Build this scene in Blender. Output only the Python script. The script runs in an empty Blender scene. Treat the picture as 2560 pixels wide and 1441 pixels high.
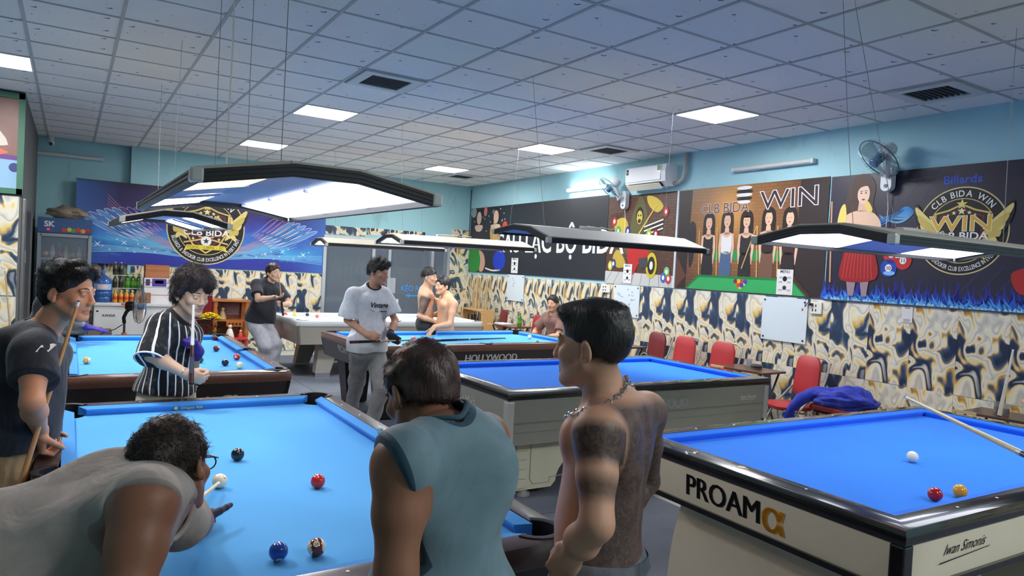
import bpy, bmesh, math, random
import numpy as np
from mathutils import Vector, Matrix, noise as mnoise
from mathutils.bvhtree import BVHTree
PI = math.pi
scene = bpy.context.scene
COL = scene.collection

# ---------------------------------------------------------------- camera
def camera_basis(yaw, pitch, roll):
    cy, sy, cp, sp = math.cos(yaw), math.sin(yaw), math.cos(pitch), math.sin(pitch)
    f = Vector((sy*cp, cy*cp, sp)); r = Vector((cy, -sy, 0)); u = r.cross(f)
    c, s = math.cos(roll), math.sin(roll)
    return c*r + s*u, c*u - s*r, f
cam_data = bpy.data.cameras.new('camera'); cam = bpy.data.objects.new('camera', cam_data)
COL.objects.link(cam); scene.camera = cam
cr, cu, cf = camera_basis(math.radians(32.06), math.radians(-1.543), math.radians(3.056))
cm = Matrix((cr, cu, -cf)).transposed().to_4x4(); cm.translation = (0, 0, 1.71)
cam.matrix_world = cm
cam_data.sensor_fit = 'HORIZONTAL'; cam_data.sensor_width = 36; cam_data.lens = 1768.2/2560*36
cam_data.clip_start = 0.05; cam_data.clip_end = 60

# ---------------------------------------------------------------- world and exposure
world = bpy.data.worlds.new('world'); scene.world = world; world.use_nodes = True
world.node_tree.nodes['Background'].inputs[0].default_value = (0.55, 0.62, 0.75, 1)
world.node_tree.nodes['Background'].inputs[1].default_value = 0.25
vs = scene.view_settings
vs.view_transform = 'Standard'; vs.look = 'None'; vs.gamma = 1; vs.use_curve_mapping = False
vs.exposure = 0.30
CEIL_LIGHT = 58.0       # ceiling LED panels
LAMP_LIGHT = 6.2        # panels of the hanging table lamps
TUBE_LIGHT = 22.0

# ---------------------------------------------------------------- materials
def lin(c):
    return tuple(((v/255)/12.92 if v/255 <= .04045 else ((v/255+.055)/1.055)**2.4) for v in c[:3]) + (1,)
MATS = {}
def mat(name, col, rough=.5, metal=0, spec=.5, emit=0, ecol=None, var=0, vscale=8, bump=0, bscale=60, coat=0, sheen=0, trans=0, alpha=1, ior=1.45):
    if name in MATS: return MATS[name]
    m = bpy.data.materials.new(name); m.use_nodes = True; nt = m.node_tree
    b = nt.nodes['Principled BSDF']; c = lin(col)
    b.inputs['Base Color'].default_value = c
    b.inputs['Roughness'].default_value = rough; b.inputs['Metallic'].default_value = metal
    b.inputs['Specular IOR Level'].default_value = spec; b.inputs['Coat Weight'].default_value = coat
    b.inputs['Sheen Weight'].default_value = sheen
    b.inputs['Transmission Weight'].default_value = trans; b.inputs['Alpha'].default_value = alpha; b.inputs['IOR'].default_value = ior
    if emit:
        b.inputs['Emission Color'].default_value = lin(ecol or col); b.inputs['Emission Strength'].default_value = emit
    if var or bump:
        tc = nt.nodes.new('ShaderNodeTexCoord')
    if var:
        n = nt.nodes.new('ShaderNodeTexNoise'); n.inputs['Scale'].default_value = vscale; n.inputs['Detail'].default_value = 5
        nt.links.new(tc.outputs['Object'], n.inputs['Vector'])
        mx = nt.nodes.new('ShaderNodeMix'); mx.data_type = 'RGBA'
        mx.inputs['A'].default_value = tuple(max(0, v*(1-var)) for v in c[:3]) + (1,)
        mx.inputs['B'].default_value = tuple(min(1, v*(1+var)) for v in c[:3]) + (1,)
        nt.links.new(n.outputs['Fac'], mx.inputs['Factor']); nt.links.new(mx.outputs['Result'], b.inputs['Base Color'])
    if bump:
        n2 = nt.nodes.new('ShaderNodeTexNoise'); n2.inputs['Scale'].default_value = bscale; n2.inputs['Detail'].default_value = 3
        nt.links.new(tc.outputs['Object'], n2.inputs['Vector'])
        bp = nt.nodes.new('ShaderNodeBump'); bp.inputs['Strength'].default_value = bump; bp.inputs['Distance'].default_value = .01
        nt.links.new(n2.outputs['Fac'], bp.inputs['Height']); nt.links.new(bp.outputs['Normal'], b.inputs['Normal'])
    MATS[name] = m
    return m

class NT:
    """small helper to write node materials"""
    def __init__(s, name, rough=.5, spec=.5):
        s.m = bpy.data.materials.new(name); s.m.use_nodes = True; s.t = s.m.node_tree
        s.b = s.t.nodes['Principled BSDF']; s.b.inputs['Roughness'].default_value = rough; s.b.inputs['Specular IOR Level'].default_value = spec
        MATS[name] = s.m
    def n(s, typ, **kw):
        o = s.t.nodes.new('ShaderNode' + typ)
        for k, v in kw.items():
            if hasattr(o, k): setattr(o, k, v)
            else: o.inputs[k.replace('_', ' ')].default_value = v
        return o
    def l(s, a, b): s.t.links.new(a, b)
    def obj(s): return s.n('TexCoord').outputs['Object']
    def mapping(s, vec, loc=(0, 0, 0), rot=(0, 0, 0), scale=(1, 1, 1)):
        mp = s.n('Mapping'); mp.inputs['Location'].default_value = loc; mp.inputs['Rotation'].default_value = rot; mp.inputs['Scale'].default_value = scale
        s.l(vec, mp.inputs['Vector']); return mp.outputs['Vector']
    def noise(s, vec, scale, detail=4, dist=0, rough=.5):
        o = s.n('TexNoise'); o.inputs['Scale'].default_value = scale; o.inputs['Detail'].default_value = detail
        o.inputs['Distortion'].default_value = dist; o.inputs['Roughness'].default_value = rough
        s.l(vec, o.inputs['Vector']); return o
    def math(s, op, a, b=None, clamp=False):
        o = s.n('Math', operation=op); o.use_clamp = clamp
        for i, v in enumerate((a, b)):
            if v is None: continue
            if isinstance(v, (int, float)): o.inputs[i].default_value = v
            else: s.l(v, o.inputs[i])
        return o.outputs[0]
    def ramp(s, fac, stops, interp='LINEAR'):
        o = s.n('ValToRGB'); cr_ = o.color_ramp; cr_.interpolation = interp
        while len(cr_.elements) < len(stops): cr_.elements.new(.5)
        for e, (p, c) in zip(cr_.elements, stops):
            e.position = p; e.color = lin(c)
        s.l(fac, o.inputs['Fac']); return o.outputs['Color']
    def mix(s, fac, a, b, blend='MIX'):
        o = s.n('Mix', data_type='RGBA', blend_type=blend)
        for k, v in (('Factor', fac), ('A', a), ('B', b)):
            if isinstance(v, (int, float)): o.inputs[k].default_value = v
            elif isinstance(v, tuple): o.inputs[k].default_value = lin(v)
            else: s.l(v, o.inputs[k])
        return o.outputs['Result']
    def color(s, c): s.l(c, s.b.inputs['Base Color'])
    def bump(s, h, strength=.3, dist=.01):
        bp = s.n('Bump'); bp.inputs['Strength'].default_value = strength; bp.inputs['Distance'].default_value = dist
        s.l(h, bp.inputs['Height']); s.l(bp.outputs['Normal'], s.b.inputs['Normal'])

# ---------------------------------------------------------------- objects
def empty(name, label=None, cat=None, loc=(0, 0, 0), rz=0, group=None, parent=None, kind=None):
    o = bpy.data.objects.new(name, None); COL.objects.link(o); o.location = loc; o.rotation_euler = (0, 0, rz)
    o.empty_display_size = .1
    if parent: o.parent = parent
    return tag(o, label, cat, group, kind)
def tag(o, label=None, cat=None, group=None, kind=None):
    if label: o['label'] = label
    if cat: o['category'] = cat
    if group: o['group'] = group
    if kind: o['kind'] = kind
    return o
def copy_tree(o, parent=None):
    c = o.copy(); COL.objects.link(c); c.parent = parent
    for ch in o.children: copy_tree(ch, c)
    return c
def place(me, name, parent=None, loc=None, rz=None):
    o = bpy.data.objects.new(name, me); COL.objects.link(o)
    if parent: o.parent = parent
    if loc is not None: o.location = loc
    if rz is not None: o.rotation_euler = (0, 0, rz)
    return o

class MB:
    """mesh builder: collects verts and faces, builds one mesh"""
    def __init__(s): s.v = []; s.f = []; s.mi = []; s.cur = 0; s.xf = None
    def add(s, vs, fs):
        n = len(s.v)
        for p in vs:
            p = Vector(p)
            s.v.append(tuple(s.xf @ p) if s.xf is not None else tuple(p))
        for f in fs: s.f.append(tuple(i+n for i in f)); s.mi.append(s.cur)
        return s
    def box(s, c, d, bevel=0):
        x, y, z = c; a, b, h = d[0]/2, d[1]/2, d[2]/2
        if not bevel:
            return s.add([(x+i*a, y+j*b, z+k*h) for i in (-1, 1) for j in (-1, 1) for k in (-1, 1)],
                  [(0, 1, 3, 2), (4, 6, 7, 5), (0, 4, 5, 1), (2, 3, 7, 6), (0, 2, 6, 4), (1, 5, 7, 3)])
        bm = bmesh.new(); bmesh.ops.create_cube(bm, size=1)
        for v in bm.verts: v.co = (x+v.co.x*d[0], y+v.co.y*d[1], z+v.co.z*d[2])
        bmesh.ops.bevel(bm, geom=bm.edges[:], offset=min(bevel, .49*min(d)), segments=2, profile=.6, affect='EDGES')
        return s.bm(bm)
    def bm(s, bm):
        bm.verts.index_update()
        s.add([v.co[:] for v in bm.verts], [[v.index for v in f.verts] for f in bm.faces]); bm.free(); return s
    def prism(s, pts, axis, a, b):
        """extrude 2-D polygon pts along axis (0,1,2) from a to b; the 2-D axes are the other two in order"""
        n = len(pts)
        def m(p, t):
            q = list(p); q.insert(axis, t); return q
        return s.add([m(p, a) for p in pts] + [m(p, b) for p in pts],
              [tuple(range(n))[::-1], tuple(range(n, 2*n))] + [(i, (i+1) % n, n+(i+1) % n, n+i) for i in range(n)])
    def cyl(s, a, b, r0, r1=None, n=16, caps=True):
        r1 = r0 if r1 is None else r1
        a, b = Vector(a), Vector(b); d = (b-a).normalized() if (b-a).length > 1e-9 else Vector((0, 0, 1))
        x = d.orthogonal().normalized(); y = d.cross(x)
        vs = [c + (x*math.cos(2*PI*i/n) + y*math.sin(2*PI*i/n))*r for c, r in ((a, r0), (b, r1)) for i in range(n)]
        fs = [(i, (i+1) % n, n+(i+1) % n, n+i) for i in range(n)]
        if caps: fs += [tuple(range(n))[::-1], tuple(range(n, 2*n))]
        return s.add(vs, fs)
    def lathe(s, prof, c=(0, 0, 0), n=24, axis=2):
        vs = []; fs = []
        for r, z in prof:
            for i in range(n):
                p = [r*math.cos(2*PI*i/n), r*math.sin(2*PI*i/n)]; p.insert(axis, z)
                vs.append((c[0]+p[0], c[1]+p[1], c[2]+p[2]))
        for k in range(len(prof)-1):
            for i in range(n): fs.append((k*n+i, k*n+(i+1) % n, (k+1)*n+(i+1) % n, (k+1)*n+i))
        if prof[0][0] > 1e-5: fs.append(tuple(range(n))[::-1])
        if prof[-1][0] > 1e-5: fs.append(tuple(range((len(prof)-1)*n, len(prof)*n)))
        return s.add(vs, fs)
    def tube(s, pts, r, n=8, closed=False, taper=None):
        pts = [Vector(p) for p in pts]; N = len(pts); vs = []; fs = []
        up = None
        for i, p in enumerate(pts):
            d = ((pts[(i+1) % N] if closed or i < N-1 else p) - (pts[i-1] if closed or i > 0 else p))
            d = d.normalized() if d.length > 1e-9 else Vector((0, 0, 1))
            up = d.orthogonal().normalized() if up is None else (up - d*up.dot(d)).normalized()
            w = d.cross(up); rr = r if taper is None else r*taper(i/(N-1))
            for k in range(n): vs.append(p + (up*math.cos(2*PI*k/n) + w*math.sin(2*PI*k/n))*rr)
        for i in range(N if closed else N-1):
            j = (i+1) % N
            for k in range(n): fs.append((i*n+k, i*n+(k+1) % n, j*n+(k+1) % n, j*n+k))
        if not closed: fs += [tuple(range(n))[::-1], tuple(range((N-1)*n, N*n))]
        return s.add(vs, fs)
    def sphere(s, c, r, n=16, m=10, sc=(1, 1, 1), R=None):
        vs = []; fs = []
        for j in range(1, m):
            for i in range(n):
                th = PI*j/m; ph = 2*PI*i/n
                q = Vector((math.sin(th)*math.cos(ph)*sc[0], math.sin(th)*math.sin(ph)*sc[1], math.cos(th)*sc[2]))*r
                vs.append(Vector(c) + (R @ q if R else q))
        q1, q2 = Vector((0, 0, r*sc[2])), Vector((0, 0, -r*sc[2]))
        vs += [Vector(c)+(R @ q1 if R else q1), Vector(c)+(R @ q2 if R else q2)]
        for j in range(m-2):
            for i in range(n): fs.append((j*n+i, (j+1)*n+i, (j+1)*n+(i+1) % n, j*n+(i+1) % n))
        N = len(vs)
        for i in range(n): fs += [(N-2, i, (i+1) % n), (N-1, (m-2)*n+(i+1) % n, (m-2)*n+i)]
        return s.add(vs, fs)
    def grid(s, fn, nu, nv):
        vs = [fn(i/nu, j/nv) for j in range(nv+1) for i in range(nu+1)]; w = nu+1
        return s.add(vs, [(j*w+i, j*w+i+1, (j+1)*w+i+1, (j+1)*w+i) for j in range(nv) for i in range(nu)])
    def mesh(s, name, m=None, smooth=0):
        me = bpy.data.meshes.new(name); me.from_pydata(s.v, [], s.f); me.validate()
        ms = m if isinstance(m, (list, tuple)) else [m]
        for q in ms:
            if q: me.materials.append(q)
        if len(ms) > 1 and len(me.polygons) == len(s.mi): me.polygons.foreach_set('material_index', s.mi)
        bmx = bmesh.new(); bmx.from_mesh(me); bmesh.ops.recalc_face_normals(bmx, faces=bmx.faces); bmx.to_mesh(me); bmx.free()
        if smooth:
            me.polygons.foreach_set('use_smooth', [True]*len(me.polygons)); me.set_sharp_from_angle(angle=math.radians(smooth))
        return me
    def build(s, name, m=None, parent=None, smooth=0, loc=None, rz=None):
        return place(s.mesh(name, m, smooth), name, parent, loc, rz)

def rrect(w, h, r, n=5, cx=0, cy=0):
    """rounded rectangle outline"""
    out = []
    for sx, sy, a0 in ((1, 1, 0), (-1, 1, 90), (-1, -1, 180), (1, -1, 270)):
        for k in range(n+1):
            a = math.radians(a0 + 90*k/n)
            out.append((cx + sx*(w/2-r) + r*math.cos(a), cy + sy*(h/2-r) + r*math.sin(a)))
    return out

FONTCACHE = {}
def text_mesh(txt, size=1, extrude=0, bold=0, shear=0, align='CENTER', spacing=1):
    """glyph outlines as (verts, faces) in the xy plane, height ~size for capitals"""
    key = (txt, extrude, bold, shear, align, spacing)
    if key not in FONTCACHE:
        cu_ = bpy.data.curves.new('t', 'FONT'); cu_.body = txt; cu_.size = 1/.72; cu_.extrude = extrude; cu_.offset = bold
        cu_.shear = shear; cu_.align_x = align; cu_.align_y = 'BOTTOM_BASELINE'; cu_.space_character = spacing
        cu_.resolution_u = 3
        o = bpy.data.objects.new('t', cu_); COL.objects.link(o)
        dg = bpy.context.evaluated_depsgraph_get(); me = bpy.data.meshes.new_from_object(o.evaluated_get(dg))
        FONTCACHE[key] = ([v.co.copy() for v in me.vertices], [tuple(p.vertices) for p in me.polygons])
        bpy.data.objects.remove(o); bpy.data.curves.remove(cu_); bpy.data.meshes.remove(me)
    v, f = FONTCACHE[key]
    return [p*size for p in v], f
# ================================================================ people: implicit bodies turned into one surface each
def V3(p): return np.array(p, dtype=np.float64)
def unit(v):
    v = V3(v); n = np.linalg.norm(v); return v/n if n > 1e-9 else v
def surface_nets(F, org, h):
    ins = F < 0
    nx, ny, nz = F.shape
    cnt = np.zeros((nx-1, ny-1, nz-1), np.int8)
    for i in (0, 1):
        for j in (0, 1):
            for k in (0, 1): cnt += ins[i:nx-1+i, j:ny-1+j, k:nz-1+k]
    act = (cnt > 0) & (cnt < 8)
    ci = np.argwhere(act); idx = -np.ones(act.shape, np.int64); idx[act] = np.arange(len(ci))
    acc = np.zeros((len(ci), 3)); num = np.zeros(len(ci))
    for ax in range(3):
        oth = [a for a in range(3) if a != ax]
        for o1 in (0, 1):
            for o2 in (0, 1):
                a = ci.copy(); a[:, oth[0]] += o1; a[:, oth[1]] += o2
                b = a.copy(); b[:, ax] += 1
                fa = F[a[:, 0], a[:, 1], a[:, 2]]; fb = F[b[:, 0], b[:, 1], b[:, 2]]
                m = (fa < 0) != (fb < 0)
                t = np.where(m, fa/np.where(np.abs(fa-fb) < 1e-9, 1, fa-fb), 0)
                p = a.astype(float); p[:, ax] += t
                acc[m] += p[m]; num[m] += 1
    verts = org + h*acc/np.maximum(num, 1)[:, None]
    quads = []
    for ax in range(3):
        oth = [a for a in range(3) if a != ax]
        lo = [slice(None)]*3; hi = [slice(None)]*3
        lo[ax] = slice(0, -1); hi[ax] = slice(1, None)
        cr_ = ins[tuple(lo)] != ins[tuple(hi)]
        e = np.argwhere(cr_)
        ok = (e[:, oth[0]] > 0) & (e[:, oth[1]] > 0) & (e[:, oth[0]] < act.shape[oth[0]]) & (e[:, oth[1]] < act.shape[oth[1]])
        e = e[ok]
        q = []
        for d1, d2 in ((-1, -1), (0, -1), (0, 0), (-1, 0)):
            c = e.copy(); c[:, oth[0]] += d1; c[:, oth[1]] += d2
            q.append(idx[c[:, 0], c[:, 1], c[:, 2]])
        q = np.stack(q, 1)
        s = ins[e[:, 0], e[:, 1], e[:, 2]]
        if ax == 1: s = ~s
        q[~s] = q[~s][:, ::-1]
        quads.append(q[(q >= 0).all(1)])
    return verts, np.concatenate(quads)

class SDF:
    def __init__(s): s.p = []
    def cone(s, a, b, r0, r1=None, k=.02, cut=False):
        s.p.append(('c', V3(a), V3(b), r0, r0 if r1 is None else r1, k, cut)); return s
    def ell(s, c, r, R=None, k=.02, cut=False):
        s.p.append(('e', V3(c), V3(r), np.eye(3) if R is None else R, None, k, cut)); return s
    def plane(s, pt, n, k=.004):
        """keep the side the normal points away from"""
        s.p.append(('p', V3(pt), unit(n), None, None, k, True)); return s
    def slab(s, pt, n, ctr, rad, k=.004):
        """cut with a plane, but only inside a ball"""
        s.p.append(('s', V3(pt), unit(n), V3(ctr), rad, k, True)); return s
    def bounds(s):
        lo = np.full(3, 1e9); hi = -lo
        for q in s.p:
            if q[6]: continue
            if q[0] == 'c': a = np.minimum(q[1]-q[3], q[2]-q[4]); b = np.maximum(q[1]+q[3], q[2]+q[4])
            else:
                e = np.sqrt(((q[3]*q[2])**2).sum(1)); a = q[1]-e; b = q[1]+e
            lo = np.minimum(lo, a); hi = np.maximum(hi, b)
        return lo, hi
    def eval_mesh(s, h, clip=None, warp=None, off=0.):
        lo, hi = s.bounds(); pad = .02+off+3*h
        lo -= pad; hi += pad
        if clip is not None: lo = np.maximum(lo, clip[0]); hi = np.minimum(hi, clip[1])
        n = np.ceil((hi-lo)/h).astype(int)+1
        F = np.full(n, .1, np.float32)
        ax = [lo[i]+h*np.arange(n[i]) for i in range(3)]
        for q in s.p:
            k = q[5]
            if q[0] == 'c': a = np.minimum(q[1]-q[3], q[2]-q[4]); b = np.maximum(q[1]+q[3], q[2]+q[4])
            elif q[0] == 'e':
                e = np.sqrt(((q[3]*q[2])**2).sum(1)); a = q[1]-e; b = q[1]+e
            elif q[0] == 'p': a, b = lo, hi
            else: a = q[3]-q[4]; b = q[3]+q[4]
            m = k + .03 + off
            i0 = np.clip(np.floor((a-m-lo)/h).astype(int), 0, n); i1 = np.clip(np.ceil((b+m-lo)/h).astype(int)+1, 0, n)
            if (i1 <= i0).any(): continue
            sl = tuple(slice(i0[i], i1[i]) for i in range(3))
            X = ax[0][sl[0]][:, None, None].astype(np.float32); Y = ax[1][sl[1]][None, :, None].astype(np.float32); Z = ax[2][sl[2]][None, None, :].astype(np.float32)
            if q[0] == 'c':
                A, B = q[1], q[2]; ab = B-A; L2 = max(ab@ab, 1e-9)
                t = np.clip(((X-A[0])*ab[0]+(Y-A[1])*ab[1]+(Z-A[2])*ab[2])/L2, 0, 1)
                d = np.sqrt((X-A[0]-t*ab[0])**2+(Y-A[1]-t*ab[1])**2+(Z-A[2]-t*ab[2])**2) - (q[3]+(q[4]-q[3])*t)
            elif q[0] == 'e':
                c, r, R = q[1], q[2], q[3]
                dx, dy, dz = X-c[0], Y-c[1], Z-c[2]
                u = [(R[0, i]*dx+R[1, i]*dy+R[2, i]*dz) for i in range(3)]
                k0 = np.sqrt(sum((u[i]/r[i])**2 for i in range(3))); k1 = np.sqrt(sum((u[i]/r[i]**2)**2 for i in range(3)))
                d = k0*(k0-1)/np.maximum(k1, 1e-6)
            else:
                d = -((X-q[1][0])*q[2][0]+(Y-q[1][1])*q[2][1]+(Z-q[1][2])*q[2][2])
                if q[0] == 's':
                    bl = np.sqrt((X-q[3][0])**2+(Y-q[3][1])**2+(Z-q[3][2])**2)-q[4]
                    d = np.maximum(d, bl)
            G = F[sl]
            if q[6]:
                d = -d
                hh = np.clip(.5-.5*(d-G)/k, 0, 1); hh = 1-hh
                F[sl] = G + (d-G)*hh + k*hh*(1-hh)
            else:
                hh = np.clip(.5+.5*(d-G)/k, 0, 1)
                F[sl] = d + (G-d)*hh - k*hh*(1-hh)
        if off: F -= off
        if warp is not None:
            X, Y, Z = np.meshgrid(*ax, indexing='ij', sparse=True)
            near = np.abs(F) < .03
            W = warp(X, Y, Z); F = np.where(near, F+np.broadcast_to(W, F.shape), F)
        F[0], F[-1], F[:, 0], F[:, -1], F[:, :, 0], F[:, :, -1] = [.1]*6
        return surface_nets(F, lo, h)

def np_mesh(name, parts, m, smooth=True):
    """join (verts, quads) parts into one mesh"""
    v = np.concatenate([p[0] for p in parts]); o = 0; fs = []
    for p in parts: fs.append(p[1]+o); o += len(p[0])
    f = np.concatenate(fs)
    me = bpy.data.meshes.new(name); me.vertices.add(len(v)); me.vertices.foreach_set('co', v.astype(np.float32).ravel())
    me.loops.add(f.size); me.loops.foreach_set('vertex_index', f.astype(np.int32).ravel())
    me.polygons.add(len(f)); me.polygons.foreach_set('loop_start', np.arange(0, f.size, 4, dtype=np.int32))
    me.update(calc_edges=True); me.validate()
    me.polygons.foreach_set('use_smooth', [smooth]*len(me.polygons))
    if m: me.materials.append(m)
    return me
def relax(v, q, it=2, lam=.5):
    n = len(v)
    e = np.concatenate([q[:, [0, 1]], q[:, [1, 2]], q[:, [2, 3]], q[:, [3, 0]]])
    deg = np.bincount(e[:, 0], minlength=n) + np.bincount(e[:, 1], minlength=n)
    for _ in range(it):
        s = np.stack([np.bincount(e[:, 0], v[e[:, 1], c], n)+np.bincount(e[:, 1], v[e[:, 0], c], n) for c in range(3)], 1)
        v = v + lam*(s/np.maximum(deg, 1)[:, None]-v)
    return v

def frame(fwd, up):
    """columns: right, forward, up"""
    u = unit(up); f = V3(fwd); f = unit(f - u*(f@u)); r = np.cross(f, u)
    return np.stack([r, f, u], 1)
def ik(a, b, l1, l2, hint):
    a, b = V3(a), V3(b); d = b-a; L = np.linalg.norm(d); Lm = min(L, (l1+l2)*.998); dn = unit(d)
    x = (l1*l1-l2*l2+Lm*Lm)/(2*Lm); y = math.sqrt(max(l1*l1-x*x, 0))
    h = V3(hint); h = unit(h-dn*(h@dn))
    return a+dn*x+h*y, a+dn*Lm

def hand_sdf(S, w, fdir, ndir, thumb_side, pose, s=1.):
    """w wrist point, fdir finger direction, ndir palm normal (the way the palm faces), thumb_side +1/-1 along cross(f,n)"""
    f = unit(fdir); n = V3(ndir); n = unit(n-f*(n@f)); c = unit(np.cross(f, n))*thumb_side
    R = np.stack([c, f, n], 1)
    S.ell(w+f*.05*s, (.040*s, .056*s, .0165*s), R, k=.012)
    S.cone(w, w+f*.03*s, .026*s, .028*s, k=.02)
    curl = {'fist': (72, 95, 55), 'grip': (58, 72, 40), 'flat': (3, 6, 4), 'relax': (22, 30, 18), 'bridge': (20, 55, 30), 'point': (72, 95, 55)}[pose]
    lens = (.042, .047, .044, .034)
    for i, (o, L) in enumerate(zip((.028, .0095, -.0095, -.027), lens)):
        base = w+f*(.092-.004*abs(i-1))*s+c*o*s; a = 0; p = base; sp = o*(.35 if pose in ('flat', 'relax') else .05)/.03
        cu_ = curl if not (pose == 'point' and i == 0) else (5, 8, 4)
        d0 = unit(f+c*sp*.5)
        S.cone(w+f*.05*s+c*o*.8*s, base, .0105*s, .0098*s, k=.008)
        for j in range(3):
            a += math.radians(cu_[j]); d = d0*math.cos(a)+n*math.sin(a)
            q = p+d*L*(1, .62, .5)[j]*s
            S.cone(p, q, (.0092, .0086, .0079)[j]*s, (.0086, .0079, .0068)[j]*s, k=.004); p = q
    b = w+f*.022*s+c*.026*s
    td = {'fist': unit(c*.25+f*.75+n*.6), 'grip': unit(c*.35+f*.6+n*.7), 'flat': unit(c*.75+f*.65), 'relax': unit(c*.55+f*.7+n*.3), 'bridge': unit(c*.6+f*.7-n*.15), 'point': unit(c*.2+f*.7+n*.7)}[pose]
    m1 = b+td*.043*s; t2 = unit(td+f*.35 + (n*.3-c*.45 if pose in ('fist', 'grip') else 0)); m2 = m1+t2*.033*s; m3 = m2+unit(t2+f*.1)*.024*s
    S.cone(b, m1, .0155*s, .0115*s, k=.01); S.cone(m1, m2, .0108*s, .0098*s, k=.005); S.cone(m2, m3, .0098*s, .0082*s, k=.004)
    return S

def head_sdf(S, c, R, s=1., ears=True, jaw=1.):
    P = lambda x, y, z: c+R@V3((x, y, z))*s
    E = lambda x, y, z, a, b, d, **k: S.ell(P(x, y, z), V3((a, b, d))*s, R, **k)
    E(0, -.014, .033, .0765, .098, .083, k=.01)
    E(0, .026, -.03, .061*jaw, .066, .083, k=.02)
    E(0, .068, -.094, .027*jaw, .022, .020, k=.018)
    for x in (-1, 1):
        S.cone(P(x*.054*jaw, .0, -.045), P(x*.02, .062, -.094), .018*s, .016*s, k=.018)
        E(x*.043, .058, -.022, .022, .021, .020, k=.018)
        E(x*.031, .095, .005, .015, .009, .0060, k=.008, cut=True)
        E(x*.031, .0775, .003, .0145, .0115, .0115, k=.004)
        S.cone(P(x*.012, .0855, .022), P(x*.045, .077, .021), .0085*s, .007*s, k=.009)
        E(x*.0125, .098, -.033, .0085, .010, .0075, k=.006)
        if ears:
            Re = R@np.array(Matrix.Rotation(math.radians(-14), 3, 'X')@Matrix.Rotation(math.radians(x*18), 3, 'Z'))
            S.ell(P(x*.0815, -.016, -.006), V3((.0080, .0165, .029))*s, Re, k=.007)
            S.ell(P(x*.0895, -.011, -.002), V3((.0055, .0095, .018))*s, Re, k=.004, cut=True)
            S.cone(P(x*.081, -.009, -.032), P(x*.08, -.007, -.022), .0085*s, .008*s, k=.006)
    S.cone(P(0, .085, .012), P(0, .103, -.027), .0085*s, .0120*s, k=.010)
    S.cone(P(-.017, .0815, -.0615), P(.017, .0815, -.0615), .0055*s, .0055*s, k=.008)
    S.cone(P(-.004, .0862, -.0610), P(.004, .0862, -.0610), .0050*s, .0050*s, k=.008)
    S.cone(P(-.011, .0825, -.0735), P(.011, .0825, -.0735), .0060*s, .0060*s, k=.008)
    S.cone(P(-.022, .091, -.0675), P(.022, .091, -.0675), .0022*s, .0022*s, k=.003, cut=True)
    return P

SKIN = {}
def skin_mat(name, col, ink=False):
    if name in SKIN: return SKIN[name]
    t = NT(name, rough=.48, spec=.4); o = t.obj()
    nz = t.noise(o, 9, 5); base = t.mix(nz.outputs['Fac'], tuple(c*.93 for c in col), tuple(min(255, c*1.05) for c in col))
    a = t.n('Attribute', attribute_name='lip'); base = t.mix(a.outputs['Fac'], base, (150, 82, 76))
    a2 = t.n('Attribute', attribute_name='stubble'); base = t.mix(t.math('MULTIPLY', a2.outputs['Fac'], .88), base, (44, 36, 34))
    if ink:
        a3 = t.n('Attribute', attribute_name='ink')
        n1 = t.noise(o, 7, 6, dist=1.6, rough=.6); n2 = t.noise(o, 24, 5, dist=2.5)
        w = t.math('ADD', t.math('MULTIPLY', n1.outputs['Fac'], .8), t.math('MULTIPLY', n2.outputs['Fac'], .45))
        pat = t.ramp(w, [(0, (255, 255, 255)), (.45, (215, 215, 215)), (.58, (60, 60, 60)), (.66, (235, 235, 235)), (.74, (20, 20, 20)), (.9, (170, 170, 170))])
        fac = t.math('MULTIPLY', a3.outputs['Fac'], t.math('ADD', t.math('MULTIPLY', pat, .17), .80))
        base = t.mix(fac, base, (34, 35, 38))
    t.color(base); nb = t.noise(o, 160, 2); t.bump(nb.outputs['Fac'], .08, .004)
    t.b.inputs['Subsurface Weight'].default_value = .06; t.b.inputs['Subsurface Radius'].default_value = (.012, .005, .003)
    SKIN[name] = t.m; return t.m
def cloth_mat(name, col, rough=.9, fold=.5, pattern=None, sc=14, rib=None):
    if name in MATS: return MATS[name]
    t = NT(name, rough=rough, spec=.25); o = t.obj()
    nz = t.noise(o, 20, 4); c = t.mix(nz.outputs['Fac'], tuple(v*.88 for v in col), tuple(min(255, v*1.1) for v in col))
    if pattern: c = pattern(t, o, c)
    if rib:
        ra = t.n('Attribute', attribute_name='rib'); c = t.mix(t.math('GREATER_THAN', ra.outputs['Fac'], .5), c, rib)
    t.color(c)
    f = t.noise(t.mapping(o, scale=(1, 1, .45)), sc, 3, dist=.8); g = t.noise(o, 420, 1)
    hsum = t.math('ADD', f.outputs['Fac'], t.math('MULTIPLY', g.outputs['Fac'], .03))
    t.bump(hsum, fold, .035); t.b.inputs['Sheen Weight'].default_value = .15
    return t.m

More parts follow.
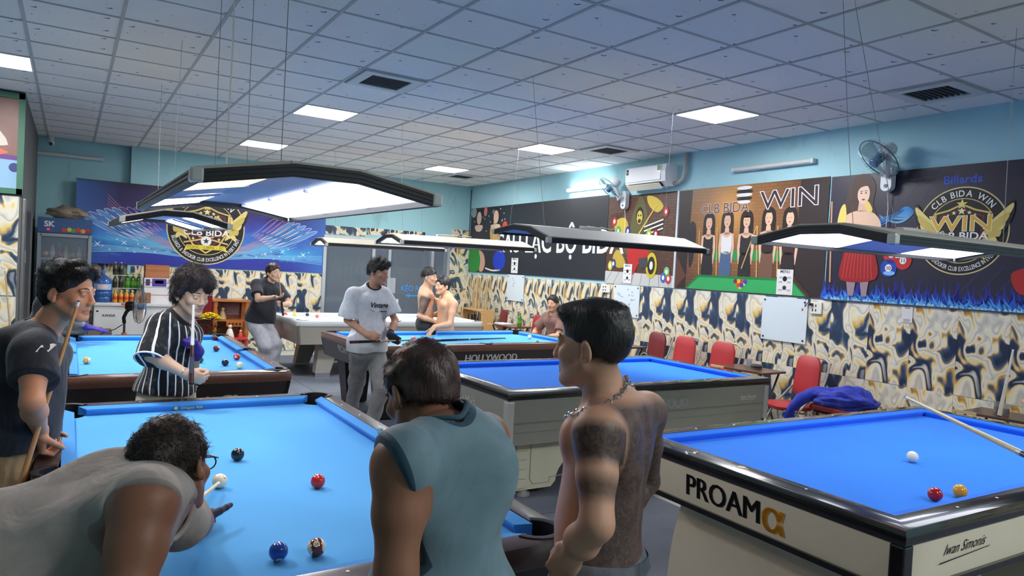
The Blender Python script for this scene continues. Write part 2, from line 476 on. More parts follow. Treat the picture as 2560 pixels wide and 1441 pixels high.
def hair_strands(rng, verts, quads, c, R, n, length, lift, w=.0011, flow=None, back=None):
    """tapered strands rooted on the hair surface"""
    i = rng.integers(0, len(quads), n); q = quads[i]; P0 = verts[q].mean(1)
    nrm = np.cross(verts[q[:, 2]]-verts[q[:, 0]], verts[q[:, 3]]-verts[q[:, 1]]); nrm /= np.maximum(np.linalg.norm(nrm, axis=1), 1e-9)[:, None]
    if flow is None: flow = R@V3((0, .6, -.5))
    fl = np.asarray(flow)[None]+rng.normal(0, .45, (n, 3)); tang = fl-nrm*(fl*nrm).sum(1)[:, None]
    tang /= np.maximum(np.linalg.norm(tang, axis=1), 1e-9)[:, None]
    L = length*rng.uniform(.5, 1.2, n)[:, None]
    end = ((P0+tang*L)-c)@R; keep = ~((end[:, 1] > .045) & (end[:, 2] < .058)) & ~((np.abs(end[:, 0]) > .06) & (end[:, 1] > .02) & (end[:, 2] < .03))
    P0, nrm, tang, L = P0[keep], nrm[keep], tang[keep], L[keep]; n = len(P0)
    side = np.cross(tang, nrm)
    vs = []; fs = []
    S = 4
    for k in range(S+1):
        t = k/S; p = P0-nrm*.003+tang*L*t+nrm*L*lift*(t-.75*t*t)
        ww = w*(1-t*.85)
        vs += [p+side*ww, p-side*ww*.5+nrm*ww*.8, p-side*ww*.5-nrm*ww*.8]
    v = np.stack(vs, 1).reshape(-1, 3); m = 3*(S+1); base = (np.arange(n)*m)[:, None]
    for k in range(S):
        for j in range(3):
            fs.append(base+np.array([[k*3+j, k*3+(j+1) % 3, (k+1)*3+(j+1) % 3, (k+1)*3+j]]))
    return v, np.concatenate(fs)
HAIR = {}
def hair_mat(name, col):
    if name in HAIR: return HAIR[name]
    t = NT(name, rough=.42, spec=.5); o = t.obj()
    n = t.noise(t.mapping(o, scale=(1, 1, .35)), 130, 3); c = t.mix(n.outputs['Fac'], tuple(v*.55 for v in col), tuple(min(255, v*1.7) for v in col))
    t.color(c); t.bump(n.outputs['Fac'], .5, .006); HAIR[name] = t.m; return t.m

def person(label, sp, group=None):
    """sp: dict with pelvis, neck, yaw (facing, radians about z from +Y to the right), head, look, wrists, ankles, clothes"""
    s = sp.get('s', 1.); h = sp.get('res', .008); hh = sp.get('hres', .0036)
    rng = np.random.default_rng(sp.get('seed', 1))
    pel, neck = V3(sp['pelvis']), V3(sp['neck']); spine = unit(neck-pel)
    yp, ys = sp['yaw'], sp.get('syaw', sp['yaw'])
    Fp, Fs = V3((math.sin(yp), math.cos(yp), 0)), V3((math.sin(ys), math.cos(ys), 0))
    if 'sfwd' in sp: Fs = V3(sp['sfwd'])
    Rp = frame(Fp, sp.get('pup', spine*.6+V3((0, 0, .4)))); Rs = frame(Fs, spine)
    wd = sp.get('w', 1.)*s; fat = sp.get('fat', 1.)
    sh = .178*wd
    if 'tilt' in sp: Rs = Rs@np.array(Matrix.Rotation(sp['tilt'], 3, 'Y'))
    sup = Rs[:, 2]
    shc = neck-sup*.072*s
    shL = V3(sp['shL']) if 'shL' in sp else shc-Rs[:, 0]*sh
    shR = V3(sp['shR']) if 'shR' in sp else shc+Rs[:, 0]*sh
    hpL, hpR = pel-Rp[:, 0]*.088*s-Rp[:, 2]*.05*s, pel+Rp[:, 0]*.088*s-Rp[:, 2]*.05*s
    ua, fa, th, sk = .285*s, .245*s, .415*s, .405*s
    elL, wrL = ik(shL, sp['wrL'], ua, fa, sp.get('elL', -Rs[:, 0]*.5-Rs[:, 1]*.6-V3((0, 0, .6))))
    elR, wrR = ik(shR, sp['wrR'], ua, fa, sp.get('elR', Rs[:, 0]*.5-Rs[:, 1]*.6-V3((0, 0, .6))))
    for k_, sh_ in (('L', shL), ('R', shR)):
        if 'el'+k_+'p' in sp:
            if k_ == 'L': elL, wrL = V3(sp['elLp']), V3(sp['wrL'])
            else: elR, wrR = V3(sp['elRp']), V3(sp['wrR'])
    knL, anL = ik(hpL, sp['anL'], th, sk, sp.get('knL', Fp)); knR, anR = ik(hpR, sp['anR'], th, sk, sp.get('knR', Fp))
    hc = V3(sp['head']); look = unit(sp['look']); Rh = frame(look, sp.get('hup', (0, 0, 1)))
    hs = sp.get('hs', 1.)*s
    mid = pel*.5+neck*.5-Rs[:, 1]*sp.get('slouch', .0); chest = neck*.72+pel*.28+Rs[:, 1]*.004; belly = pel*.72+neck*.28
    # torso primitives, shared by the skin and the shirts
    def torso(S, o=0., full=True):
        S.ell(chest-sup*.035*s, (.158*wd+o, .107*s*fat**.5+o, .17*s+o), Rs, k=.05)
        S.ell(chest+sup*.07*s-Rs[:, 1]*.012, (.15*wd+o, .085*s+o, .085*s+o), Rs, k=.05)
        S.ell(belly+Rp[:, 1]*(.012+.03*(fat-1)), (.142*wd*fat**.6+o, .104*s*fat+o, .155*s+o), Rs, k=.06)
        S.ell(pel-Rp[:, 2]*.01, (.158*s*fat**.5+o, .112*s*fat**.5+o, .125*s+o), Rp, k=.06)
        for sd, p in ((-1, shL), (1, shR)):
            S.ell(p-sup*.008*s, (.054*s+o, .054*s+o, .058*s+o), Rs, k=.06)
            S.cone(neck-sup*.015*s-Rs[:, 1]*.012, p+sup*.016*s-Rs[:, 1]*.008, .048*s+o, .034*s+o, k=.06)
            if full:
                S.ell(chest+Rs[:, 0]*sd*.075*wd+Rs[:, 1]*.073*s+sup*.035*s, (.07*wd+o, .036*s+o, .058*s+o), Rs, k=.035)
                S.ell(chest+Rs[:, 0]*sd*.085*wd-Rs[:, 1]*.075*s+sup*.02*s, (.06*wd+o, .030*s+o, .085*s+o), Rs, k=.035)
    B = SDF(); torso(B)
    B.cone(chest-Rs[:, 1]*.115*s+sup*.12*s, pel-Rp[:, 1]*.125*s+Rp[:, 2]*.09*s, .009, .009, k=.03, cut=True)
    B.cone(neck-sup*.04*s, hc-Rh[:, 2]*.055*s-Rh[:, 1]*.018*s, .062*s, .054*s, k=.03)
    arms = {}
    am = sp.get('arm', 1.)
    for sd, a, e, w_ in ((-1, shL, elL, wrL), (1, shR, elR, wrR)):
        m1 = a*.55+e*.45; d = unit(w_-e)
        B.cone(a, m1, .052*s*am, .047*s*am, k=.03); B.cone(m1, e, .047*s*am, .037*s*am, k=.02)
        B.cone(e, e+d*.08*s, .038*s*am, .041*s*am, k=.02); B.cone(e+d*.08*s, w_, .041*s*am, .0265*s, k=.02)
    for a, k_, n_ in ((hpL, knL, anL), (hpR, knR, anR)):
        B.cone(a, k_, .082*s*fat**.4, .054*s, k=.04); c1 = k_+(n_-k_)*.3
        B.cone(k_, c1, .052*s, .055*s, k=.03); B.cone(c1, n_, .055*s, .036*s, k=.02)
        fd = V3(sp.get('foot', Fp)); fd = unit(fd-V3((0, 0, fd[2])))
        heel = V3((n_[0], n_[1], n_[2]-.055*s))-fd*.04*s
        B.cone(n_, heel+fd*.03*s, .04*s, .036*s, k=.02); B.cone(heel, heel+fd*.13*s, .036*s, .034*s, k=.02); B.cone(heel+fd*.13*s, heel+fd*.2*s-V3((0, 0, .008)), .034*s, .026*s, k=.02)
    parts = []; gloves = []
    v, q = B.eval_mesh(h); parts.append((relax(v, q, 1, .4), q))
    for sd, w_, e, key in ((-1, wrL, elL, 'handL'), (1, wrR, elR, 'handR')):
        hd = sp.get(key)
        if hd is None: hd = ('relax', unit(w_-e), Rs[:, 0]*-sd)
        if hd == 'none': continue
        HS = SDF(); HS.cone(e*.25+w_*.75, w_, .0315*s, .0268*s, k=.02)
        f = unit(hd[1]); n_ = V3(hd[2]); tsd = hd[3] if len(hd) > 3 else (1 if sd > 0 else -1)
        hand_sdf(HS, w_, f, n_, tsd, hd[0], s*sp.get('hand', 1.)); parts.append(HS.eval_mesh(min(hh, .004)))
        arms[key] = (w_, f)
        if sp.get('glove'+key[-1]):
            GS = SDF(); GS.cone(w_*.8+e*.2, w_, .0335*s, .031*s, k=.02); hand_sdf(GS, w_, f, n_, tsd, hd[0], s*sp.get('hand', 1.)*1.07); gloves.append((GS.eval_mesh(min(hh, .004)), sp['glove'+key[-1]]))
    HD = SDF(); head_sdf(HD, hc, Rh, hs, jaw=sp.get('jaw', 1.)); HD.cone(neck*.55+hc*.45-Rh[:, 2]*.02, hc-Rh[:, 2]*.055*s-Rh[:, 1]*.018*s, .0585*s, .054*s, k=.02)
    hv, hq = HD.eval_mesh(hh); parts.append((relax(hv, hq, 1, .3), hq))
    ink = sp.get('ink'); sm = skin_mat(sp.get('skin_name', 'skin'), sp.get('skin', (205, 160, 130)), bool(ink))
    root = empty('person', label, 'person', (pel[0], pel[1], 0), group=group)
    O = V3((pel[0], pel[1], 0))
    parts = [(a-O, b) for a, b in parts]
    me = np_mesh('body', parts, sm)
    allv = np.concatenate([p[0] for p in parts])+O; loc = (allv-hc)@Rh/hs
    lipm = (np.abs(loc[:, 0]) < .026) & (loc[:, 1] > .078) & (np.abs(loc[:, 2]+.0675) < .0145*(1-np.minimum(1, np.abs(loc[:, 0])/.03)**2)+.001)
    at = me.attributes.new('lip', 'FLOAT', 'POINT'); at.data.foreach_set('value', (lipm*.5).astype(np.float32))
    cap = sp.get('fade', 0.)
    x, y, z = loc[:, 0], loc[:, 1], loc[:, 2]
    line = .055-.35*np.clip(y+.01, 0, .06)  # hairline height used for clipper-cut sides
    scalp = np.clip((z+.080-np.clip(y+.02, 0, .1)*1.9)/.07, 0, 1)*np.clip((.012-y+np.clip(z-.02, 0, .1)*.9)/.02, 0, 1)*(np.abs(loc).max(1) < .16)
    earz = ((np.abs(x) > .079) & (np.abs(y+.01) < .03) & (np.abs(z) < .045))
    at = me.attributes.new('stubble', 'FLOAT', 'POINT'); at.data.foreach_set('value', (scalp*cap*~earz).astype(np.float32))
    if ink:
        at = me.attributes.new('ink', 'FLOAT', 'POINT'); at.data.foreach_set('value', ink(allv, dict(Rs=Rs, chest=chest, belly=belly, pel=pel, neck=neck, shL=shL, elL=elL, shR=shR, elR=elR, wrL=wrL, sup=sup)).astype(np.float32))
    place(me, 'body', root)
    for (gv, gq), gm in gloves: place(np_mesh('glove', [(gv-O, gq)], gm), 'glove', root)
    # eyes and brows
    for sx in (-1, 1):
        c = hc+Rh@V3((sx*.031, .0778, .003))*hs-O
        ew = MB(); RM = Matrix([list(r_) for r_ in Rh]); ew.sphere(c, .0112*hs, 14, 9, (1.15, .95, .34), RM)
        n0 = len(ew.f); ew.cur = 1; ew.sphere(c+Rh@V3((0, .0056, -.0006))*hs, .0064*hs, 10, 8, (1.1, 1, .52), RM)
        ew.build('eye', [mat('eye_white', (190, 172, 160), .35), mat('eye_iris', (30, 20, 16), .2)], root, 60)
        bw = MB(); pts = [hc+Rh@V3((sx*(.013+.036*t), .0905-.016*t*t, .0275+.006*math.sin(t*2.4)-.004*t))*hs-O for t in (0, .25, .5, .75, 1)]
        bw.tube(pts, .0030*hs, 6, taper=lambda t: 1.05-.75*t); bw.build('eyebrow', hair_mat('hair_black', (26, 22, 21)), root, 60)
    # hair
    hr = sp.get('hair')
    if hr:
        H = SDF(); P = lambda a, b, c: hc+Rh@V3((a, b, c))*hs
        t0 = hr.get('t', .014)
        H.ell(P(0, -.016, .038), V3((.0765+hr.get('side', t0), .098+t0*.9, .083+hr.get('top', t0)))*hs, Rh, k=.015)
        for e in hr.get('add', []): H.ell(P(*e[0]), V3(e[1])*hs, Rh, k=e[2] if len(e) > 2 else .02)
        if hr.get('nape', True): H.ell(P(0, -.045, -.02), V3((.066, .062, .06))*hs, Rh, k=.02)
        # cut the face, the ears and below the hairline
        fz = hr.get('front', .062)
        H.plane(P(0, hr.get('fy', .052), fz), Rh@V3((0, .95, -.42)), k=.012)if not hr.get('fringe') else H.ell(P(0, .115, -.035), V3((.075, .075, .088))*hs, Rh, k=.012, cut=True)
        for sx in (-1, 1):
            H.ell(P(sx*.09, .02, -.045), V3((.05, .05, .055))*hs, Rh, k=.012, cut=True)
            H.ell(P(sx*.088, .072, -.005), V3((.045, .052, .045))*hs, Rh, k=.012, cut=True)
        H.plane(P(0, -.05, hr.get('low', -.058)), Rh@V3((0, .25, -1)), k=.01)
        amp = hr.get('amp', .004); fr = hr.get('freq', 55); ph = rng.uniform(0, 6, 6)
        def warp(X, Y, Z):
            return amp*(np.sin(X*fr+ph[0]+2*np.sin(Z*fr*.6+ph[3]))*np.sin(Y*fr*.9+ph[1]+1.5*np.sin(X*fr*.5))+.7*np.sin(Z*fr*1.1+ph[2]+2*np.sin(Y*fr*.7+ph[4]))*np.sin(X*fr*1.3+ph[5]))
        hv2, hq2 = H.eval_mesh(hh*1.1, warp=warp)
        pp = [(hv2-O, hq2)]
        if hr.get('n', 1500): pp.append((lambda a: (a[0]-O, a[1]))(hair_strands(rng, hv2, hq2, hc, Rh, hr.get('n', 1500), hr.get('len', .03), hr.get('lift', .35), hr.get('wid', .0012), None if 'flow' not in hr else Rh@V3(hr['flow']))))
        tag(place(np_mesh('hair', pp, hair_mat(hr.get('mat', 'hair_black'), hr.get('col', (26, 22, 21)))), 'hair', root), hr.get('label'))
    # shirt
    st = sp.get('shirt')
    if st:
        o = st.get('o', .012); G = SDF(); torso(G, o, True)
        loose = st.get('loose', .0)
        hem = V3(st['hem']) if 'hem' in st else pel-Rp[:, 2]*.06*s
        G.ell((pel+belly)/2-Rp[:, 2]*.03, (.155*s*fat**.5+o+loose, .115*s*fat+o+loose, .16*s), Rp, k=.05)
        if loose > .025:
            for sd in (-1, 1): G.cone(belly+Rs[:, 0]*sd*.055, hem-Rp[:, 2]*.08+Rp[:, 0]*sd*.062, .100*s*fat**.5+o+loose*.5, .110*s*fat**.5+o+loose*.8, k=.06)
        G.cone(neck-sup*.03*s, neck+sup*.012*s, .064*s+o*.6, .062*s+o*.4, k=.03)
        if st.get('sleeve', 0):
            for a, e in ((shL, elL), (shR, elR)):
                d = unit(e-a); L = st['sleeve']*s
                G.cone(a-d*.01, a+d*(L+.05), .058*s+o, .056*s+o+st.get('flare', .012), k=.035)
                G.slab(a+d*L, d, a+d*(L+.07), .125*s)
        else:
            for sd, a, e in ((-1, shL, elL), (1, shR, elR)):
                ax_ = unit(Rs[:, 0]*sd*.93+unit(e-a)*.36)
                G.slab(a+Rs[:, 0]*sd*st.get('armhole', .008), ax_, a+Rs[:, 0]*sd*.08-V3((0, 0, st.get('holez', .02))), st.get('hole', .155)*s)
        G.ell(neck+sup*st.get('neckz', .028)*s+Rs[:, 1]*st.get('necky', .03), (.068*s, .078*s, st.get('neckr', .05)*s), Rs, k=.006, cut=True)
        G.plane(hem, -(Rp[:, 2]*.9+V3((0, 0, .1))) if 'hemn' not in st else st['hemn'], k=.006)
        fr = st.get('foldf', 26.); amp = st.get('fold', .0035); ph = rng.uniform(0, 6, 4)
        ex, ey, ez = Rs[:, 0], Rs[:, 1], sup
        def warp(X, Y, Z):
            a = X*ex[0]+Y*ex[1]+Z*ex[2]; b = X*ey[0]+Y*ey[1]+Z*ey[2]; c = X*ez[0]+Y*ez[1]+Z*ez[2]
            return amp*(np.sin(a*fr+ph[0]+1.8*np.sin(c*7+ph[1])+b*9)+.8*np.sin(c*fr*.8+ph[2]+2.2*np.sin(a*8+ph[3])+b*14))
        gv, gq = G.eval_mesh(h*.85, warp=warp); gv = relax(gv, gq, 3, .5)
        sme = np_mesh('shirt', [(gv-O, gq)], st['mat'])
        if 'rib' in st:
            hcx = neck+sup*st.get('neckz', .028)*s+Rs[:, 1]*st.get('necky', .03); u = (gv-hcx)@Rs; rr_ = V3((.068*s, .078*s, st.get('neckr', .05)*s))
            k0 = np.sqrt(((u/rr_)**2).sum(1)); rb = .5+(st['rib']-(k0-1)*.062)/.02
            for sd, a, e in ((-1, shL, elL), (1, shR, elR)):
                if st.get('sleeve', 0): continue
                ax_ = unit(Rs[:, 0]*sd*.93+unit(e-a)*.36); pd = (gv-(a+Rs[:, 0]*sd*st.get('armhole', .008)))@ax_
                bc_ = a+Rs[:, 0]*sd*.08-V3((0, 0, st.get('holez', .02))); bd_ = np.linalg.norm(gv-bc_, axis=1)-st.get('hole', .155)*s
                rb = np.maximum(rb, .5+np.minimum((pd+st['rib'])/.02, (.012-bd_)/.02))
            rb = np.clip(rb, 0, 1)
            ra_ = sme.attributes.new('rib', 'FLOAT', 'POINT'); ra_.data.foreach_set('value', rb.astype(np.float32))
        so = place(sme, 'shirt', root); tag(so, st.get('label'))
        if 'collar' in st:   # ribbed neckband following the edge of the neck opening
            bv_ = BVHTree.FromPolygons([Vector(p) for p in gv-O], [tuple(int(i_) for i_ in f_) for f_ in gq]); hcx = neck+sup*st.get('neckz', .028)*s+Rs[:, 1]*st.get('necky', .03); rr_ = V3((.068*s, .078*s, st.get('neckr', .05)*s))*1.05; ring = []
            for kk in range(48):
                az = 2*PI*kk/48; best = None
                for el in np.linspace(-1.35, 1.0, 60):
                    p = hcx+Rs@(rr_*V3((math.cos(el)*math.cos(az), math.cos(el)*math.sin(az), math.sin(el)))); nr = bv_.find_nearest(Vector(p-O))
                    if nr[0] is not None and (Vector(p-O)-nr[0]).dot(nr[1]) < 0: best = p
                ring.append(best)
            ok_ = [r_ for r_ in ring if r_ is not None]
            if len(ok_) > 30:
                for _ in range(9): ok_ = [(ok_[i_-1]+2*ok_[i_]+ok_[(i_+1) % len(ok_)])/4 for i_ in range(len(ok_))]
                tb = MB(); tb.tube([tuple(p-O) for p in ok_], st.get('trimr', .008), 8, closed=True); tb.build('collar', st['collar'], so, 60)
    tr = sp.get('trousers')
    if tr:
        o = tr.get('o', .014); G = SDF()
        G.ell(pel-Rp[:, 2]*.01, (.158*s*fat**.5+o, .112*s*fat**.5+o, .135*s+o), Rp, k=.05)
        for a, k_, n_ in ((hpL, knL, anL), (hpR, knR, anR)):
            fl = tr.get('flare', 0.); L = tr.get('len', 1.)   # 1 = ankle, .5 = knee
            if L > .52:
                e = k_+(n_-k_)*((L-.5)*2)
                G.cone(a, k_, .088*s*fat**.4+o, .060*s+o+fl*.5, k=.05); G.cone(k_, e+unit(n_-k_)*.03, .060*s+o+fl*.5, .046*s+o+fl, k=.03)
                G.slab(e, unit(n_-k_), e+unit(n_-k_)*.08, .13)
            else:
                e = a+(k_-a)*(L*2)
                G.cone(a, e+unit(k_-a)*.04, .090*s*fat**.4+o, .072*s+o+fl, k=.05); G.slab(e, unit(k_-a), e+unit(k_-a)*.09, .15)
        G.plane(pel+Rp[:, 2]*tr.get('rise', .085)*s, Rp[:, 2], k=.006)
        fr = 30.; ph = rng.uniform(0, 6, 3); amp = tr.get('fold', .004)
        def warp(X, Y, Z): return amp*(np.sin(Z*fr+ph[0]+2.5*np.sin(X*11+Y*9+ph[1]))+.6*np.sin((X+Y)*24+ph[2]+2*np.sin(Z*9)))
        gv, gq = G.eval_mesh(h, warp=warp); gv = relax(gv, gq, 1, .4)
        tro = tag(place(np_mesh(tr.get('name', 'trousers'), [(gv-O, gq)], tr['mat']), tr.get('name', 'trousers'), root), tr.get('label'))
    sw = sp.get('shoes')
    if sw:
        for n_ in (anL, anR):
            fd = V3(sp.get('foot', Fp)); fd = unit(fd-V3((0, 0, fd[2]))); b = V3((n_[0], n_[1], n_[2]-.075*s))
            G = SDF(); G.cone(b-fd*.045+V3((0, 0, .03)), b+fd*.13+V3((0, 0, .022)), .046*s, .046*s, k=.02); G.cone(b+fd*.13+V3((0, 0, .022)), b+fd*.2+V3((0, 0, .016)), .046*s, .036*s, k=.02)
            G.cone(b-fd*.03+V3((0, 0, .05)), b-fd*.02+V3((0, 0, .085)), .042, .042, k=.02); G.plane(b+V3((0, 0, -.018)), (0, 0, -1))
            gv, gq = G.eval_mesh(.008); place(np_mesh('shoe', [(gv-O, gq)], sw), 'shoe', root)
    info = dict(root=root, O=O, Rs=Rs, Rh=Rh, Rp=Rp, hc=hc, shL=shL, shR=shR, elL=elL, elR=elR, wrL=wrL, wrR=wrR, chest=chest, neck=neck, pel=pel, sup=sup, arms=arms, hs=hs)
    if st: info['shirt'] = so
    if tr: info['trousers'] = tro
    info.update(knL=knL, knR=knR, hpL=hpL, hpR=hpR)
    return info

def project_on(info, part, vs, fs, ctr, right, up, m, name, off=.003, parent=None):
    """lay flat print (2-D verts) on the surface of a garment"""
    ob = info[part]; me = ob.data
    bv = BVHTree.FromPolygons([v.co for v in me.vertices], [tuple(p.vertices) for p in me.polygons])
    n = unit(np.cross(right, up)); O = info['O']; out = []
    for p in vs:
        w = V3(ctr)+V3(right)*p[0]+V3(up)*p[1]-O
        hit = bv.ray_cast(Vector(w+n*.4), Vector(-n))
        out.append(hit[0]+Vector(n)*off if hit[0] is not None else Vector(w))
    b = MB(); b.add(out, fs); return b.build(name, m, parent or ob)
def cue(label, tip, butt, L=None, group=None, wood=(214, 178, 120), name='billiard_cue', wrap=(24, 24, 26), butt_col=(38, 26, 22), joint=(225, 222, 215)):
    """a billiard cue from tip to butt"""
    a, b = Vector(tip), Vector(butt); d = (b-a); L = L or d.length; d.normalize()
    root = empty(name, label, 'cue', tuple(a+d*L*.5), group=group); o = Vector(root.location)
    P = lambda t: a+d*L*t-o
    r = lambda t: .0062+.0086*t
    m = MB(); m.cyl(P(.017), P(.50), r(.017), r(.5), 12); m.build('shaft', mat('cue_wood_%d_%d' % (wood[0], wood[2]), wood, .35, var=.12, vscale=30, coat=.3), root, 40)
    m = MB(); m.cyl(P(.004), P(.017), r(.01), r(.017), 12); m.build('ferrule', mat('cue_ferrule', (238, 236, 228), .3), root, 40)
    m = MB(); m.cyl(P(0), P(.004), .0055, .0062, 12); m.build('tip', mat('cue_tip', (60, 90, 130), .9), root, 40)
    m = MB(); m.cyl(P(.50), P(.515), r(.5)*1.03, r(.515)*1.03, 12); m.build('joint_collar', mat('cue_joint', joint, .25, .3), root, 40)
    m = MB(); m.cyl(P(.515), P(.66), r(.515), r(.66), 12); m.build('forearm', mat('cue_butt_%d' % butt_col[0], butt_col, .3, coat=.5), root, 40)
    m = MB(); m.cyl(P(.66), P(.86), r(.66)*1.02, r(.86)*1.02, 12); m.build('wrap', mat('cue_wrap_%d' % wrap[0], wrap, .8), root, 40)
    m = MB(); m.cyl(P(.86), P(.985), r(.86), r(.985), 12); m.build('butt_sleeve', mat('cue_butt_%d' % butt_col[0], butt_col, .3, coat=.5), root, 40)
    m = MB(); m.cyl(P(.985), P(1), r(.985), r(1)*.8, 12); m.build('bumper', mat('rubber_black', (22, 22, 22), .8), root, 40)
    return root
# ================================================================ the room
CZ = 3.361; YB = 13.0; XL = -4.2; YN = -3.6
RW0, RWK = 6.69, .026                      # right wall: x = RW0 + RWK*y
rw_ang = math.atan(RWK)
RW_U = Vector((-math.sin(rw_ang), -math.cos(rw_ang), 0)); RW_N = Vector((-math.cos(rw_ang), math.sin(rw_ang), 0))
def rwp(s, z, off=0.):
    return Vector((RW0+RWK*s, s, z)) + RW_N*off
RW_MAT = Matrix((RW_U, Vector((0, 0, 1)), RW_N)).transposed().to_4x4()      # local x along the wall (to the right), y up, z out of the wall
BW_MAT = Matrix((Vector((1, 0, 0)), Vector((0, 0, 1)), Vector((0, -1, 0)))).transposed().to_4x4()
def on_right(o, s, z, off=0.):
    o.matrix_world = Matrix.Translation(rwp(s, z, off)) @ RW_MAT; return o
def on_back(o, x, z, off=0.):
    o.matrix_world = Matrix.Translation((x, YB-off, z)) @ BW_MAT; return o

# painted wall: pale blue green with grime
def paint(name, c1, c2, stain=(120, 150, 140), amt=.5):
    t = NT(name, rough=.75, spec=.25); o = t.obj()
    n = t.noise(o, .9, 5, dist=.4); c = t.mix(n.outputs['Fac'], c1, c2)
    g = t.noise(t.mapping(o, scale=(1, 1, .35)), 3.1, 6, dist=.6, rough=.65)
    f = t.ramp(g.outputs['Fac'], [(.0, (0, 0, 0)), (.60, (0, 0, 0)), (.78, (255, 255, 255))])
    c = t.mix(t.math('MULTIPLY', f, amt), c, stain); t.color(c)
    b = t.noise(o, 120, 3); t.bump(b.outputs['Fac'], .06, .004); return t.m
M_WALL = paint('wall_paint', (158, 202, 212), (170, 212, 220))
M_WALLD = paint('wall_paint_back', (150, 196, 204), (162, 206, 212))
# wall sheets printed with marbled waves
def wave_mat(name, seed, dark, blue):
    t = NT(name, rough=.35, spec=.5); o = t.obj()
    p = t.mapping(o, loc=(seed*1.7, seed*.9, seed), rot=(0, 0, .6), scale=(1.9, 1.1, 1))
    w1 = t.noise(p, 2.1, 1, dist=.2); vv = t.n('VectorMath', operation='SCALE'); t.l(w1.outputs['Color'], vv.inputs[0]); vv.inputs['Scale'].default_value = .9
    va = t.n('VectorMath', operation='ADD'); t.l(p, va.inputs[0]); t.l(vv.outputs[0], va.inputs[1])
    n = t.noise(va.outputs[0], 2.3, 1.2, dist=.9, rough=.4)
    f1 = t.noise(va.outputs[0], 14, 4, dist=2.2); nn = t.math('ADD', n.outputs['Fac'], t.math('MULTIPLY', t.math('SUBTRACT', f1.outputs['Fac'], .5), .05))
    c = t.ramp(nn, [(.0, dark), (.325, dark), (.372, blue), (.388, (186, 142, 72)), (.405, (236, 216, 160)), (.435, (230, 226, 210)), (.49, (190, 186, 170)), (.52, (232, 228, 212)), (.575, (226, 204, 140)), (.602, (182, 136, 60)),
                                  (.618, blue), (.655, dark), (.71, dark), (.74, (150, 156, 156)), (.78, (230, 224, 206))])
    t.color(c); return t.m
M_WAVES = [wave_mat('marbled_wave_%s' % n_, sd, dk, bl) for n_, sd, dk, bl in (('navy', 1.3, (44, 60, 84), (84, 112, 136)), ('indigo', 4.1, (38, 48, 72), (74, 98, 126)), ('teal', 7.7, (52, 74, 92), (92, 132, 158)))]
# ceiling tile with printed moons and specks
t = NT('ceiling_tile', rough=.85, spec=.2); o = t.obj()
inf = t.n('ObjectInfo'); ofs = t.n('VectorMath', operation='ADD'); t.l(o, ofs.inputs[0])
cmb = t.n('CombineXYZ'); rr_ = t.math('MULTIPLY', t.math('FLOOR', t.math('MULTIPLY', inf.outputs['Random'], 3)), 3.7); t.l(rr_, cmb.inputs[0]); t.l(cmb.outputs[0], ofs.inputs[1])
v1 = t.n('TexVoronoi'); v1.inputs['Scale'].default_value = 9; t.l(ofs.outputs[0], v1.inputs['Vector'])
v2 = t.n('TexVoronoi'); v2.inputs['Scale'].default_value = 9; t.l(t.mapping(ofs.outputs[0], loc=(.012, .016, 0)), v2.inputs['Vector'])
moon = t.math('MULTIPLY', t.math('LESS_THAN', v1.outputs['Distance'], .20), t.math('GREATER_THAN', v2.outputs['Distance'], .205))
sel = t.n('SeparateColor'); t.l(v1.outputs['Color'], sel.inputs[0]); moon = t.math('MULTIPLY', moon, t.math('GREATER_THAN', sel.outputs[0], .72))
v3 = t.n('TexVoronoi'); v3.inputs['Scale'].default_value = 15; t.l(ofs.outputs[0], v3.inputs['Vector'])
s3 = t.n('SeparateColor'); t.l(v3.outputs['Color'], s3.inputs[0])
dot = t.math('MULTIPLY', t.math('LESS_THAN', v3.outputs['Distance'], .085), t.math('GREATER_THAN', s3.outputs[0], .5))
spk = t.math('ADD', moon, dot, True)
nz = t.noise(o, 1.5, 4); base = t.mix(nz.outputs['Fac'], (226, 226, 226), (238, 236, 232))
base = t.mix(t.math('MULTIPLY', spk, .85), base, (56, 76, 118)); t.color(base); M_TILE = t.m
M_TILEP = mat('ceiling_tile_plain', (226, 232, 226), .8, var=.03)
M_TBAR = mat('ceiling_bar', (176, 178, 178), .6, var=.1, vscale=3)
# floor: painted concrete with dark rubber mats
t = NT('floor_concrete', rough=.5); o = t.obj(); n = t.noise(o, 2.2, 6, dist=.5); t.color(t.mix(n.outputs['Fac'], (172, 172, 160), (198, 196, 184))); M_FLOOR = t.m
t = NT('floor_mat', rough=.7, spec=.3); o = t.obj(); n = t.noise(o, 3.2, 6, dist=.6); c = t.mix(n.outputs['Fac'], (76, 82, 94), (108, 114, 126)); n2 = t.noise(o, 160, 2); c = t.mix(t.math('MULTIPLY', n2.outputs['Fac'], .3), c, (150, 154, 164)); t.color(c); t.bump(n2.outputs['Fac'], .3, .004); M_FMAT = t.m

m = MB(); m.box((1.6, 4.7, -.1), (12.4, 17.4, .2)); FLOOR = tag(m.build('floor', M_FLOOR), 'worn concrete floor under dark blue rubber mats', kind='structure')
# mats, about 1.2 m square, laid around the tables; strips between stay bare
k = 0
mm = MB(); mm.box((0, 0, .004), (1.192, 1.192, .008)); mat_me = mm.mesh('floor_mat', M_FMAT)
for ix in range(-3, 5):
    for iy in range(-2, 10):
        x, y = ix*1.2+.9, iy*1.2+1.0
        if x > 6.0: continue
        if (ix == 3 and iy in (2, 3)) or (ix == 2 and iy == 3 and False): continue
        place(mat_me, 'floor_mat', FLOOR, (x, y, 0))
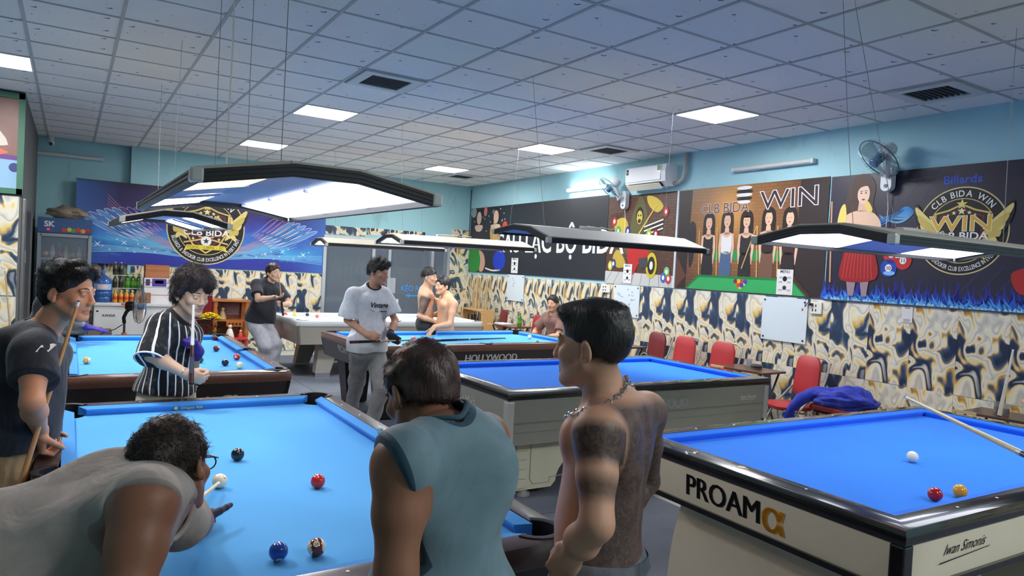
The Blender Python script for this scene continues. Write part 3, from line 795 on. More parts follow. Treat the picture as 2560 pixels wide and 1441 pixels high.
# ceiling
m = MB(); m.box((1.6, 4.7, CZ+.14), (12.4, 17.4, .2)); CEIL = tag(m.build('ceiling', mat('ceiling_void', (120, 122, 125), .9)), 'white suspended ceiling of square printed tiles', kind='structure')
TX, TY, GX, GY = .6077, .6, .266, 4.092
lights_on = {(8, 1), (3, 6), (3, 11), (8, 6), (8, 11), (-2, 6), (-2, 1), (3, -9), (8, -9)}
vents = {(3, 3), (9, -2), (9, 5), (9, 12)}
tm = MB(); tm.box((0, 0, 0), (TX-.012, TY-.012, .012)); tile_me = tm.mesh('ceiling_tile', M_TILE); tilep_me = MB().box((0, 0, 0), (TX-.012, TY-.012, .012)).mesh('ceiling_tile', M_TILEP)
ntile = 0; rest = MB(); rest_n = 0
tiles = []
for i in range(-8, 12):
    for j in range(-13, 16):
        if (i, j) in lights_on or (i, j) in vents: continue
        x, y = GX+(i+.5)*TX, GY+(j+.5)*TY
        if x > RW0+RWK*y+.2 or x < XL-.2 or y > YB+.2: continue
        d = (x-0)*cf.x+y*cf.y; lat = x*cr.x+y*cr.y
        vis = d > .8 and abs(lat/d) < .80 and d > 1.9
        tiles.append((0 if vis else 1, d, i, j, x, y))
tiles.sort()
for nv, d, i, j, x, y in tiles:
    sag = random.Random(i*97+j).uniform(-.002, .002)
    if not nv and ntile < 300:
        place(tilep_me if (i, j) == (3, 1) or random.Random(i*31+j*7).random() < .03 else tile_me, 'ceiling_tile', CEIL, (x, y, CZ+.009+sag)); ntile += 1
    else: rest.box((x, y, CZ+.009), (TX-.012, TY-.012, .012))
tag(rest.build('ceiling_tiles', M_TILE, CEIL), 'remaining ceiling tiles', kind='stuff')
for i in range(-8, 13):
    x = GX+i*TX
    if x > 7.05 or x < XL: continue
    MB().box((x, 4.7, CZ+.003), (.024, 17.2, .012)).build('ceiling_bar', M_TBAR, CEIL)
for j in range(-13, 16):
    y = GY+j*TY
    if y > YB: continue
    MB().box((1.4, y, CZ+.0035), (11.3, .022, .011)).build('ceiling_bar', M_TBAR, CEIL)
# walls
m = MB(); m.add([rwp(-3.8, -.02), rwp(13.2, -.02), rwp(13.2, CZ+.1), rwp(-3.8, CZ+.1)] + [rwp(-3.8, -.02, -.2), rwp(13.2, -.02, -.2), rwp(13.2, CZ+.1, -.2), rwp(-3.8, CZ+.1, -.2)],
      [(0, 1, 2, 3), (7, 6, 5, 4), (0, 4, 5, 1), (1, 5, 6, 2), (2, 6, 7, 3), (3, 7, 4, 0)])
WALL_R = tag(m.build('wall_right', M_WALL), 'pale blue painted long wall', kind='structure')
m = MB(); m.box((1.6, YN-.1, CZ/2), (12.4, .2, CZ+.2)); tag(m.build('wall_rear', M_WALL), 'pale blue wall behind the camera', kind='structure')
m = MB(); m.box((XL-.1, 4.7, CZ/2), (.2, 17.4, CZ+.2)); tag(m.build('wall_left', M_WALL), 'pale blue side wall', kind='structure')
# back wall with the glazed opening x 4.0-6.56, z .66-2.16, and a shallow recess left of x=.79
WX0, WX1, WZ0, WZ1 = 4.0, 6.56, .66, 2.14
m = MB()
m.box((.79-2.6, YB+.25, CZ/2), (5.2, .2, CZ+.2))
m.box(((.79+WX0)/2, YB+.1, CZ/2), (WX0-.79, .2, CZ+.2)); m.box(((WX1+7.2)/2, YB+.1, CZ/2), (7.2-WX1, .2, CZ+.2))
m.box(((WX0+WX1)/2, YB+.1, WZ0/2), (WX1-WX0, .2, WZ0)); m.box(((WX0+WX1)/2, YB+.1, (WZ1+CZ+.1)/2), (WX1-WX0, .2, CZ+.1-WZ1))
m.box((.79+.05, YB+.17, CZ/2), (.1, .1, CZ+.2))
WALL_B = tag(m.build('wall_back', M_WALLD), 'pale blue back wall with a glazed opening', kind='structure')
# dim room behind the glass
m = MB(); m.box((5.3, 15.4, 1.4), (4.2, .1, 3.2)); m.box((3.2, 14.3, 1.4), (.1, 2.2, 3.2)); m.box((7.4, 14.3, 1.4), (.1, 2.2, 3.2)); m.box((5.3, 14.3, -.05), (4.2, 2.3, .1)); m.box((5.3, 14.3, 3.0), (4.2, 2.3, .1))
tag(m.build('wall_porch', mat('porch_wall', (70, 82, 100), .8, var=.2, vscale=2)), 'dim blue grey porch behind the glass', kind='structure')
M_ALU = mat('aluminium', (196, 202, 208), .35, .6)
GLASS = None
t = NT('window_glass', rough=.02); t.b.inputs['Base Color'].default_value = lin((150, 165, 180)); t.b.inputs['Roughness'].default_value = .02
t.b.inputs['Alpha'].default_value = .28; t.b.inputs['Specular IOR Level'].default_value = .8; GLASS = t.m
WIN = empty('window_1', 'aluminium framed sliding glass window in the back wall', kind='structure', loc=((WX0+WX1)/2, YB, WZ0))
wo = Vector(WIN.location)
def wb(x0, x1, z0, z1, y0=-.03, y1=.06, nm='window_frame'):
    q = MB(); q.box(((x0+x1)/2-wo.x, (y0+y1)/2, (z0+z1)/2-wo.z), (x1-x0, y1-y0, z1-z0)); return q.build(nm, M_ALU, WIN)
wb(WX0-.03, WX1+.03, WZ1-.05, WZ1+.02); wb(WX0-.03, WX1+.03, WZ0-.03, WZ0+.05, -.06)
for x in (WX0, 4.95, 5.28, 6.2, WX1): wb(x-.03, x+.03, WZ0+.05, WZ1-.05)
for a, b in ((WX0, 4.95), (4.95, 5.28), (5.28, 6.2), (6.2, WX1)):
    q = MB(); q.box(((a+b)/2-wo.x, .02, (WZ0+WZ1)/2-wo.z), (b-a-.06, .008, WZ1-WZ0-.1)); q.build('pane', GLASS, WIN)
# lettering stuck on the glass
KV, KF = text_mesh('KÉO RA', .115, bold=.02)
q = MB(); q.add([(v.x*.85+5.80-wo.x, .012, v.y+1.16-wo.z) for v in KV], KF); q.build('lettering', mat('sticker_blue', (70, 150, 225), .6), WIN)
q = MB(); q.prism([(5.66-wo.x, 1.07-wo.z), (5.75-wo.x, 1.115-wo.z), (5.75-wo.x, 1.085-wo.z), (5.98-wo.x, 1.085-wo.z), (5.98-wo.x, 1.055-wo.z), (5.75-wo.x, 1.055-wo.z), (5.75-wo.x, 1.025-wo.z)], 1, .010, .013); q.build('arrow', mat('sticker_blue', (70, 150, 225), .6), WIN)
q = MB(); q.box((5.38-wo.x, .012, 1.26-wo.z), (.12, .003, .30)); q.build('paper_notice', mat('paper_grey', (170, 175, 185), .8), WIN)
q = MB(); q.box((5.47-wo.x, .012, .92-wo.z), (.10, .003, .15)); q.build('paper_notice', mat('paper_white', (225, 225, 222), .8), WIN)
# the boxed-out corner with a framed poster: front face y=9.55, side x=-.47
m = MB(); m.box(((-.47+XL)/2, (9.55+13.2)/2, CZ/2), (-.47-XL, 13.2-9.55, CZ)); PART = tag(m.build('wall_partition', mat('partition_paint', (96, 98, 98), .8, var=.25, vscale=2)), 'grey boxed-out corner room', kind='structure')
# wave sheets
def sheets_right(s0, s1, z0, z1, w=.43, start=0):
    me = {}
    n = int(round((s1-s0)/w)); w = (s1-s0)/n
    rows = [(z0, z0+(z1-z0)*.5), (z0+(z1-z0)*.5, z1)]
    for k in range(n):
        s = s0+(k+.5)*w
        mi = 2 if s > 7.3 else (0 if s > 4.2 else 1)
        for r, (a, b) in enumerate(rows):
            key = (mi, r)
            if key not in me: me[key] = MB().box((0, 0, .004), (w-.002, b-a-.002, .008)).mesh('wall_sheet', M_WAVES[mi])
            o = place(me[key], 'wall_sheet', WALL_R)
            on_right(o, s, (a+b)/2+random.Random(k*5+r).uniform(-.002, .002), random.Random(k).uniform(0, .002))
sheets_right(-1.0, 13.0, .02, 1.56)
def sheets_back(x0, x1, z0, z1, n, mi=0, off=.0, par=None):
    w = (x1-x0)/n; me = MB().box((0, 0, .004), (w-.002, z1-z0-.002, .008)).mesh('wall_sheet', M_WAVES[mi])
    for k in range(n): on_back(place(me, 'wall_sheet', par or WALL_B), x0+(k+.5)*w, (z0+z1)/2, off+random.Random(k).uniform(0, .002))
sheets_back(.84, 3.97, .02, 1.43, 7, 0); sheets_back(4.0, 4.78, 2.18, 2.34, 2, 0); sheets_back(4.80, 6.02, 2.22, 2.35, 3, 1)
sheets_back(6.6, 7.02, .02, 1.25, 1, 2); sheets_back(6.6, 7.02, 1.25, 2.46, 1, 2); sheets_back(-.4, .84, .02, 1.45, 3, 0, -.14)
sheets_back(4.03, 6.54, .02, .63, 6, 0)
for k in range(4):
    for r_ in range(2):
        o = place(MB().box((0, 0, .004), (.45, 1.1, .008)).mesh('wall_sheet', M_WAVES[0]), 'wall_sheet', PART)
        o.matrix_world = Matrix.Translation((-.72-k*.455, 9.55, .56+r_*1.11)) @ BW_MAT
# window and skirting done; downpipe trim at the corner of the painted wall
tag(MB().box((0, 0, 0), (.012, .012, 1.2)).build('trim_1', mat('cable_dark', (60, 70, 72), .6), loc=(RW0+RWK*12.96-.02, 12.97, 2.7)), 'thin dark cable down the wall corner', kind='structure')

# ceiling lights
M_LED = mat('led_panel', (255, 255, 255), .5, emit=CEIL_LIGHT, ecol=(252, 250, 250))
def ceiling_light(i, j, label):
    x, y = GX+(i+.5)*TX, GY+(j+.5)*TY
    r = empty('ceiling_light', label, 'ceiling light', (x, y, CZ), group='square LED panels in the ceiling')
    q = MB()
    for dx, dy, a, b in ((-1, 0, .014, .58), (1, 0, .014, .58), (0, -1, .594, .014), (0, 1, .594, .014)): q.box((dx*.29, dy*.285, -.002), (a, b, .012))
    q.build('frame', mat('panel_frame', (225, 228, 230), .5), r)
    MB().box((0, 0, .001), (.568, .556, .006)).build('diffuser', M_LED, r)
    MB().box((0, 0, .02), (.59, .58, .03)).build('housing', mat('panel_frame', (225, 228, 230), .5), r)
lab = {(8, 1): 'square LED ceiling panel above the cream side of the carom tables', (3, 6): 'square LED ceiling panel above the middle of the hall between pool tables', (3, 11): 'square LED ceiling panel near the blue winged banner wall',
       (8, 6): 'square LED ceiling panel beside the small round-cornered ceiling vent', (8, 11): 'square LED ceiling panel near the corner by the black banner', (-2, 6): 'square LED ceiling panel in front of the green framed poster'}
for ij in sorted(lights_on): ceiling_light(*ij, lab.get(ij, 'square LED ceiling panel behind the photographer'))
def vent(i, j, label, sc=1.):
    x, y = GX+(i+.5)*TX, GY+(j+.5)*TY
    r = empty('ceiling_vent', label, 'vent', (x, y, CZ), group='square ceiling vents')
    q = MB()
    for dx, dy, a, b in ((-1, 0, .09, .56), (1, 0, .09, .56), (0, -1, .38, .09), (0, 1, .38, .09)): q.box((dx*.235, dy*.235, -.006), (a, b, .02))
    q.build('frame', mat('vent_frame', (205, 208, 205), .6), r)
    MB().box((0, 0, .012), (.4, .4, .01)).build('filter', mat('vent_dark', (48, 50, 54), .9), r)
    for k in range(9): MB().box((0, -.176+k*.044, -.001), (.39, .012, .016)).build('louvre', mat('vent_louvre', (70, 74, 78), .7), r)
vent(3, 3, 'dark square ceiling vent beyond the plain white ceiling tile'); vent(9, -2, 'dark square ceiling vent near the wall above the emblem banner'); vent(9, 5, 'dark square ceiling vent beside the lit panel near the air conditioner'); vent(9, 12, 'dark square ceiling vent in the far corner over the black banner')
# ================================================================ billiard tables
def wood(name, c1, c2, rough=.28, coat=.4, scale=(1.2, 14, 14)):
    t = NT(name, rough=rough); o = t.obj()
    n = t.noise(t.mapping(o, scale=scale), 3, 5, dist=.6); t.color(t.mix(n.outputs['Fac'], c1, c2)); t.b.inputs['Coat Weight'].default_value = coat; t.b.inputs['Coat Roughness'].default_value = .12
    return t.m
def felt(name, col, wear=(1.16, 1.1, 1.05)):
    t = NT(name, rough=.92, spec=.12); o = t.obj(); n = t.noise(o, 1.6, 5, dist=.4); n2 = t.noise(o, 420, 1)
    c = t.mix(n.outputs['Fac'], tuple(v*.95 for v in col), tuple(min(255, v*f) for v, f in zip(col, (1.05, 1.04, 1.02))))
    sp_ = t.noise(o, 55, 2); f = t.ramp(sp_.outputs['Fac'], [(0, (0, 0, 0)), (.70, (0, 0, 0)), (.78, (255, 255, 255))])
    c = t.mix(t.math('MULTIPLY', f, .12), c, (190, 220, 240)); t.color(c); t.bump(n2.outputs['Fac'], .12, .002); t.b.inputs['Sheen Weight'].default_value = .1
    return t.m
M_WALN = wood('rail_walnut', (58, 42, 38), (92, 70, 62)); M_WALN2 = wood('rail_walnut_red', (84, 54, 44), (122, 84, 68)); M_APR = wood('apron_dark_wood', (30, 24, 24), (52, 42, 40), .35)
M_BLK = mat('gloss_black', (20, 20, 22), .22, coat=.5); M_PKT = mat('pocket_black', (22, 22, 24), .55); M_SIGHT = mat('pearl_sight', (240, 238, 230), .25)
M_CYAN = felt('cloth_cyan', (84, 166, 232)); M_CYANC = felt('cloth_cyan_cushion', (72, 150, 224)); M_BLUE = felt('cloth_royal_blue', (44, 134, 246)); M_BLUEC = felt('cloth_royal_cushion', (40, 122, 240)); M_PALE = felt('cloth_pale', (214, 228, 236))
M_CHROME = mat('chrome', (215, 218, 222), .12, 1.); M_SILVER = mat('silver_paint', (196, 196, 194), .35, .5)
TABLE_Z = .79; NOSE_Z = .826

def billiard_table(label, ctr, rot, L, W, style, mt):
    """local x = long axis. style 'pool' with six pockets or 'carom'. Heights are real; mt holds materials"""
    T = empty('pool_table' if style == 'pool' else 'carom_table', label, 'billiard table', (ctr[0], ctr[1], 0), rot)
    hx, hy = L/2, W/2; cw = .05; rw = mt.get('rw', .105); zt = mt.get('zt', .838)
    bx_, by_ = hx+cw, hy+cw; ox, oy = bx_+rw, by_+rw
    pool = style == 'pool'
    pr_, sr = .064, .060
    corners = [(sx*(hx+.03), sy*(hy+.03)) for sx in (-1, 1) for sy in (-1, 1)]; sides = [(0, sy*(hy+cw+.022)) for sy in (-1, 1)]
    pockets = [(c, pr_) for c in corners]+[(c, sr) for c in sides] if pool else []
    # bed: fine grid with the pocket mouths left open
    q = MB(); q.box((0, 0, TABLE_Z-.03), (2*(hx+.035 if pool else bx_), 2*(hy+.02 if pool else by_), .06)); 
    if pool:
        q = MB(); pts = []
        def arc(c, r, a0, a1, n=8): return [(c[0]+r*math.cos(math.radians(a0+(a1-a0)*k/n)), c[1]+r*math.sin(math.radians(a0+(a1-a0)*k/n))) for k in range(n+1)]
        ex, ey = hx+.034, hy+.034
        pts += arc((ex, ey), .085, 270, 180)[0:]; pts += arc((0, ey+.03), .062, 332, 208)
        pts += arc((-ex, ey), .085, 0, -90); pts += arc((-ex, -ey), .085, 90, 0); pts += arc((0, -ey-.03), .062, 152, 28); pts += arc((ex, -ey), .085, 180, 90)
        q.prism(pts, 2, TABLE_Z-.045, TABLE_Z)
    q.build('bed_cloth', mt['cloth'], T)
    MB().box((0, 0, TABLE_Z-.085), (2*ox-.2, 2*oy-.2, .07)).build('slate_bed', mat('slate', (70, 72, 75), .8), T)
    # cushions
    def cush(a, b, nrm, ea, eb):
        """nose line from a to b (2-D), nrm points out to the rail, ea/eb: how much longer the back edge is at each end"""
        a, b, nrm = Vector(a), Vector(b), Vector(nrm); d = (b-a).normalized()
        A, B = a+nrm*cw-d*ea, b+nrm*cw+d*eb; a1, b1 = a+nrm*.016, b+nrm*.016
        vs = [(a.x, a.y, NOSE_Z), (b.x, b.y, NOSE_Z), (B.x, B.y, zt-.002), (A.x, A.y, zt-.002), (a.x, a.y, NOSE_Z-.009), (b.x, b.y, NOSE_Z-.009), (B.x, B.y, TABLE_Z+.0005), (A.x, A.y, TABLE_Z+.0005), (a1.x, a1.y, TABLE_Z+.0005), (b1.x, b1.y, TABLE_Z+.0005)]
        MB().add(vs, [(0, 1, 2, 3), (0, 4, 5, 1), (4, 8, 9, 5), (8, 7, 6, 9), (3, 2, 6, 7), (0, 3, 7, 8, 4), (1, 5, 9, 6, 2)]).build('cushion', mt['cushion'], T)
    if pool:
        g, sg = .058, .064
        for sy in (-1, 1):
            cush((-hx+g, sy*hy), (-sg, sy*hy), (0, sy), cw*.8, cw*.22-.012); cush((sg, sy*hy), (hx-g, sy*hy), (0, sy), cw*.22-.012, cw*.8)
        for sx in (-1, 1): cush((sx*hx, -hy+g), (sx*hx, hy-g), (sx, 0), cw*.8, cw*.8)
    else:
        for sy in (-1, 1): cush((-hx, sy*hy), (hx, sy*hy), (0, sy), cw, cw)
        for sx in (-1, 1): cush((sx*hx, -hy), (sx*hx, hy), (sx, 0), cw, cw)
    # rail top: strip between the inner outline (with pocket notches) and the outer rectangle
    inner = []
    def seg(a, b, n):
        for k in range(n): inner.append((a[0]+(b[0]-a[0])*k/n, a[1]+(b[1]-a[1])*k/n))
    if pool:
        def notch(c, r, a0, a1, n=10):
            for k in range(n+1):
                a = math.radians(a0+(a1-a0)*k/n); inner.append((c[0]+r*math.cos(a), c[1]+r*math.sin(a)))
        cx_, cy_ = hx+.03, hy+.03; R1 = .078; ys = hy+cw+.012; R2 = .066
        a1 = math.degrees(math.acos(min(1, (by_-cy_)/R1)))
        for (sx, sy) in ((1, 1), (-1, 1), (-1, -1), (1, -1)):
            b0 = {(1, 1): -70, (-1, 1): 20, (-1, -1): 110, (1, -1): 200}[(sx, sy)]
            if (sx, sy) == (1, 1): notch((cx_, cy_), R1, -72, 162)
            if (sx, sy) == (-1, 1):
                inner.append((.2, by_)); notch((0, ys), R2, -2, 182); inner.append((-.2, by_)); notch((-cx_, cy_), R1, 18, 252)
            if (sx, sy) == (-1, -1): notch((-cx_, -cy_), R1, 108, 342)
            if (sx, sy) == (1, -1):
                inner.append((-.2, -by_)); notch((0, -ys), R2, 178, 362); inner.append((.2, -by_)); notch((cx_, -cy_), R1, 198, 432)
    else: inner = [(bx_, -by_), (bx_, by_), (-bx_, by_), (-bx_, -by_)]
    rc = mt.get('rc', .03)
    def outp(p):
        x, y = p
        fx, fy = abs(x)/(bx_), abs(y)/(by_)
        if pool:
            if abs(y) >= by_-.012 and abs(x) < hx-.06: return (x, math.copysign(oy, y))
            if abs(x) >= bx_-.012 and abs(y) < hy-.06: return (math.copysign(ox, x), y)
            # around the corner: push radially from the pocket centre
            c = (math.copysign(hx+.03, x), math.copysign(hy+.03, y)); d = Vector((x-c[0], y-c[1]))
            if d.x*c[0] <= 0 and abs(d.x) >= abs(d.y)*.0 and d.y*c[1] > 0: return (c[0]+d.x*1.0, math.copysign(oy, y))
            if d.y*c[1] <= 0 and d.x*c[0] > 0: return (math.copysign(ox, x), c[1]+d.y)
            k_ = min((ox-abs(c[0]))/max(abs(d.x), 1e-6), (oy-abs(c[1]))/max(abs(d.y), 1e-6))
            px, py = c[0]+d.x*k_, c[1]+d.y*k_
            # round the outer corner
            ccx, ccy = math.copysign(ox-rc, x), math.copysign(oy-rc, y); e = Vector((px-ccx, py-ccy))
            if e.x*c[0] > 0 and e.y*c[1] > 0 and e.length > rc: e = e.normalized()*rc; px, py = ccx+e.x, ccy+e.y
            return (px, py)
        return (math.copysign(ox, x), math.copysign(oy, y))
    outer = [outp(p) for p in inner]; n = len(inner)
    rnd = mt.get('round', .022); zb = mt.get('zb', .755)
    shr = lambda p, d: (p[0]-math.copysign(min(d, abs(p[0])), p[0]) if abs(abs(p[0])-ox) < .04 or not pool else p[0], p[1]-math.copysign(min(d, abs(p[1])), p[1]) if abs(abs(p[1])-oy) < .04 or not pool else p[1])
    rings = [[(p[0], p[1], TABLE_Z-.06) for p in inner], [(p[0], p[1], zt) for p in inner], [shr(p, rnd)+(zt,) for p in outer], [shr(p, rnd*.3)+(zt-rnd*.3,) for p in outer], [p+(zt-rnd,) for p in outer], [p+(zb+.012,) for p in outer], [shr(p, .008)+(zb,) for p in outer], [shr(p, .05)+(zb,) for p in outer]]
    vs = [v for r in rings for v in r]; fs = []
    for k in range(len(rings)-1):
        for i in range(n): fs.append((k*n+i, k*n+(i+1) % n, (k+1)*n+(i+1) % n, (k+1)*n+i))
    MB().add(vs, fs).build('rail', mt['rail'], T, 35)
    # pockets: liner cup and lip
    for i, (c, r) in enumerate(pockets):
        cc = c if i < 4 else (c[0], math.copysign(hy+cw+.012, c[1])); r2 = .078 if i < 4 else .066
        q = MB(); q.lathe([(.004, TABLE_Z-.14), (r2-.012, TABLE_Z-.14), (r2-.003, TABLE_Z-.06)], (cc[0], cc[1], 0), 24)
        q.build('pocket', M_PKT, T, 40)
        a0 = {0: 180, 1: 90, 2: 270, 3: 0}.get(i, 180 if c[1] < 0 else 0)
        q = MB(); arcn = 14; sw = 225 if i < 4 else 180; st = math.degrees(math.atan2(c[1], c[0] if i < 4 else 0))-sw/2
        if i < 4: st = math.degrees(math.atan2(math.copysign(1, c[1]), math.copysign(1, c[0])))-sw/2
        vs = []; fs = []
        for k in range(arcn+1):
            a = math.radians(st+sw*k/arcn)
            for rr, z in ((r2-.006, TABLE_Z-.08), (r2-.006, zt+.003), (r2+.004, zt+.006), (r2+.02, zt+.0045), (r2+.02, zt-.004)): vs.append((cc[0]+rr*math.cos(a), cc[1]+rr*math.sin(a), z))
        for k in range(arcn):
            for j in range(4): fs.append((k*5+j, k*5+j+1, (k+1)*5+j+1, (k+1)*5+j))
        q.add(vs, fs); q.build('pocket_rim', mt.get('rim', M_PKT), T, 40)
    # sights
    sm = MB(); sm.lathe([(.0062, 0), (.0062, .0012), (.004, .0018)], n=10); sight = sm.mesh('sight', M_SIGHT)
    yo, xo = by_+rw*.38, bx_+rw*.38
    for k in range(1, 8):
        if pool and k == 4: continue
        for sy in (-1, 1): place(sight, 'sight', T, (-hx+L*k/8, sy*yo, zt))
    for k in range(1, 4):
        for sx in (-1, 1): place(sight, 'sight', T, (sx*xo, -hy+W*k/4, zt))
    # apron
    za, zlow = mt.get('za', .755), mt.get('zl', .56); ia = mt.get('inset', .012); tp = mt.get('taper', .035)
    for sy in (-1, 1):
        y0, y1 = sy*(oy-ia), sy*(oy-ia-tp); xx = ox-ia
        MB().add([(-xx, y0, za), (xx, y0, za), (xx-tp, y1, zlow), (-xx+tp, y1, zlow), (-xx, y0-sy*.03, za), (xx, y0-sy*.03, za), (xx-tp, y1-sy*.03, zlow), (-xx+tp, y1-sy*.03, zlow)],
                 [(0, 1, 2, 3), (7, 6, 5, 4), (0, 4, 5, 1), (1, 5, 6, 2), (2, 6, 7, 3), (3, 7, 4, 0)]).build('apron', mt['apron'], T)
    for sx in (-1, 1):
        x0, x1 = sx*(ox-ia), sx*(ox-ia-tp); yy = oy-ia
        MB().add([(x0, -yy, za), (x0, yy, za), (x1, yy-tp, zlow), (x1, -yy+tp, zlow), (x0-sx*.03, -yy, za), (x0-sx*.03, yy, za), (x1-sx*.03, yy-tp, zlow), (x1-sx*.03, -yy+tp, zlow)],
                 [(0, 1, 2, 3), (7, 6, 5, 4), (0, 4, 5, 1), (1, 5, 6, 2), (2, 6, 7, 3), (3, 7, 4, 0)]).build('apron', mt['apron'], T)
    MB().box((0, 0, zlow+.012), (2*(ox-ia-tp)-.02, 2*(oy-ia-tp)-.02, .024)).build('underside', mat('underside', (40, 38, 38), .8), T)
    T['dims'] = (ox, oy); info = dict(T=T, ox=ox, oy=oy, ia=ia, tp=tp, za=za, zl=zlow, L=L, W=W, rot=rot, ctr=ctr)
    return info
def letter_on(tb, side, txt, u, z, h, m, bold=.02, shear=0, wid=1., parts=None, name='lettering'):
    """lettering on an apron; side '-y','+y','-x','+x'; u is measured to the right as seen from outside"""
    v0, f0 = text_mesh(txt, h, bold=0, shear=shear); za, zl, tp = tb['za'], tb['zl'], tb['tp']
    q = MB(); out = []; v = []; f = []
    for dx in ((-1, -.5, 0, .5, 1) if bold else (0,)):
        n0 = len(v); v += [p+Vector((dx*bold*h, 0, 0)) for p in v0]; f += [tuple(i+n0 for i in g_) for g_ in f0]
    for p in v:
        x, zz = u+p.x*wid, z+p.y; k = tp*(za-zz)/(za-zl); e = .0025
        if side == '-y': out.append((x, -(tb['oy']-tb['ia']-k)-e, zz))
        elif side == '+y': out.append((-x, (tb['oy']-tb['ia']-k)+e, zz))
        elif side == '-x': out.append((-(tb['ox']-tb['ia']-k)-e, -x, zz))
        else: out.append(((tb['ox']-tb['ia']-k)+e, x, zz))
    q.add(out, f); return q.build(name, m, tb['T'])
M_LETW = mat('letter_white', (222, 222, 216), .5); M_LETK = mat('letter_black', (18, 18, 20), .5); M_LETO = mat('letter_orange', (232, 160, 40), .5)
H90 = PI/2
# A: the near pool table (long axis along y)
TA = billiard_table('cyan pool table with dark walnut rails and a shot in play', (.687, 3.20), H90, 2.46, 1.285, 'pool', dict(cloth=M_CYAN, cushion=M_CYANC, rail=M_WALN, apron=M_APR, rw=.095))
v, f = text_mesh('Dragon 900', .017, bold=.01)
q = MB(); q.add([(1.23-.001+.0, 0, 0)], []); 
q = MB(); q.add([(1.2285-(p.y*0), -p.x+.06, TABLE_Z+.028+p.y*.9-.018) for p in v], f); q.build('cloth_label', mat('cloth_print', (196, 206, 96), .6), TA['T'])
q = MB(); q.lathe([(.006, 0), (.010, .0), (.010, .001), (.006, .001)], n=16, axis=0, c=(1.2275, .145, TABLE_Z+.0175)); q.build('cloth_label', mat('cloth_print', (196, 206, 96), .6), TA['T'])
# B: the pool table beyond it
TB = billiard_table('cyan pool table with red-brown rails behind the striped shirt man', (.705, 6.81), H90, 2.36, 1.27, 'pool', dict(cloth=M_CYAN, cushion=M_CYANC, rail=M_WALN2, apron=M_APR, rw=.095, zl=.50))
letter_on(TB, '-x', 'Proami', .02, .585, .085, M_LETW, .05); letter_on(TB, '-x', 'α', .325, .585, .105, M_LETW, .05, wid=1.3)
# C: the pool table marked HOLLYWOOD
TC = billiard_table('cyan pool table with black sides lettered in white capitals', (4.08, 7.74), math.radians(1.8), 2.62, 1.25, 'pool', dict(cloth=M_CYAN, cushion=M_CYANC, rail=M_WALN2, apron=M_APR, rw=.10, zl=.56))
letter_on(TC, '-y', 'HOLLYWOOD', .05, .635, .085, M_LETW, .05, wid=.92); letter_on(TC, '-x', 'PROAM', -.05, .66, .085, M_LETW, .03, wid=.75); letter_on(TC, '-x', 'α', .22, .655, .085, M_LETW, .04, wid=1.1)
# D: grey table with pale cloth
M_GREY = mat('table_grey', (150, 146, 136), .4, var=.05, coat=.2)
TD = billiard_table('grey pool table with pale cloth and splayed grey legs', (4.17, 10.58), math.radians(.5), 2.70, 1.24, 'pool', dict(cloth=M_PALE, cushion=M_PALE, rail=mat('rail_pale', (196, 200, 200), .35), apron=M_GREY, rw=.10, zl=.50, rc=.09, rim=M_CHROME))
letter_on(TD, '-y', 'RASSUNG', .15, .60, .08, mat('letter_silver', (196, 198, 198), .4), .03, wid=1.2)
# E and F: carom tables
M_EGREY = mat('apron_grey', (140, 140, 130), .4, var=.04, coat=.2); M_CREAM = mat('cream_panel', (226, 214, 188), .4, var=.03, coat=.2); M_ECREAM = mat('pedestal_cream', (208, 206, 182), .45, var=.05)
TE = billiard_table('royal blue carom table with grey sides on cream arched legs', (4.07, 5.0), math.radians(.3), 2.54, 1.27, 'carom', dict(cloth=M_BLUE, cushion=M_BLUEC, rail=M_BLK, apron=M_EGREY, rw=.105, zb=.775, za=.775, zl=.535, taper=.012))
letter_on(TE, '-y', 'HOLLYWOOD', .06, .625, .085, M_LETW, .05, wid=.85); letter_on(TE, '-y', 'Iwan Simonis', 1.15, .66, .032, M_LETW, .0, .5, .9); letter_on(TE, '-x', 'PROAM@', .1, .63, .085, M_LETW, .03, wid=.8)
q = MB(); q.box((1.15, -TE['oy']-.002+TE['ia']+.006, .650), (.2, .003, .003)); q.build('lettering', M_LETW, TE['T'])
TF = billiard_table('royal blue carom table with cream sides and black rails', (4.06, 2.14), math.radians(-1.2), 2.54, 1.27, 'carom', dict(cloth=M_BLUE, cushion=M_BLUEC, rail=M_BLK, apron=M_CREAM, rw=.105, zb=.765, za=.77, zl=.585, taper=.012, round=.03))
letter_on(TF, '-x', 'PROAM', -.10, .628, .108, M_LETK, .045, wid=.92); letter_on(TF, '-x', 'α', .198, .612, .142, M_LETO, .05, wid=1.0); letter_on(TF, '-y', 'Iwan Simonis', -.98, .685, .045, M_LETK, .0, .5, .95)
q = MB(); q.add([(-1.16, -TF['oy']+TF['ia']+.002, .655), (-.78, -TF['oy']+TF['ia']+.002, .672), (-.78, -TF['oy']+TF['ia']+.002, .675), (-1.16, -TF['oy']+TF['ia']+.002, .66)], [(0, 1, 2, 3)]); q.build('lettering', M_LETK, TF['T'])
def ring_trim(tb, z0, z1, m, name='trim', out=.004):
    ox, oy, ia = tb['ox']-tb['ia']+out, tb['oy']-tb['ia']+out, 0
    q = MB()
    for sy in (-1, 1): q.box((0, sy*(oy-.01), (z0+z1)/2), (2*ox, .02, z1-z0))
    for sx in (-1, 1): q.box((sx*(ox-.01), 0, (z0+z1)/2), (.02, 2*oy, z1-z0))
    return q.build(name, m, tb['T'])
ring_trim(TF, .565, .59, M_BLK); ring_trim(TE, .60, .606, mat('groove_grey', (120, 120, 112), .5), out=-.003); ring_trim(TE, .44, .536, M_EGREY, 'lower_apron', -.02)
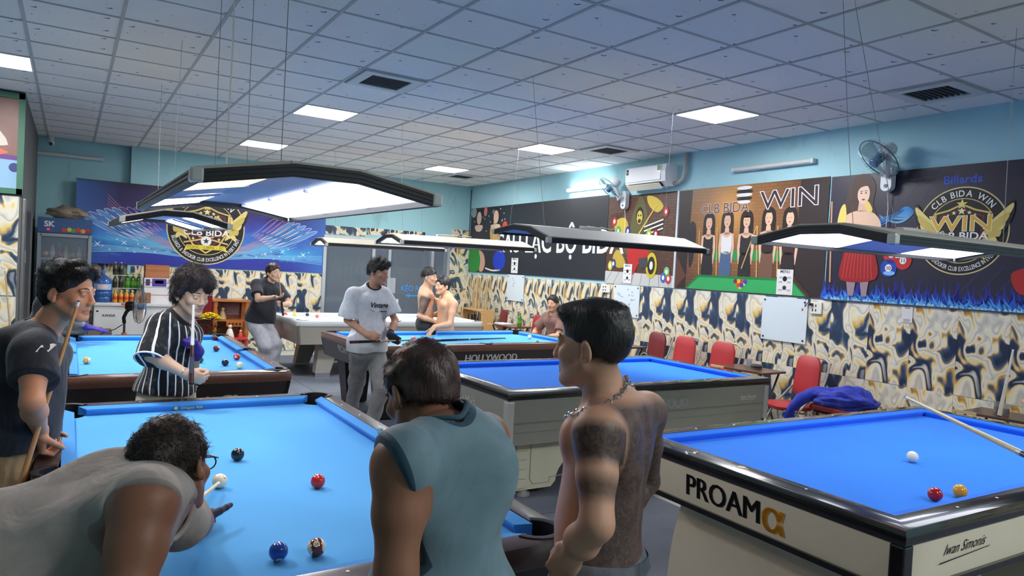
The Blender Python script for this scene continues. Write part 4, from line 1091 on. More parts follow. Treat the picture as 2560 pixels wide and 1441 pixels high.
for tb, mm in ((TF, M_BLK), (TE, M_SILVER)):
    for sx in (-1, 1):
        for sy in (-1, 1):
            q = MB(); q.box((sx*(tb['ox']-tb['ia']-.022), sy*(tb['oy']-tb['ia']-.022), (.765+(.57 if tb is TF else .46))/2), (.06, .06, .765-(.57 if tb is TF else .46)), .008); q.build('corner_post', mm, tb['T'])
# legs
def box_leg(tb, x, y, w, d, z1, m, spl=0., foot=None):
    q = MB(); sx, sy = math.copysign(1, x), math.copysign(1, y)
    a = [(x-w/2, y-d/2), (x+w/2, y-d/2), (x+w/2, y+d/2), (x-w/2, y+d/2)]; k = .72
    b = [(x+spl*sx+(p[0]-x)*k, y+spl*.6*sy+(p[1]-y)*k) for p in a]
    zf = .07 if foot else .02
    q.add([p+(z1,) for p in a]+[p+(zf,) for p in b], [(3, 2, 1, 0), (4, 5, 6, 7)]+[(i, (i+1) % 4, 4+(i+1) % 4, 4+i) for i in range(4)]); q.build('leg', m, tb['T'])
    if foot: MB().add([p+(.07,) for p in b]+[p+(.0085,) for p in b], [(3, 2, 1, 0), (4, 5, 6, 7)]+[(i, (i+1) % 4, 4+(i+1) % 4, 4+i) for i in range(4)]).build('foot', foot, tb['T'])
    else: MB().lathe([(.05, .0085), (.05, .022)], (b[0][0]/2+b[2][0]/2, b[0][1]/2+b[2][1]/2, 0), 16).build('foot', M_SILVER, tb['T'])
for tb, sp_ in ((TA, M_APR), (TB, M_APR), (TC, mat('leg_black', (34, 34, 38), .4))):
    for sx in (-1, 1):
        for sy in (-1, 1): box_leg(tb, sx*(tb['ox']-.34), sy*(tb['oy']-.27), .34, .26, tb['zl']+.03, sp_, -.02)
for sx in (-1, 1):
    for sy in (-1, 1): box_leg(TD, sx*(TD['ox']-.55), sy*(TD['oy']-.32), .30, .20, TD['zl']+.03, M_GREY, .10, M_CHROME)
MB().box((0, 0, .22), (1.6, .08, .12)).build('stretcher', M_GREY, TD['T'])
# E: two arched cream pedestals, F: two bowed cream pedestals
def arch_pedestal(tb, x0, x1, m, arch):
    """side wall with an arched cut-out, profile in x-z, extruded in y"""
    T = tb['T']
    for sy in (-1, 1):
        y1 = sy*(tb['oy']-.17); y0 = y1-sy*.05; top = .45
        prof = [(x0, .09), (x0, top), (x1, top)]
        na = 10
        prof += [(x1-(x1-x0-.34)*0, top-.04)]
        R = x1-x0-.33
        for k in range(na+1):
            a = PI/2*k/na; prof.append((x1-R*math.sin(a), .11+(.30)*math.cos(a)))
        q = MB(); q.prism(prof, 1, min(y0, y1), max(y0, y1)); q.build('pedestal_panel', m, T)
    return
for sgn in (-1, 1):
    q0 = TE['ox']-.17
    for sy in (-1, 1):
        y1 = sy*(TE['oy']-.16); prof = []
        X = lambda u: sgn*(q0-u)
        prof = [(X(0), .06), (X(0), .45), (X(1.0), .45), (X(1.0), .40)]
        for k in range(0, 11):
            a = PI/2*k/10; prof.append((X(1.0-.60*math.sin(a)), .10+.30*math.cos(a)))
        prof.append((X(.36), .06))
        q = MB(); q.prism(prof, 1, min(y1, y1-sy*.05), max(y1, y1-sy*.05)); q.build('pedestal_panel', M_ECREAM, TE['T'])
        for k in range(5):
            z0 = .075+k*.072; MB().box((X(.075), y1+sy*.005, z0+.034), (.10, .012, .064), .004).build('pedestal_block', M_ECREAM, TE['T'])
        g = MB(); lp = [(X(.16), .43), (X(.16), .14), (X(.19), .10), (X(.34), .10)]+[(X(.34+.55*math.sin(PI/2*k/8)), .135+.27*(1-math.cos(PI/2*k/8))) for k in range(9)]
        g.tube([(p[0], y1+sy*.002, p[1]) for p in lp], .004, 5); g.build('panel_groove', mat('groove_cream', (168, 166, 146), .6), TE['T'])
    MB().box((sgn*(q0-.03), 0, .255), (.05, 2*(TE['oy']-.17), .39)).build('pedestal_end', M_ECREAM, TE['T'])
    for sy in (-1, 1): MB().lathe([(.06, .0085), (.06, .03), (.035, .035), (.035, .065)], (sgn*(q0-.13), sy*(TE['oy']-.21), 0), 20).build('foot', M_SILVER, TE['T'])
    # F pedestal: bowed box
    xc = sgn*(TF['ox']-.62); w = .80; d = 2*(TF['oy']-.20)
    q = MB()
    vs = []; nz_ = 8
    for k in range(nz_+1):
        z = .0085+.57*k/nz_; b = -.05*math.sin(PI*.5*k/nz_)*0+.03*(1-(k/nz_))*1.5
        for sx2, sy2 in ((-1, -1), (1, -1), (1, 1), (-1, 1)): vs.append((xc+sx2*(w/2-.05*(k/nz_)**2+.02), sy2*(d/2-.06*(k/nz_)**2+.02), z))
    fs = [(k*4+i, k*4+(i+1) % 4, (k+1)*4+(i+1) % 4, (k+1)*4+i) for k in range(nz_) for i in range(4)]+[(3, 2, 1, 0), (nz_*4, nz_*4+1, nz_*4+2, nz_*4+3)]
    q.add(vs, fs); q.build('pedestal', M_CREAM, TF['T'])
    for sy in (-1, 1): MB().box((xc-sgn*0, sy*(d/2+.012), .27), (.02, .012, .5)).build('pedestal_bead', mat('bead_dark', (90, 84, 70), .5), TF['T'])
    MB().box((xc+sgn*(w/2+.012), -d/2+.16, .27), (.012, .02, .5)).build('pedestal_bead', mat('bead_dark', (90, 84, 70), .5), TF['T'])
q = MB(); q.lathe([(.022, 0), (.022, .001)], n=20); o = q.build('maker_badge', mat('badge', (228, 214, 206), .4), TF['T']); o.location = (-TF['ox']+.06, .03, .8385)

# ---------------------------------------------------------------- balls
BR = .0286
def ball(label, x, y, col, stripe=False, num=None, aim=(0, -.6, .8), spin=0., red_dot=False, z=TABLE_Z, r=BR, group=None):
    m_ = mat('ball_%d_%d_%d' % col, col, .08, coat=.6); iv = mat('ball_ivory', (236, 226, 190), .1, coat=.5)
    root = empty('billiard_ball', label, 'ball', (x, y, z+r), group=group)
    d = Vector(aim).normalized(); q = d.to_track_quat('Z', 'Y').to_matrix().to_4x4() @ Matrix.Rotation(spin, 4, 'Z')
    n, mm_ = 28, 18; s = MB(); s.sphere((0, 0, 0), r, n, mm_)
    if stripe:
        sh = MB(); sh.v = s.v; sh.f = s.f
        sh.mi = [0 if abs(sum(Vector(s.v[i]).x for i in f_)/len(f_)) < r*.55 else 1 for f_ in s.f]
        o = sh.build('shell', [m_, iv], root, 80)
    else: o = s.build('shell', m_, root, 80)
    o.matrix_local = q
    if num:
        sp_ = lambda u, v_, e: (u, v_, math.sqrt(max(0, (r+e)**2-u*u-v_*v_)))
        c = MB(); pts = [sp_(0, 0, .0003)]; N = 20
        for ri in (.5, 1):
            for k in range(N): pts.append(sp_(.0098*ri*math.cos(2*PI*k/N), .0098*ri*math.sin(2*PI*k/N), .0003))
        c.add(pts, [(0, 1+k, 1+(k+1) % N) for k in range(N)]+[(1+k, 1+N+k, 1+N+(k+1) % N, 1+(k+1) % N) for k in range(N)])
        c.build('number_disc', iv, root, 80).matrix_local = q
        v, f = text_mesh(num, .0085, bold=.02); t_ = MB(); t_.add([sp_(p.x, p.y-.0042, .0007) for p in v], f); t_.build('number', mat('ball_ink', (20, 18, 18), .3), root).matrix_local = q
    if red_dot:
        c = MB(); c.lathe([(.0001, .0289), (.003, .0288)], n=12); c.build('dot', mat('ball_dot', (190, 40, 40), .2), root).matrix_local = q
    return root
GB = ['balls on the near cyan table', 'balls on the far left cyan table', 'balls on the lettered cyan table', 'balls on the pale cloth table', 'balls on the cream sided carom table']
ball('black eight ball alone on the near cyan pool table', .660, 3.28, (26, 30, 34), num='8', aim=(-.1, .35, .9), group=GB[0])
ball('ivory cue ball at the tip of the shooter\'s cue', .524, 2.918, (240, 230, 200), aim=(.5, -.6, .45), red_dot=True, group=GB[0])
ball('plain red ball on the near cyan pool table', .869, 2.773, (196, 38, 44), num='3', aim=(-.1, .2, 1), group=GB[0])
ball('plain blue ball next to the brown striped fifteen', .562, 2.147, (28, 74, 164), num='2', aim=(-.1, -.8, -.75), group=GB[0])
ball('ivory ball with a brown stripe numbered fifteen', .673, 2.131, (104, 40, 30), True, '15', aim=(-.25, -.75, .70), spin=.2, group=GB[0])
ball('ivory ball with an orange stripe by the left cushion', .135, 6.407, (226, 150, 40), True, '13', aim=(-.2, -.8, -.1), group=GB[1])
ball('dark maroon ball in the jaws of a corner pocket', 1.315, 7.93, (92, 30, 50), num='7', aim=(0, .3, 1), group=GB[1])
ball('dark red ball in the open of the far left cyan table', 1.186, 7.039, (120, 26, 36), num='7', aim=(.5, -.5, .4), group=GB[1])
ball('dark green ball beside the striped shirt man\'s cue', .94, 6.316, (14, 88, 62), num='6', aim=(0, -.3, 1), group=GB[1])
ball('black ball in front of the red ball and cue ball', 1.103, 6.121, (24, 26, 30), num='8', aim=(-.1, -.2, 1), group=GB[1])
ball('bright red numbered ball near the pocket rail', 1.254, 6.44, (208, 40, 48), num='3', aim=(-.5, -.8, .1), group=GB[1])
ball('pale cue ball on the far left cyan table', 1.182, 5.946, (236, 236, 190), group=GB[1])
ball('pink ball near the far cushion of the lettered table', 3.498, 7.74, (226, 110, 122), group=GB[2])
ball('yellow ball by the gloved hand on the lettered table', 3.226, 7.60, (230, 170, 40), group=GB[2])
ball('rose ball half behind the gloved hand', 3.101, 7.56, (214, 70, 90), group=GB[2])
ball('white cue ball by the end cushion of the lettered table', 5.21, 7.813, (238, 236, 222), group=GB[2])
ball('red ball against the far cushion of the pale table', 2.86, 11.14, (206, 44, 50), group=GB[3])
ball('yellow ball against the far cushion of the pale table', 2.996, 11.11, (230, 190, 60), group=GB[3])
ball('black ball against the far cushion of the pale table', 3.196, 11.13, (28, 28, 32), group=GB[3])
ball('pink ball in the open of the pale table', 3.269, 10.849, (228, 96, 92), group=GB[3])
ball('white cue ball on the pale cloth table', 3.565, 10.883, (234, 238, 222), group=GB[3])
ball('white ball under the pointing cue on the carom table', 3.849, 2.026, (240, 234, 214), r=.0305, group=GB[4])
ball('deep red ball beside the yellow carom ball', 3.249, 1.602, (180, 24, 34), r=.0305, group=GB[4])
ball('yellow ball close to the black carom rail', 3.417, 1.58, (232, 162, 30), r=.0305, group=GB[4])
def chalk(label, x, y, z=.838):
    r = empty('chalk', label, 'chalk', (x, y, z), .3, 'cubes of cue chalk')
    MB().box((0, 0, .011), (.022, .022, .022), .002).build('cube', mat('chalk_paper', (150, 176, 176), .8), r); MB().lathe([(.0001, .0216), (.007, .0222)], n=12).build('face', mat('chalk_blue', (90, 150, 170), .9), r)
chalk('pale chalk cube on the rail of the near table', 1.372, 3.296+.09); chalk('chalk cube on the rail of the lettered table', 4.83, 7.065)
# ================================================================ hanging table lamps
M_LON = mat('lamp_on', (255, 255, 255), .5, emit=LAMP_LIGHT, ecol=(246, 250, 255)); M_LWARM = mat('lamp_warm', (255, 230, 190), .5, emit=LAMP_LIGHT*.9, ecol=(255, 176, 92)); M_LOFF = mat('lamp_off', (158, 170, 214), .5)
M_LBAR = mat('lamp_bar', (30, 30, 36), .45); M_LTOP = mat('lamp_top', (196, 190, 174), .55, var=.06, vscale=3); M_LIN = mat('lamp_inside', (168, 176, 206), .5); M_CLEAR = mat('lamp_corner', (206, 204, 196), .2, .3)
def table_lamp(label, ctr, rot, L, w, z, drop, wf, on, tilt=(0, 0), top=None, wires=()):
    """local x along the lamp; wings slope down from the flat middle. on: {(wing -1/1, panel index)} -> material; z is the height of the wing tips"""
    T = empty('table_lamp', label, 'lamp', (ctr[0], ctr[1], z), rot, 'hanging lamps over the billiard tables'); T.rotation_euler = (tilt[0], tilt[1], rot)
    hl, hw, hf = L/2, w/2, wf/2; bh = .042
    prof = [(-hw, 0), (-hf, drop), (hf, drop), (hw, 0)]
    ang = math.atan2(drop, hw-hf)
    for sx in (-1, 1):       # ribbed end gables
        x = sx*hl
        q = MB(); pts = [(p[0], p[1]-.012) for p in prof]+[(p[0], p[1]+bh-.012) for p in reversed(prof)]
        for i in range(3):
            a, b = prof[i], prof[i+1]
            q.prism([(a[0], a[1]-.012), (b[0], b[1]-.012), (b[0], b[1]+bh-.012), (a[0], a[1]+bh-.012)], 0, x-.012, x+.012)
            for k in range(3):
                zz = .003+k*.014
                q.prism([(a[0], a[1]-.012+zz), (b[0], b[1]-.012+zz), (b[0], b[1]-.012+zz+.006), (a[0], a[1]-.012+zz+.006)], 0, x+sx*.012, x+sx*.0155)
        q.build('end_bar', M_LBAR, T)
    for sy in (-1, 1):       # side bars
        q = MB(); q.box((0, sy*hw, .013), (L-.03, .024, bh))
        for k in range(3): q.box((0, sy*(hw+.0135), .013-.018+k*.016), (L-.04, .003, .007))
        q.build('side_bar', M_LBAR, T)
        for sx in (-1, 1):
            q = MB(); q.box((sx*hl, sy*hw, .013), (.04, .04, bh+.004), .008); q.build('corner', M_CLEAR, T)
    # top covers: two wings and the flat middle, thin sheets with a lip
    M_T = top or M_LTOP
    def slab(name, y0, z0, y1, z1, x0, x1, th, m_): 
        n_ = Vector((0, -(z1-z0), y1-y0)).normalized()*th
        if n_.z < 0: n_ = -n_
        return MB().add([(x0, y0, z0), (x1, y0, z0), (x1, y1, z1), (x0, y1, z1)]+[(x0, y0+n_.y, z0+n_.z), (x1, y0+n_.y, z0+n_.z), (x1, y1+n_.y, z1+n_.z), (x0, y1+n_.y, z1+n_.z)],
            [(3, 2, 1, 0), (4, 5, 6, 7), (0, 1, 5, 4), (1, 2, 6, 5), (2, 3, 7, 6), (3, 0, 4, 7)]).build(name, m_, T)
    np_ = 3; gap = .012; pl = (L-.08)/np_
    for sy in (-1, 1):
        slab('wing_cover', sy*hw*.995, .03, sy*hf, drop+.03, -hl+.014, hl-.014, .012, M_T)
        slab('wing_lining', sy*hw*.98, .020, sy*hf, drop+.020, -hl+.014, hl-.014, .006, M_LIN)
        for k in range(np_):
            x0 = -hl+.04+k*pl+gap/2; x1 = x0+pl-gap
            y0, z0 = sy*(hw-(hw-hf)*.10), drop*.10; y1, z1 = sy*(hw-(hw-hf)*.93), drop*.93
            m_ = on.get((sy, k))
            if m_ is not None: slab('light_panel', y0, z0+.006, y1, z1+.006, x0, x1, .008, m_)
        for k in range(np_+1):
            xx = -hl+.04+k*pl
            slab('panel_divider', sy*(hw-.02), .012, sy*hf, drop+.004, xx-.006, xx+.006, .012, M_LIN)
    MB().box((0, 0, drop+.034), (L-.02, wf+.01, .012)).build('ridge_cover', M_T, T); MB().box((0, 0, drop+.022), (L-.02, wf, .006)).build('ridge_lining', M_LIN, T)
    # ballast boxes and wires on the top
    MB().box((-L*.1, 0, drop+.055), (.22, .05, .03), .006).build('ballast', mat('ballast', (210, 208, 200), .5), T)
    bpy.context.view_layer.update()
    inv = T.matrix_world.inverted()
    for (lx, ly), (wx, wy) in wires:
        a = Vector((lx, ly, drop+.04)); b = inv @ Vector((wx, wy, CZ-.004))
        MB().tube([a, a*.5+b*.5+Vector((0, .004, 0)), b], .0018, 5).build('suspension_wire', mat('wire', (150, 150, 146), .5, .3), T)
    pts = [Vector((-.25+.05*k, .02*math.sin(k*1.7), drop+.055+.02*abs(math.sin(k*1.1)))) for k in range(10)]
    MB().tube(pts, .004, 5).build('lamp_cable', mat('cable_white', (220, 216, 206), .5), T)
    return T
W3 = {(s_, k): M_LON for s_ in (-1, 1) for k in range(3)}
# lamp A: local x = +y world (rot 90): local -y is world +x
LA = {(1, 0): M_LWARM, (1, 2): M_LON, (-1, 0): M_LON, (-1, 1): M_LON, (-1, 2): M_LON, (1, 1): None}
LAMP_A = table_lamp('large black framed lamp with one warm panel over the near table', (.715, 3.33), H90, 2.0, .80, 1.93, .052, .22, LA, (0, 0), wires=[((-.7, .08), (.645, 2.63)), ((.7, .08), (.635, 4.03)), ((.7, -.08), (.795, 4.03))])
MB().tube([(.66, .03, .09), (.66, .032, .4), (.655, .026, .9), (.66, .03, CZ-1.935-.004)], .0045, 6).build('power_cable', mat('cable_white', (220, 216, 206), .5), LAMP_A, 60)
MB().tube([(.60, .06, .092), (.63, .05, .12), (.66, .03, .095)], .0045, 6).build('power_cable', mat('cable_white', (220, 216, 206), .5), LAMP_A, 60)
table_lamp('black framed lamp with two lit panels over the far left pool table', (.685, 6.85), H90, 1.9, .74, 1.915, .07, .2, {(1, 0): M_LON, (1, 2): M_LON, (-1, 0): M_LON, (-1, 2): M_LON}, (0, -.006), wires=[((-.6, 0), (.69, 6.15)), ((.6, 0), (.72, 7.9))])
table_lamp('white topped lamp over the lettered black pool table', (4.1, 7.88), math.radians(1.5), 1.85, .74, 1.945, .075, .2, {k_: M_LON for k_ in W3}, (0, -.012), wires=[((-.75, 0), (3.27, 7.86)), ((.75, 0), (5.0, 7.99))])
table_lamp('white topped lamp over the grey pale cloth table', (4.06, 10.4), 0, 1.9, .74, 1.92, .075, .2, W3, (0, -.012), wires=[((-.7, 0), (3.35, 10.6)), ((.7, 0), (4.8, 10.6))])
table_lamp('grey topped unlit lamp over the grey carom table', (4.06, 4.96), math.radians(3.5), 1.88, .76, 1.985, .065, .2, {(1, 0): M_LOFF, (-1, 0): M_LOFF, (-1, 1): M_LOFF, (1, 1): M_LOFF, (1, 2): M_LOFF, (-1, 2): M_LON}, (.10, -.010), mat('lamp_top_grey', (176, 176, 172), .55, var=.05), wires=[((-.7, 0), (3.29, 5.1)), ((.75, 0), (4.89, 5.05))])
table_lamp('black framed lamp with bright panels over the cream carom table', (4.02, 2.10), math.radians(-1), 1.94, .74, 1.92, .052, .22, {(1, 0): M_LON, (-1, 0): M_LOFF, (1, 1): M_LOFF, (-1, 1): M_LON, (1, 2): M_LON, (-1, 2): M_LON}, (0, -.003), wires=[((-.55, .1), (3.73, 2.53)), ((-.5, -.1), (3.78, 2.49)), ((.8, 0), (4.9, 2.13))])
# ================================================================ printed banners (flat prints on thin sheets)
def ink(c, rough=.5): return mat('print_%d_%d_%d' % tuple(int(v) for v in c), c, rough)
def spline(pts, n=5, closed=True):
    P = [Vector(p) for p in pts]; N = len(P); out = []
    for i in range(N if closed else N-1):
        p0, p1, p2, p3 = (P[(i-1) % N], P[i], P[(i+1) % N], P[(i+2) % N]) if closed else (P[max(i-1, 0)], P[i], P[i+1], P[min(i+2, N-1)])
        for k in range(n):
            t = k/n; out.append(tuple(.5*((2*p1)+(p2-p0)*t+(2*p0-5*p1+4*p2-p3)*t*t+(3*p1-p0-3*p2+p3)*t**3)))
    if not closed: out.append(tuple(P[-1]))
    return out
class Art:
    def __init__(s, root, conv, t0=.004): s.r = root; s.c = conv; s.t0 = t0
    def poly(s, pts, col, layer=1, name='print', smooth=0, many=None):
        q = MB(); z = s.t0+layer*.0009
        for pp in (many or [pts]):
            if smooth: pp = spline(pp, smooth)
            n = len(pp); q.add([s.c(*p)+(z,) for p in pp], [tuple(range(n))])
        return q.build(name, col if not isinstance(col, tuple) else ink(col), s.r)
    def ell(s, c, rx, ry, col, layer=1, name='print', n=28, rot=0):
        ca, sa = math.cos(rot), math.sin(rot); cx, cy = s.c(*c)
        q = MB(); z = s.t0+layer*.0009; P = [(rx*math.cos(2*PI*k/n), ry*math.sin(2*PI*k/n)) for k in range(n)]
        q.add([(cx+x*ca-y*sa, cy+x*sa+y*ca, z) for x, y in P], [tuple(range(n))]); return q.build(name, ink(col) if isinstance(col, tuple) else col, s.r)
    def line(s, pts, w, col, layer=1, name='print', smooth=0, taper=None, many=None):
        q = MB(); z = s.t0+layer*.0009
        for pp in (many or [pts]):
            P = [Vector(s.c(*p)) for p in pp]
            if smooth: P = [Vector(p) for p in spline([tuple(p) for p in P], smooth, False)]
            vs = []; N = len(P)
            for i, p in enumerate(P):
                d = (P[min(i+1, N-1)]-P[max(i-1, 0)]).normalized(); nn = Vector((-d.y, d.x))*w/2*(taper(i/(N-1)) if taper else 1)
                vs += [(p.x+nn.x, p.y+nn.y, z), (p.x-nn.x, p.y-nn.y, z)]
            q.add(vs, [(2*i, 2*i+1, 2*i+3, 2*i+2) for i in range(N-1)])
        return q.build(name, ink(col) if isinstance(col, tuple) else col, s.r)
    def text(s, txt, c, h, col, layer=2, bold=.02, wid=1., shear=0, name='lettering', tilt=0.):
        v, f = text_mesh(txt, h, bold=bold, shear=shear); x0, y0 = s.c(*c); z = s.t0+layer*.0009
        ct, st_ = math.cos(tilt), math.sin(tilt)
        q = MB(); q.add([(x0+p.x*wid*ct-p.y*st_, y0+p.x*wid*st_+p.y*ct, z) for p in v], f); return q.build(name, ink(col) if isinstance(col, tuple) else col, s.r)
    def arc_text(s, txt, c, r, a0, a1, h, col, layer=2, top=True, bold=.02):
        """letters along an arc; angles in degrees, measured counter-clockwise from +x"""
        cx, cy = s.c(*c); ws = []
        for ch in txt:
            v = text_mesh(ch, h, bold=bold, align='LEFT')[0] if ch != ' ' else []
            ws.append((max(p.x for p in v)-min(p.x for p in v) if v else h*.35)+h*.16)
        tot = sum(ws); sq = min(1., math.radians(abs(a1-a0))*r/tot); q = MB(); z = s.t0+layer*.0009; acc = 0
        for ch, w in zip(txt, ws):
            a = math.radians(a0+(a1-a0)*(acc+w/2)/tot); acc += w
            if ch == ' ': continue
            v, f = text_mesh(ch, h, bold=bold, align='LEFT'); mn = min(p.x for p in v); mw = max(p.x for p in v)-mn
            ph = a-PI/2 if top else a+PI/2; px, py = cx+r*math.cos(a), cy+r*math.sin(a); cc, ss = math.cos(ph), math.sin(ph)
            q.add([(px+(p.x-mn-mw/2)*sq*cc-p.y*ss, py+(p.x-mn-mw/2)*sq*ss+p.y*cc, z) for p in v], f)
        return q.build('lettering', ink(col), s.r)
    def star(s, c, r, col, layer=2, n=5, inner=.42, rot=PI/2):
        cx, cy = s.c(*c); q = MB(); z = s.t0+layer*.0009
        q.add([(cx+(r if k % 2 == 0 else r*inner)*math.cos(rot+PI*k/n), cy+(r if k % 2 == 0 else r*inner)*math.sin(rot+PI*k/n), z) for k in range(2*n)], [tuple(range(2*n))]); return q.build('star', ink(col), s.r)
def banner(name, label, wall, c, w, h, m, cat='banner', th=.004, hem=True):
    r = empty(name, label, cat)
    (on_right if wall == 'R' else on_back)(r, c[0], c[1], .0135 if wall == 'R' else .012)
    MB().box((0, 0, th/2), (w, h, th)).build('sheet', m, r)
    if wall == 'R': return r, Art(r, lambda s_, z: ((c[0]-s_)/math.cos(rw_ang), z-c[1]), th)
    return r, Art(r, lambda x, z: (x-c[0], z-c[1]), th)

def emblem(A, c, r, f=1):
    """round club emblem; f=+1 when the horizontal axis grows to the right, -1 for wall coordinates that grow to the left"""
    cx, cy = c; P = lambda x, y: (cx+f*x*r, cy+y*r)
    A.ell(c, r*1.03, r*1.03, (214, 196, 140), 2, 'emblem', 56); A.ell(c, r, r, (20, 20, 26), 3, 'emblem', 56); A.ell(c, r*.76, r*.76, (206, 186, 120), 4, 'emblem', 56); A.ell(c, r*.74, r*.74, (24, 22, 28), 5, 'emblem', 56)
    A.arc_text('CLB BIDA WIN', c, r*.80, 142, 38, r*.15, (232, 232, 226), 6); A.arc_text('BILLIARDS & SNOOKER CLUB EXCELLENCE IN EVERY SHOT', c, r*.94, 196, 344, r*.105, (232, 232, 226), 6, False)
    for a in (160, 20): A.star(P(.88*math.cos(math.radians(a)), .88*math.sin(math.radians(a))), r*.06, (232, 226, 190), 6)
    sh = [(-.62, .42), (-.3, .50), (0, .64), (.3, .50), (.62, .42), (.58, -.1), (.36, -.48), (0, -.72), (-.36, -.48), (-.58, -.1)]
    A.poly([P(x, y) for x, y in sh], (216, 190, 96), 6, 'shield'); A.poly([P(x*.92, y*.93) for x, y in sh], (28, 24, 28), 7, 'shield'); A.poly([P(x*.82, y*.84) for x, y in sh], (96, 34, 32), 8, 'shield'); A.poly([P(x*.72, y*.74) for x, y in sh], (30, 26, 30), 9, 'shield')
    for x, y, q in ((0, .46, .10), (-.17, .42, .055), (.17, .42, .055), (-.3, .37, .035), (.3, .37, .035), (-.34, -.3, .05), (.34, -.3, .05)): A.star(P(x, y), r*q, (236, 222, 160), 10)
    A.star(P(0, .62), r*.13, (230, 210, 120), 10)
    for sx in (-1, 1):   # wings
        A.poly([P(sx*x, y) for x, y in ((.5, .05), (.78, .30), (1.06, .68), (1.10, .40), (1.02, .16), (.9, -.06), (.72, -.20), (.52, -.26))], (24, 22, 24), 9, 'wing', 3)
        for k in range(5):
            y0 = .10-.085*k; L = .56-.07*k
            A.poly([P(sx*(.50), y0-.03), P(sx*(.50+L*.45), y0+.06+.16*(1-k/6)), P(sx*(.50+L), y0+.50-.11*k), P(sx*(.50+L*.98), y0+.32-.10*k), P(sx*(.50+L*.55), y0+.0), P(sx*.52, y0-.075)], (226, 206, 128) if k % 2 == 0 else (206, 182, 96), 10+(k % 2), 'feather', 3)
        A.line([P(sx*.60, -.12), P(-sx*.58, -.42)], r*.05, (140, 66, 44), 11, 'cue'); A.line([P(sx*.2, -.236), P(-sx*.58, -.42)], r*.035, (222, 190, 130), 12, 'cue')
    A.text('WIN', P(0, .0), r*.36, (245, 240, 220), 12, .05, 1.35); A.text('WIN', P(0, .0), r*.36, (222, 176, 58), 13, .015, 1.35); A.text('WIN', P(0, .17), r*.19, (246, 222, 130), 12, 0, 1.2) if False else None
    A.text('CLB BIDA', P(0, -.20), r*.17, (236, 236, 230), 13, .03, 1.2)
    A.ell(P(0, -.36), r*.14, r*.14, (232, 232, 228), 13, 'ball', 24); A.star(P(0, -.36), r*.09, (40, 44, 60), 14)
    A.poly([P(-.50, -.48), P(.50, -.48), P(.58, -.66), P(.42, -.60), P(-.42, -.60), P(-.58, -.66)], (224, 206, 70), 15, 'ribbon'); A.text('POOL - LIBRE - 3C', P(0, -.575), r*.075, (120, 100, 20), 16, .01, 1.15)

# ---- back wall: winged banner
t = NT('banner_wings', rough=.4); o = t.obj(); sx_ = t.n('SeparateXYZ'); t.l(o, sx_.inputs[0])
ax_ = t.math('ABSOLUTE', sx_.outputs[0]); n = t.noise(t.mapping(o, scale=(.8, 2.2, 1)), 1.4, 4, dist=.8)
vv = t.math('ADD', t.math('MULTIPLY', sx_.outputs[1], .75), t.math('ADD', t.math('MULTIPLY', n.outputs['Fac'], .5), .22))
c1 = t.ramp(vv, [(0, (40, 46, 150)), (.13, (36, 60, 160)), (.22, (70, 170, 220)), (.34, (60, 120, 196)), (.5, (54, 66, 160)), (.7, (50, 34, 96)), (1, (36, 24, 52))])
c1 = t.mix(t.math('MULTIPLY', t.math('GREATER_THAN', ax_, 1.5), .0), c1, (50, 90, 170)); e1 = t.ramp(t.math('MULTIPLY', ax_, .5), [(0, (0, 0, 0)), (.68, (0, 0, 0)), (.98, (255, 255, 255))])
c1 = t.mix(t.math('MULTIPLY', e1, .7), c1, (62, 118, 196)); t.color(c1); M_BANW = t.m
bw, A = banner('winged_banner', 'blue and purple banner with spread wings round the club emblem', 'B', (2.02, 2.10), 3.94, 1.30, M_BANW)
for sx in (-1, 1):
    for k in range(8):
        bx0, bz0 = 1.98+sx*(.62-.02*k), 1.74+.03*k; tx, tz = 1.98+sx*(1.86-.105*k), 2.20+.052*k-.004*k*k
        d = Vector((tx-bx0, tz-bz0)); n_ = Vector((-d.y, d.x)).normalized()*sx; P_ = lambda t_, w_: (bx0+d.x*t_+n_.x*(w_-.16*t_*(1-t_)*1.4), bz0+d.y*t_+n_.y*(w_-.16*t_*(1-t_)*1.4))
        leaf = [P_(.30, 0), P_(.55, .035), P_(.78, .060), P_(.93, .045), P_(1.0, 0), P_(.9, -.022), P_(.7, -.03), P_(.5, -.018)]
        if k < 5: A.poly(leaf, (96, 150, 210) if k % 2 == 0 else (78, 124, 196), 1, 'feather', 4)
        A.line([*leaf, leaf[0]], .009, (196, 206, 236) if k < 5 else (170, 140, 190), 2, 'feather_edge', 5)
    for k in range(14): A.line([(1.98+sx*.45, 1.66+.01*k), (1.98+sx*1.0, 1.72+.028*k), (1.98+sx*1.5, 1.9+.05*k)], .006, (200, 130, 120) if k > 6 else (150, 190, 230), 1, 'ray', 5)
    for k, (x, z, rr_) in enumerate(((.95, 1.74, .05), (1.25, 1.80, .06), (1.62, 1.76, .07), (1.1, 1.66, .03), (1.45, 1.68, .03), (.8, 1.68, .035))): A.star((1.98+sx*x, z), rr_, (216, 232, 250), 2, 4, .18, PI/4); A.ell((1.98+sx*(x+.1), z+.05), .014, .012, (200, 220, 245), 2, 'spark', 10)
for k in range(6): A.line([(.08, 1.62+.03*k), (1.0, 1.66+.012*k), (2.0, 1.60+.02*k), (3.0, 1.66+.012*k), (3.95, 1.60+.03*k)], .010, (120, 190, 230), 1, 'streak', 6)
emblem(A, (1.95, 2.12), .60)
MB().box((0, .655, .01), (3.96, .012, .012)).build('hem_rod', mat('rod_dark', (60, 62, 70), .5), bw)

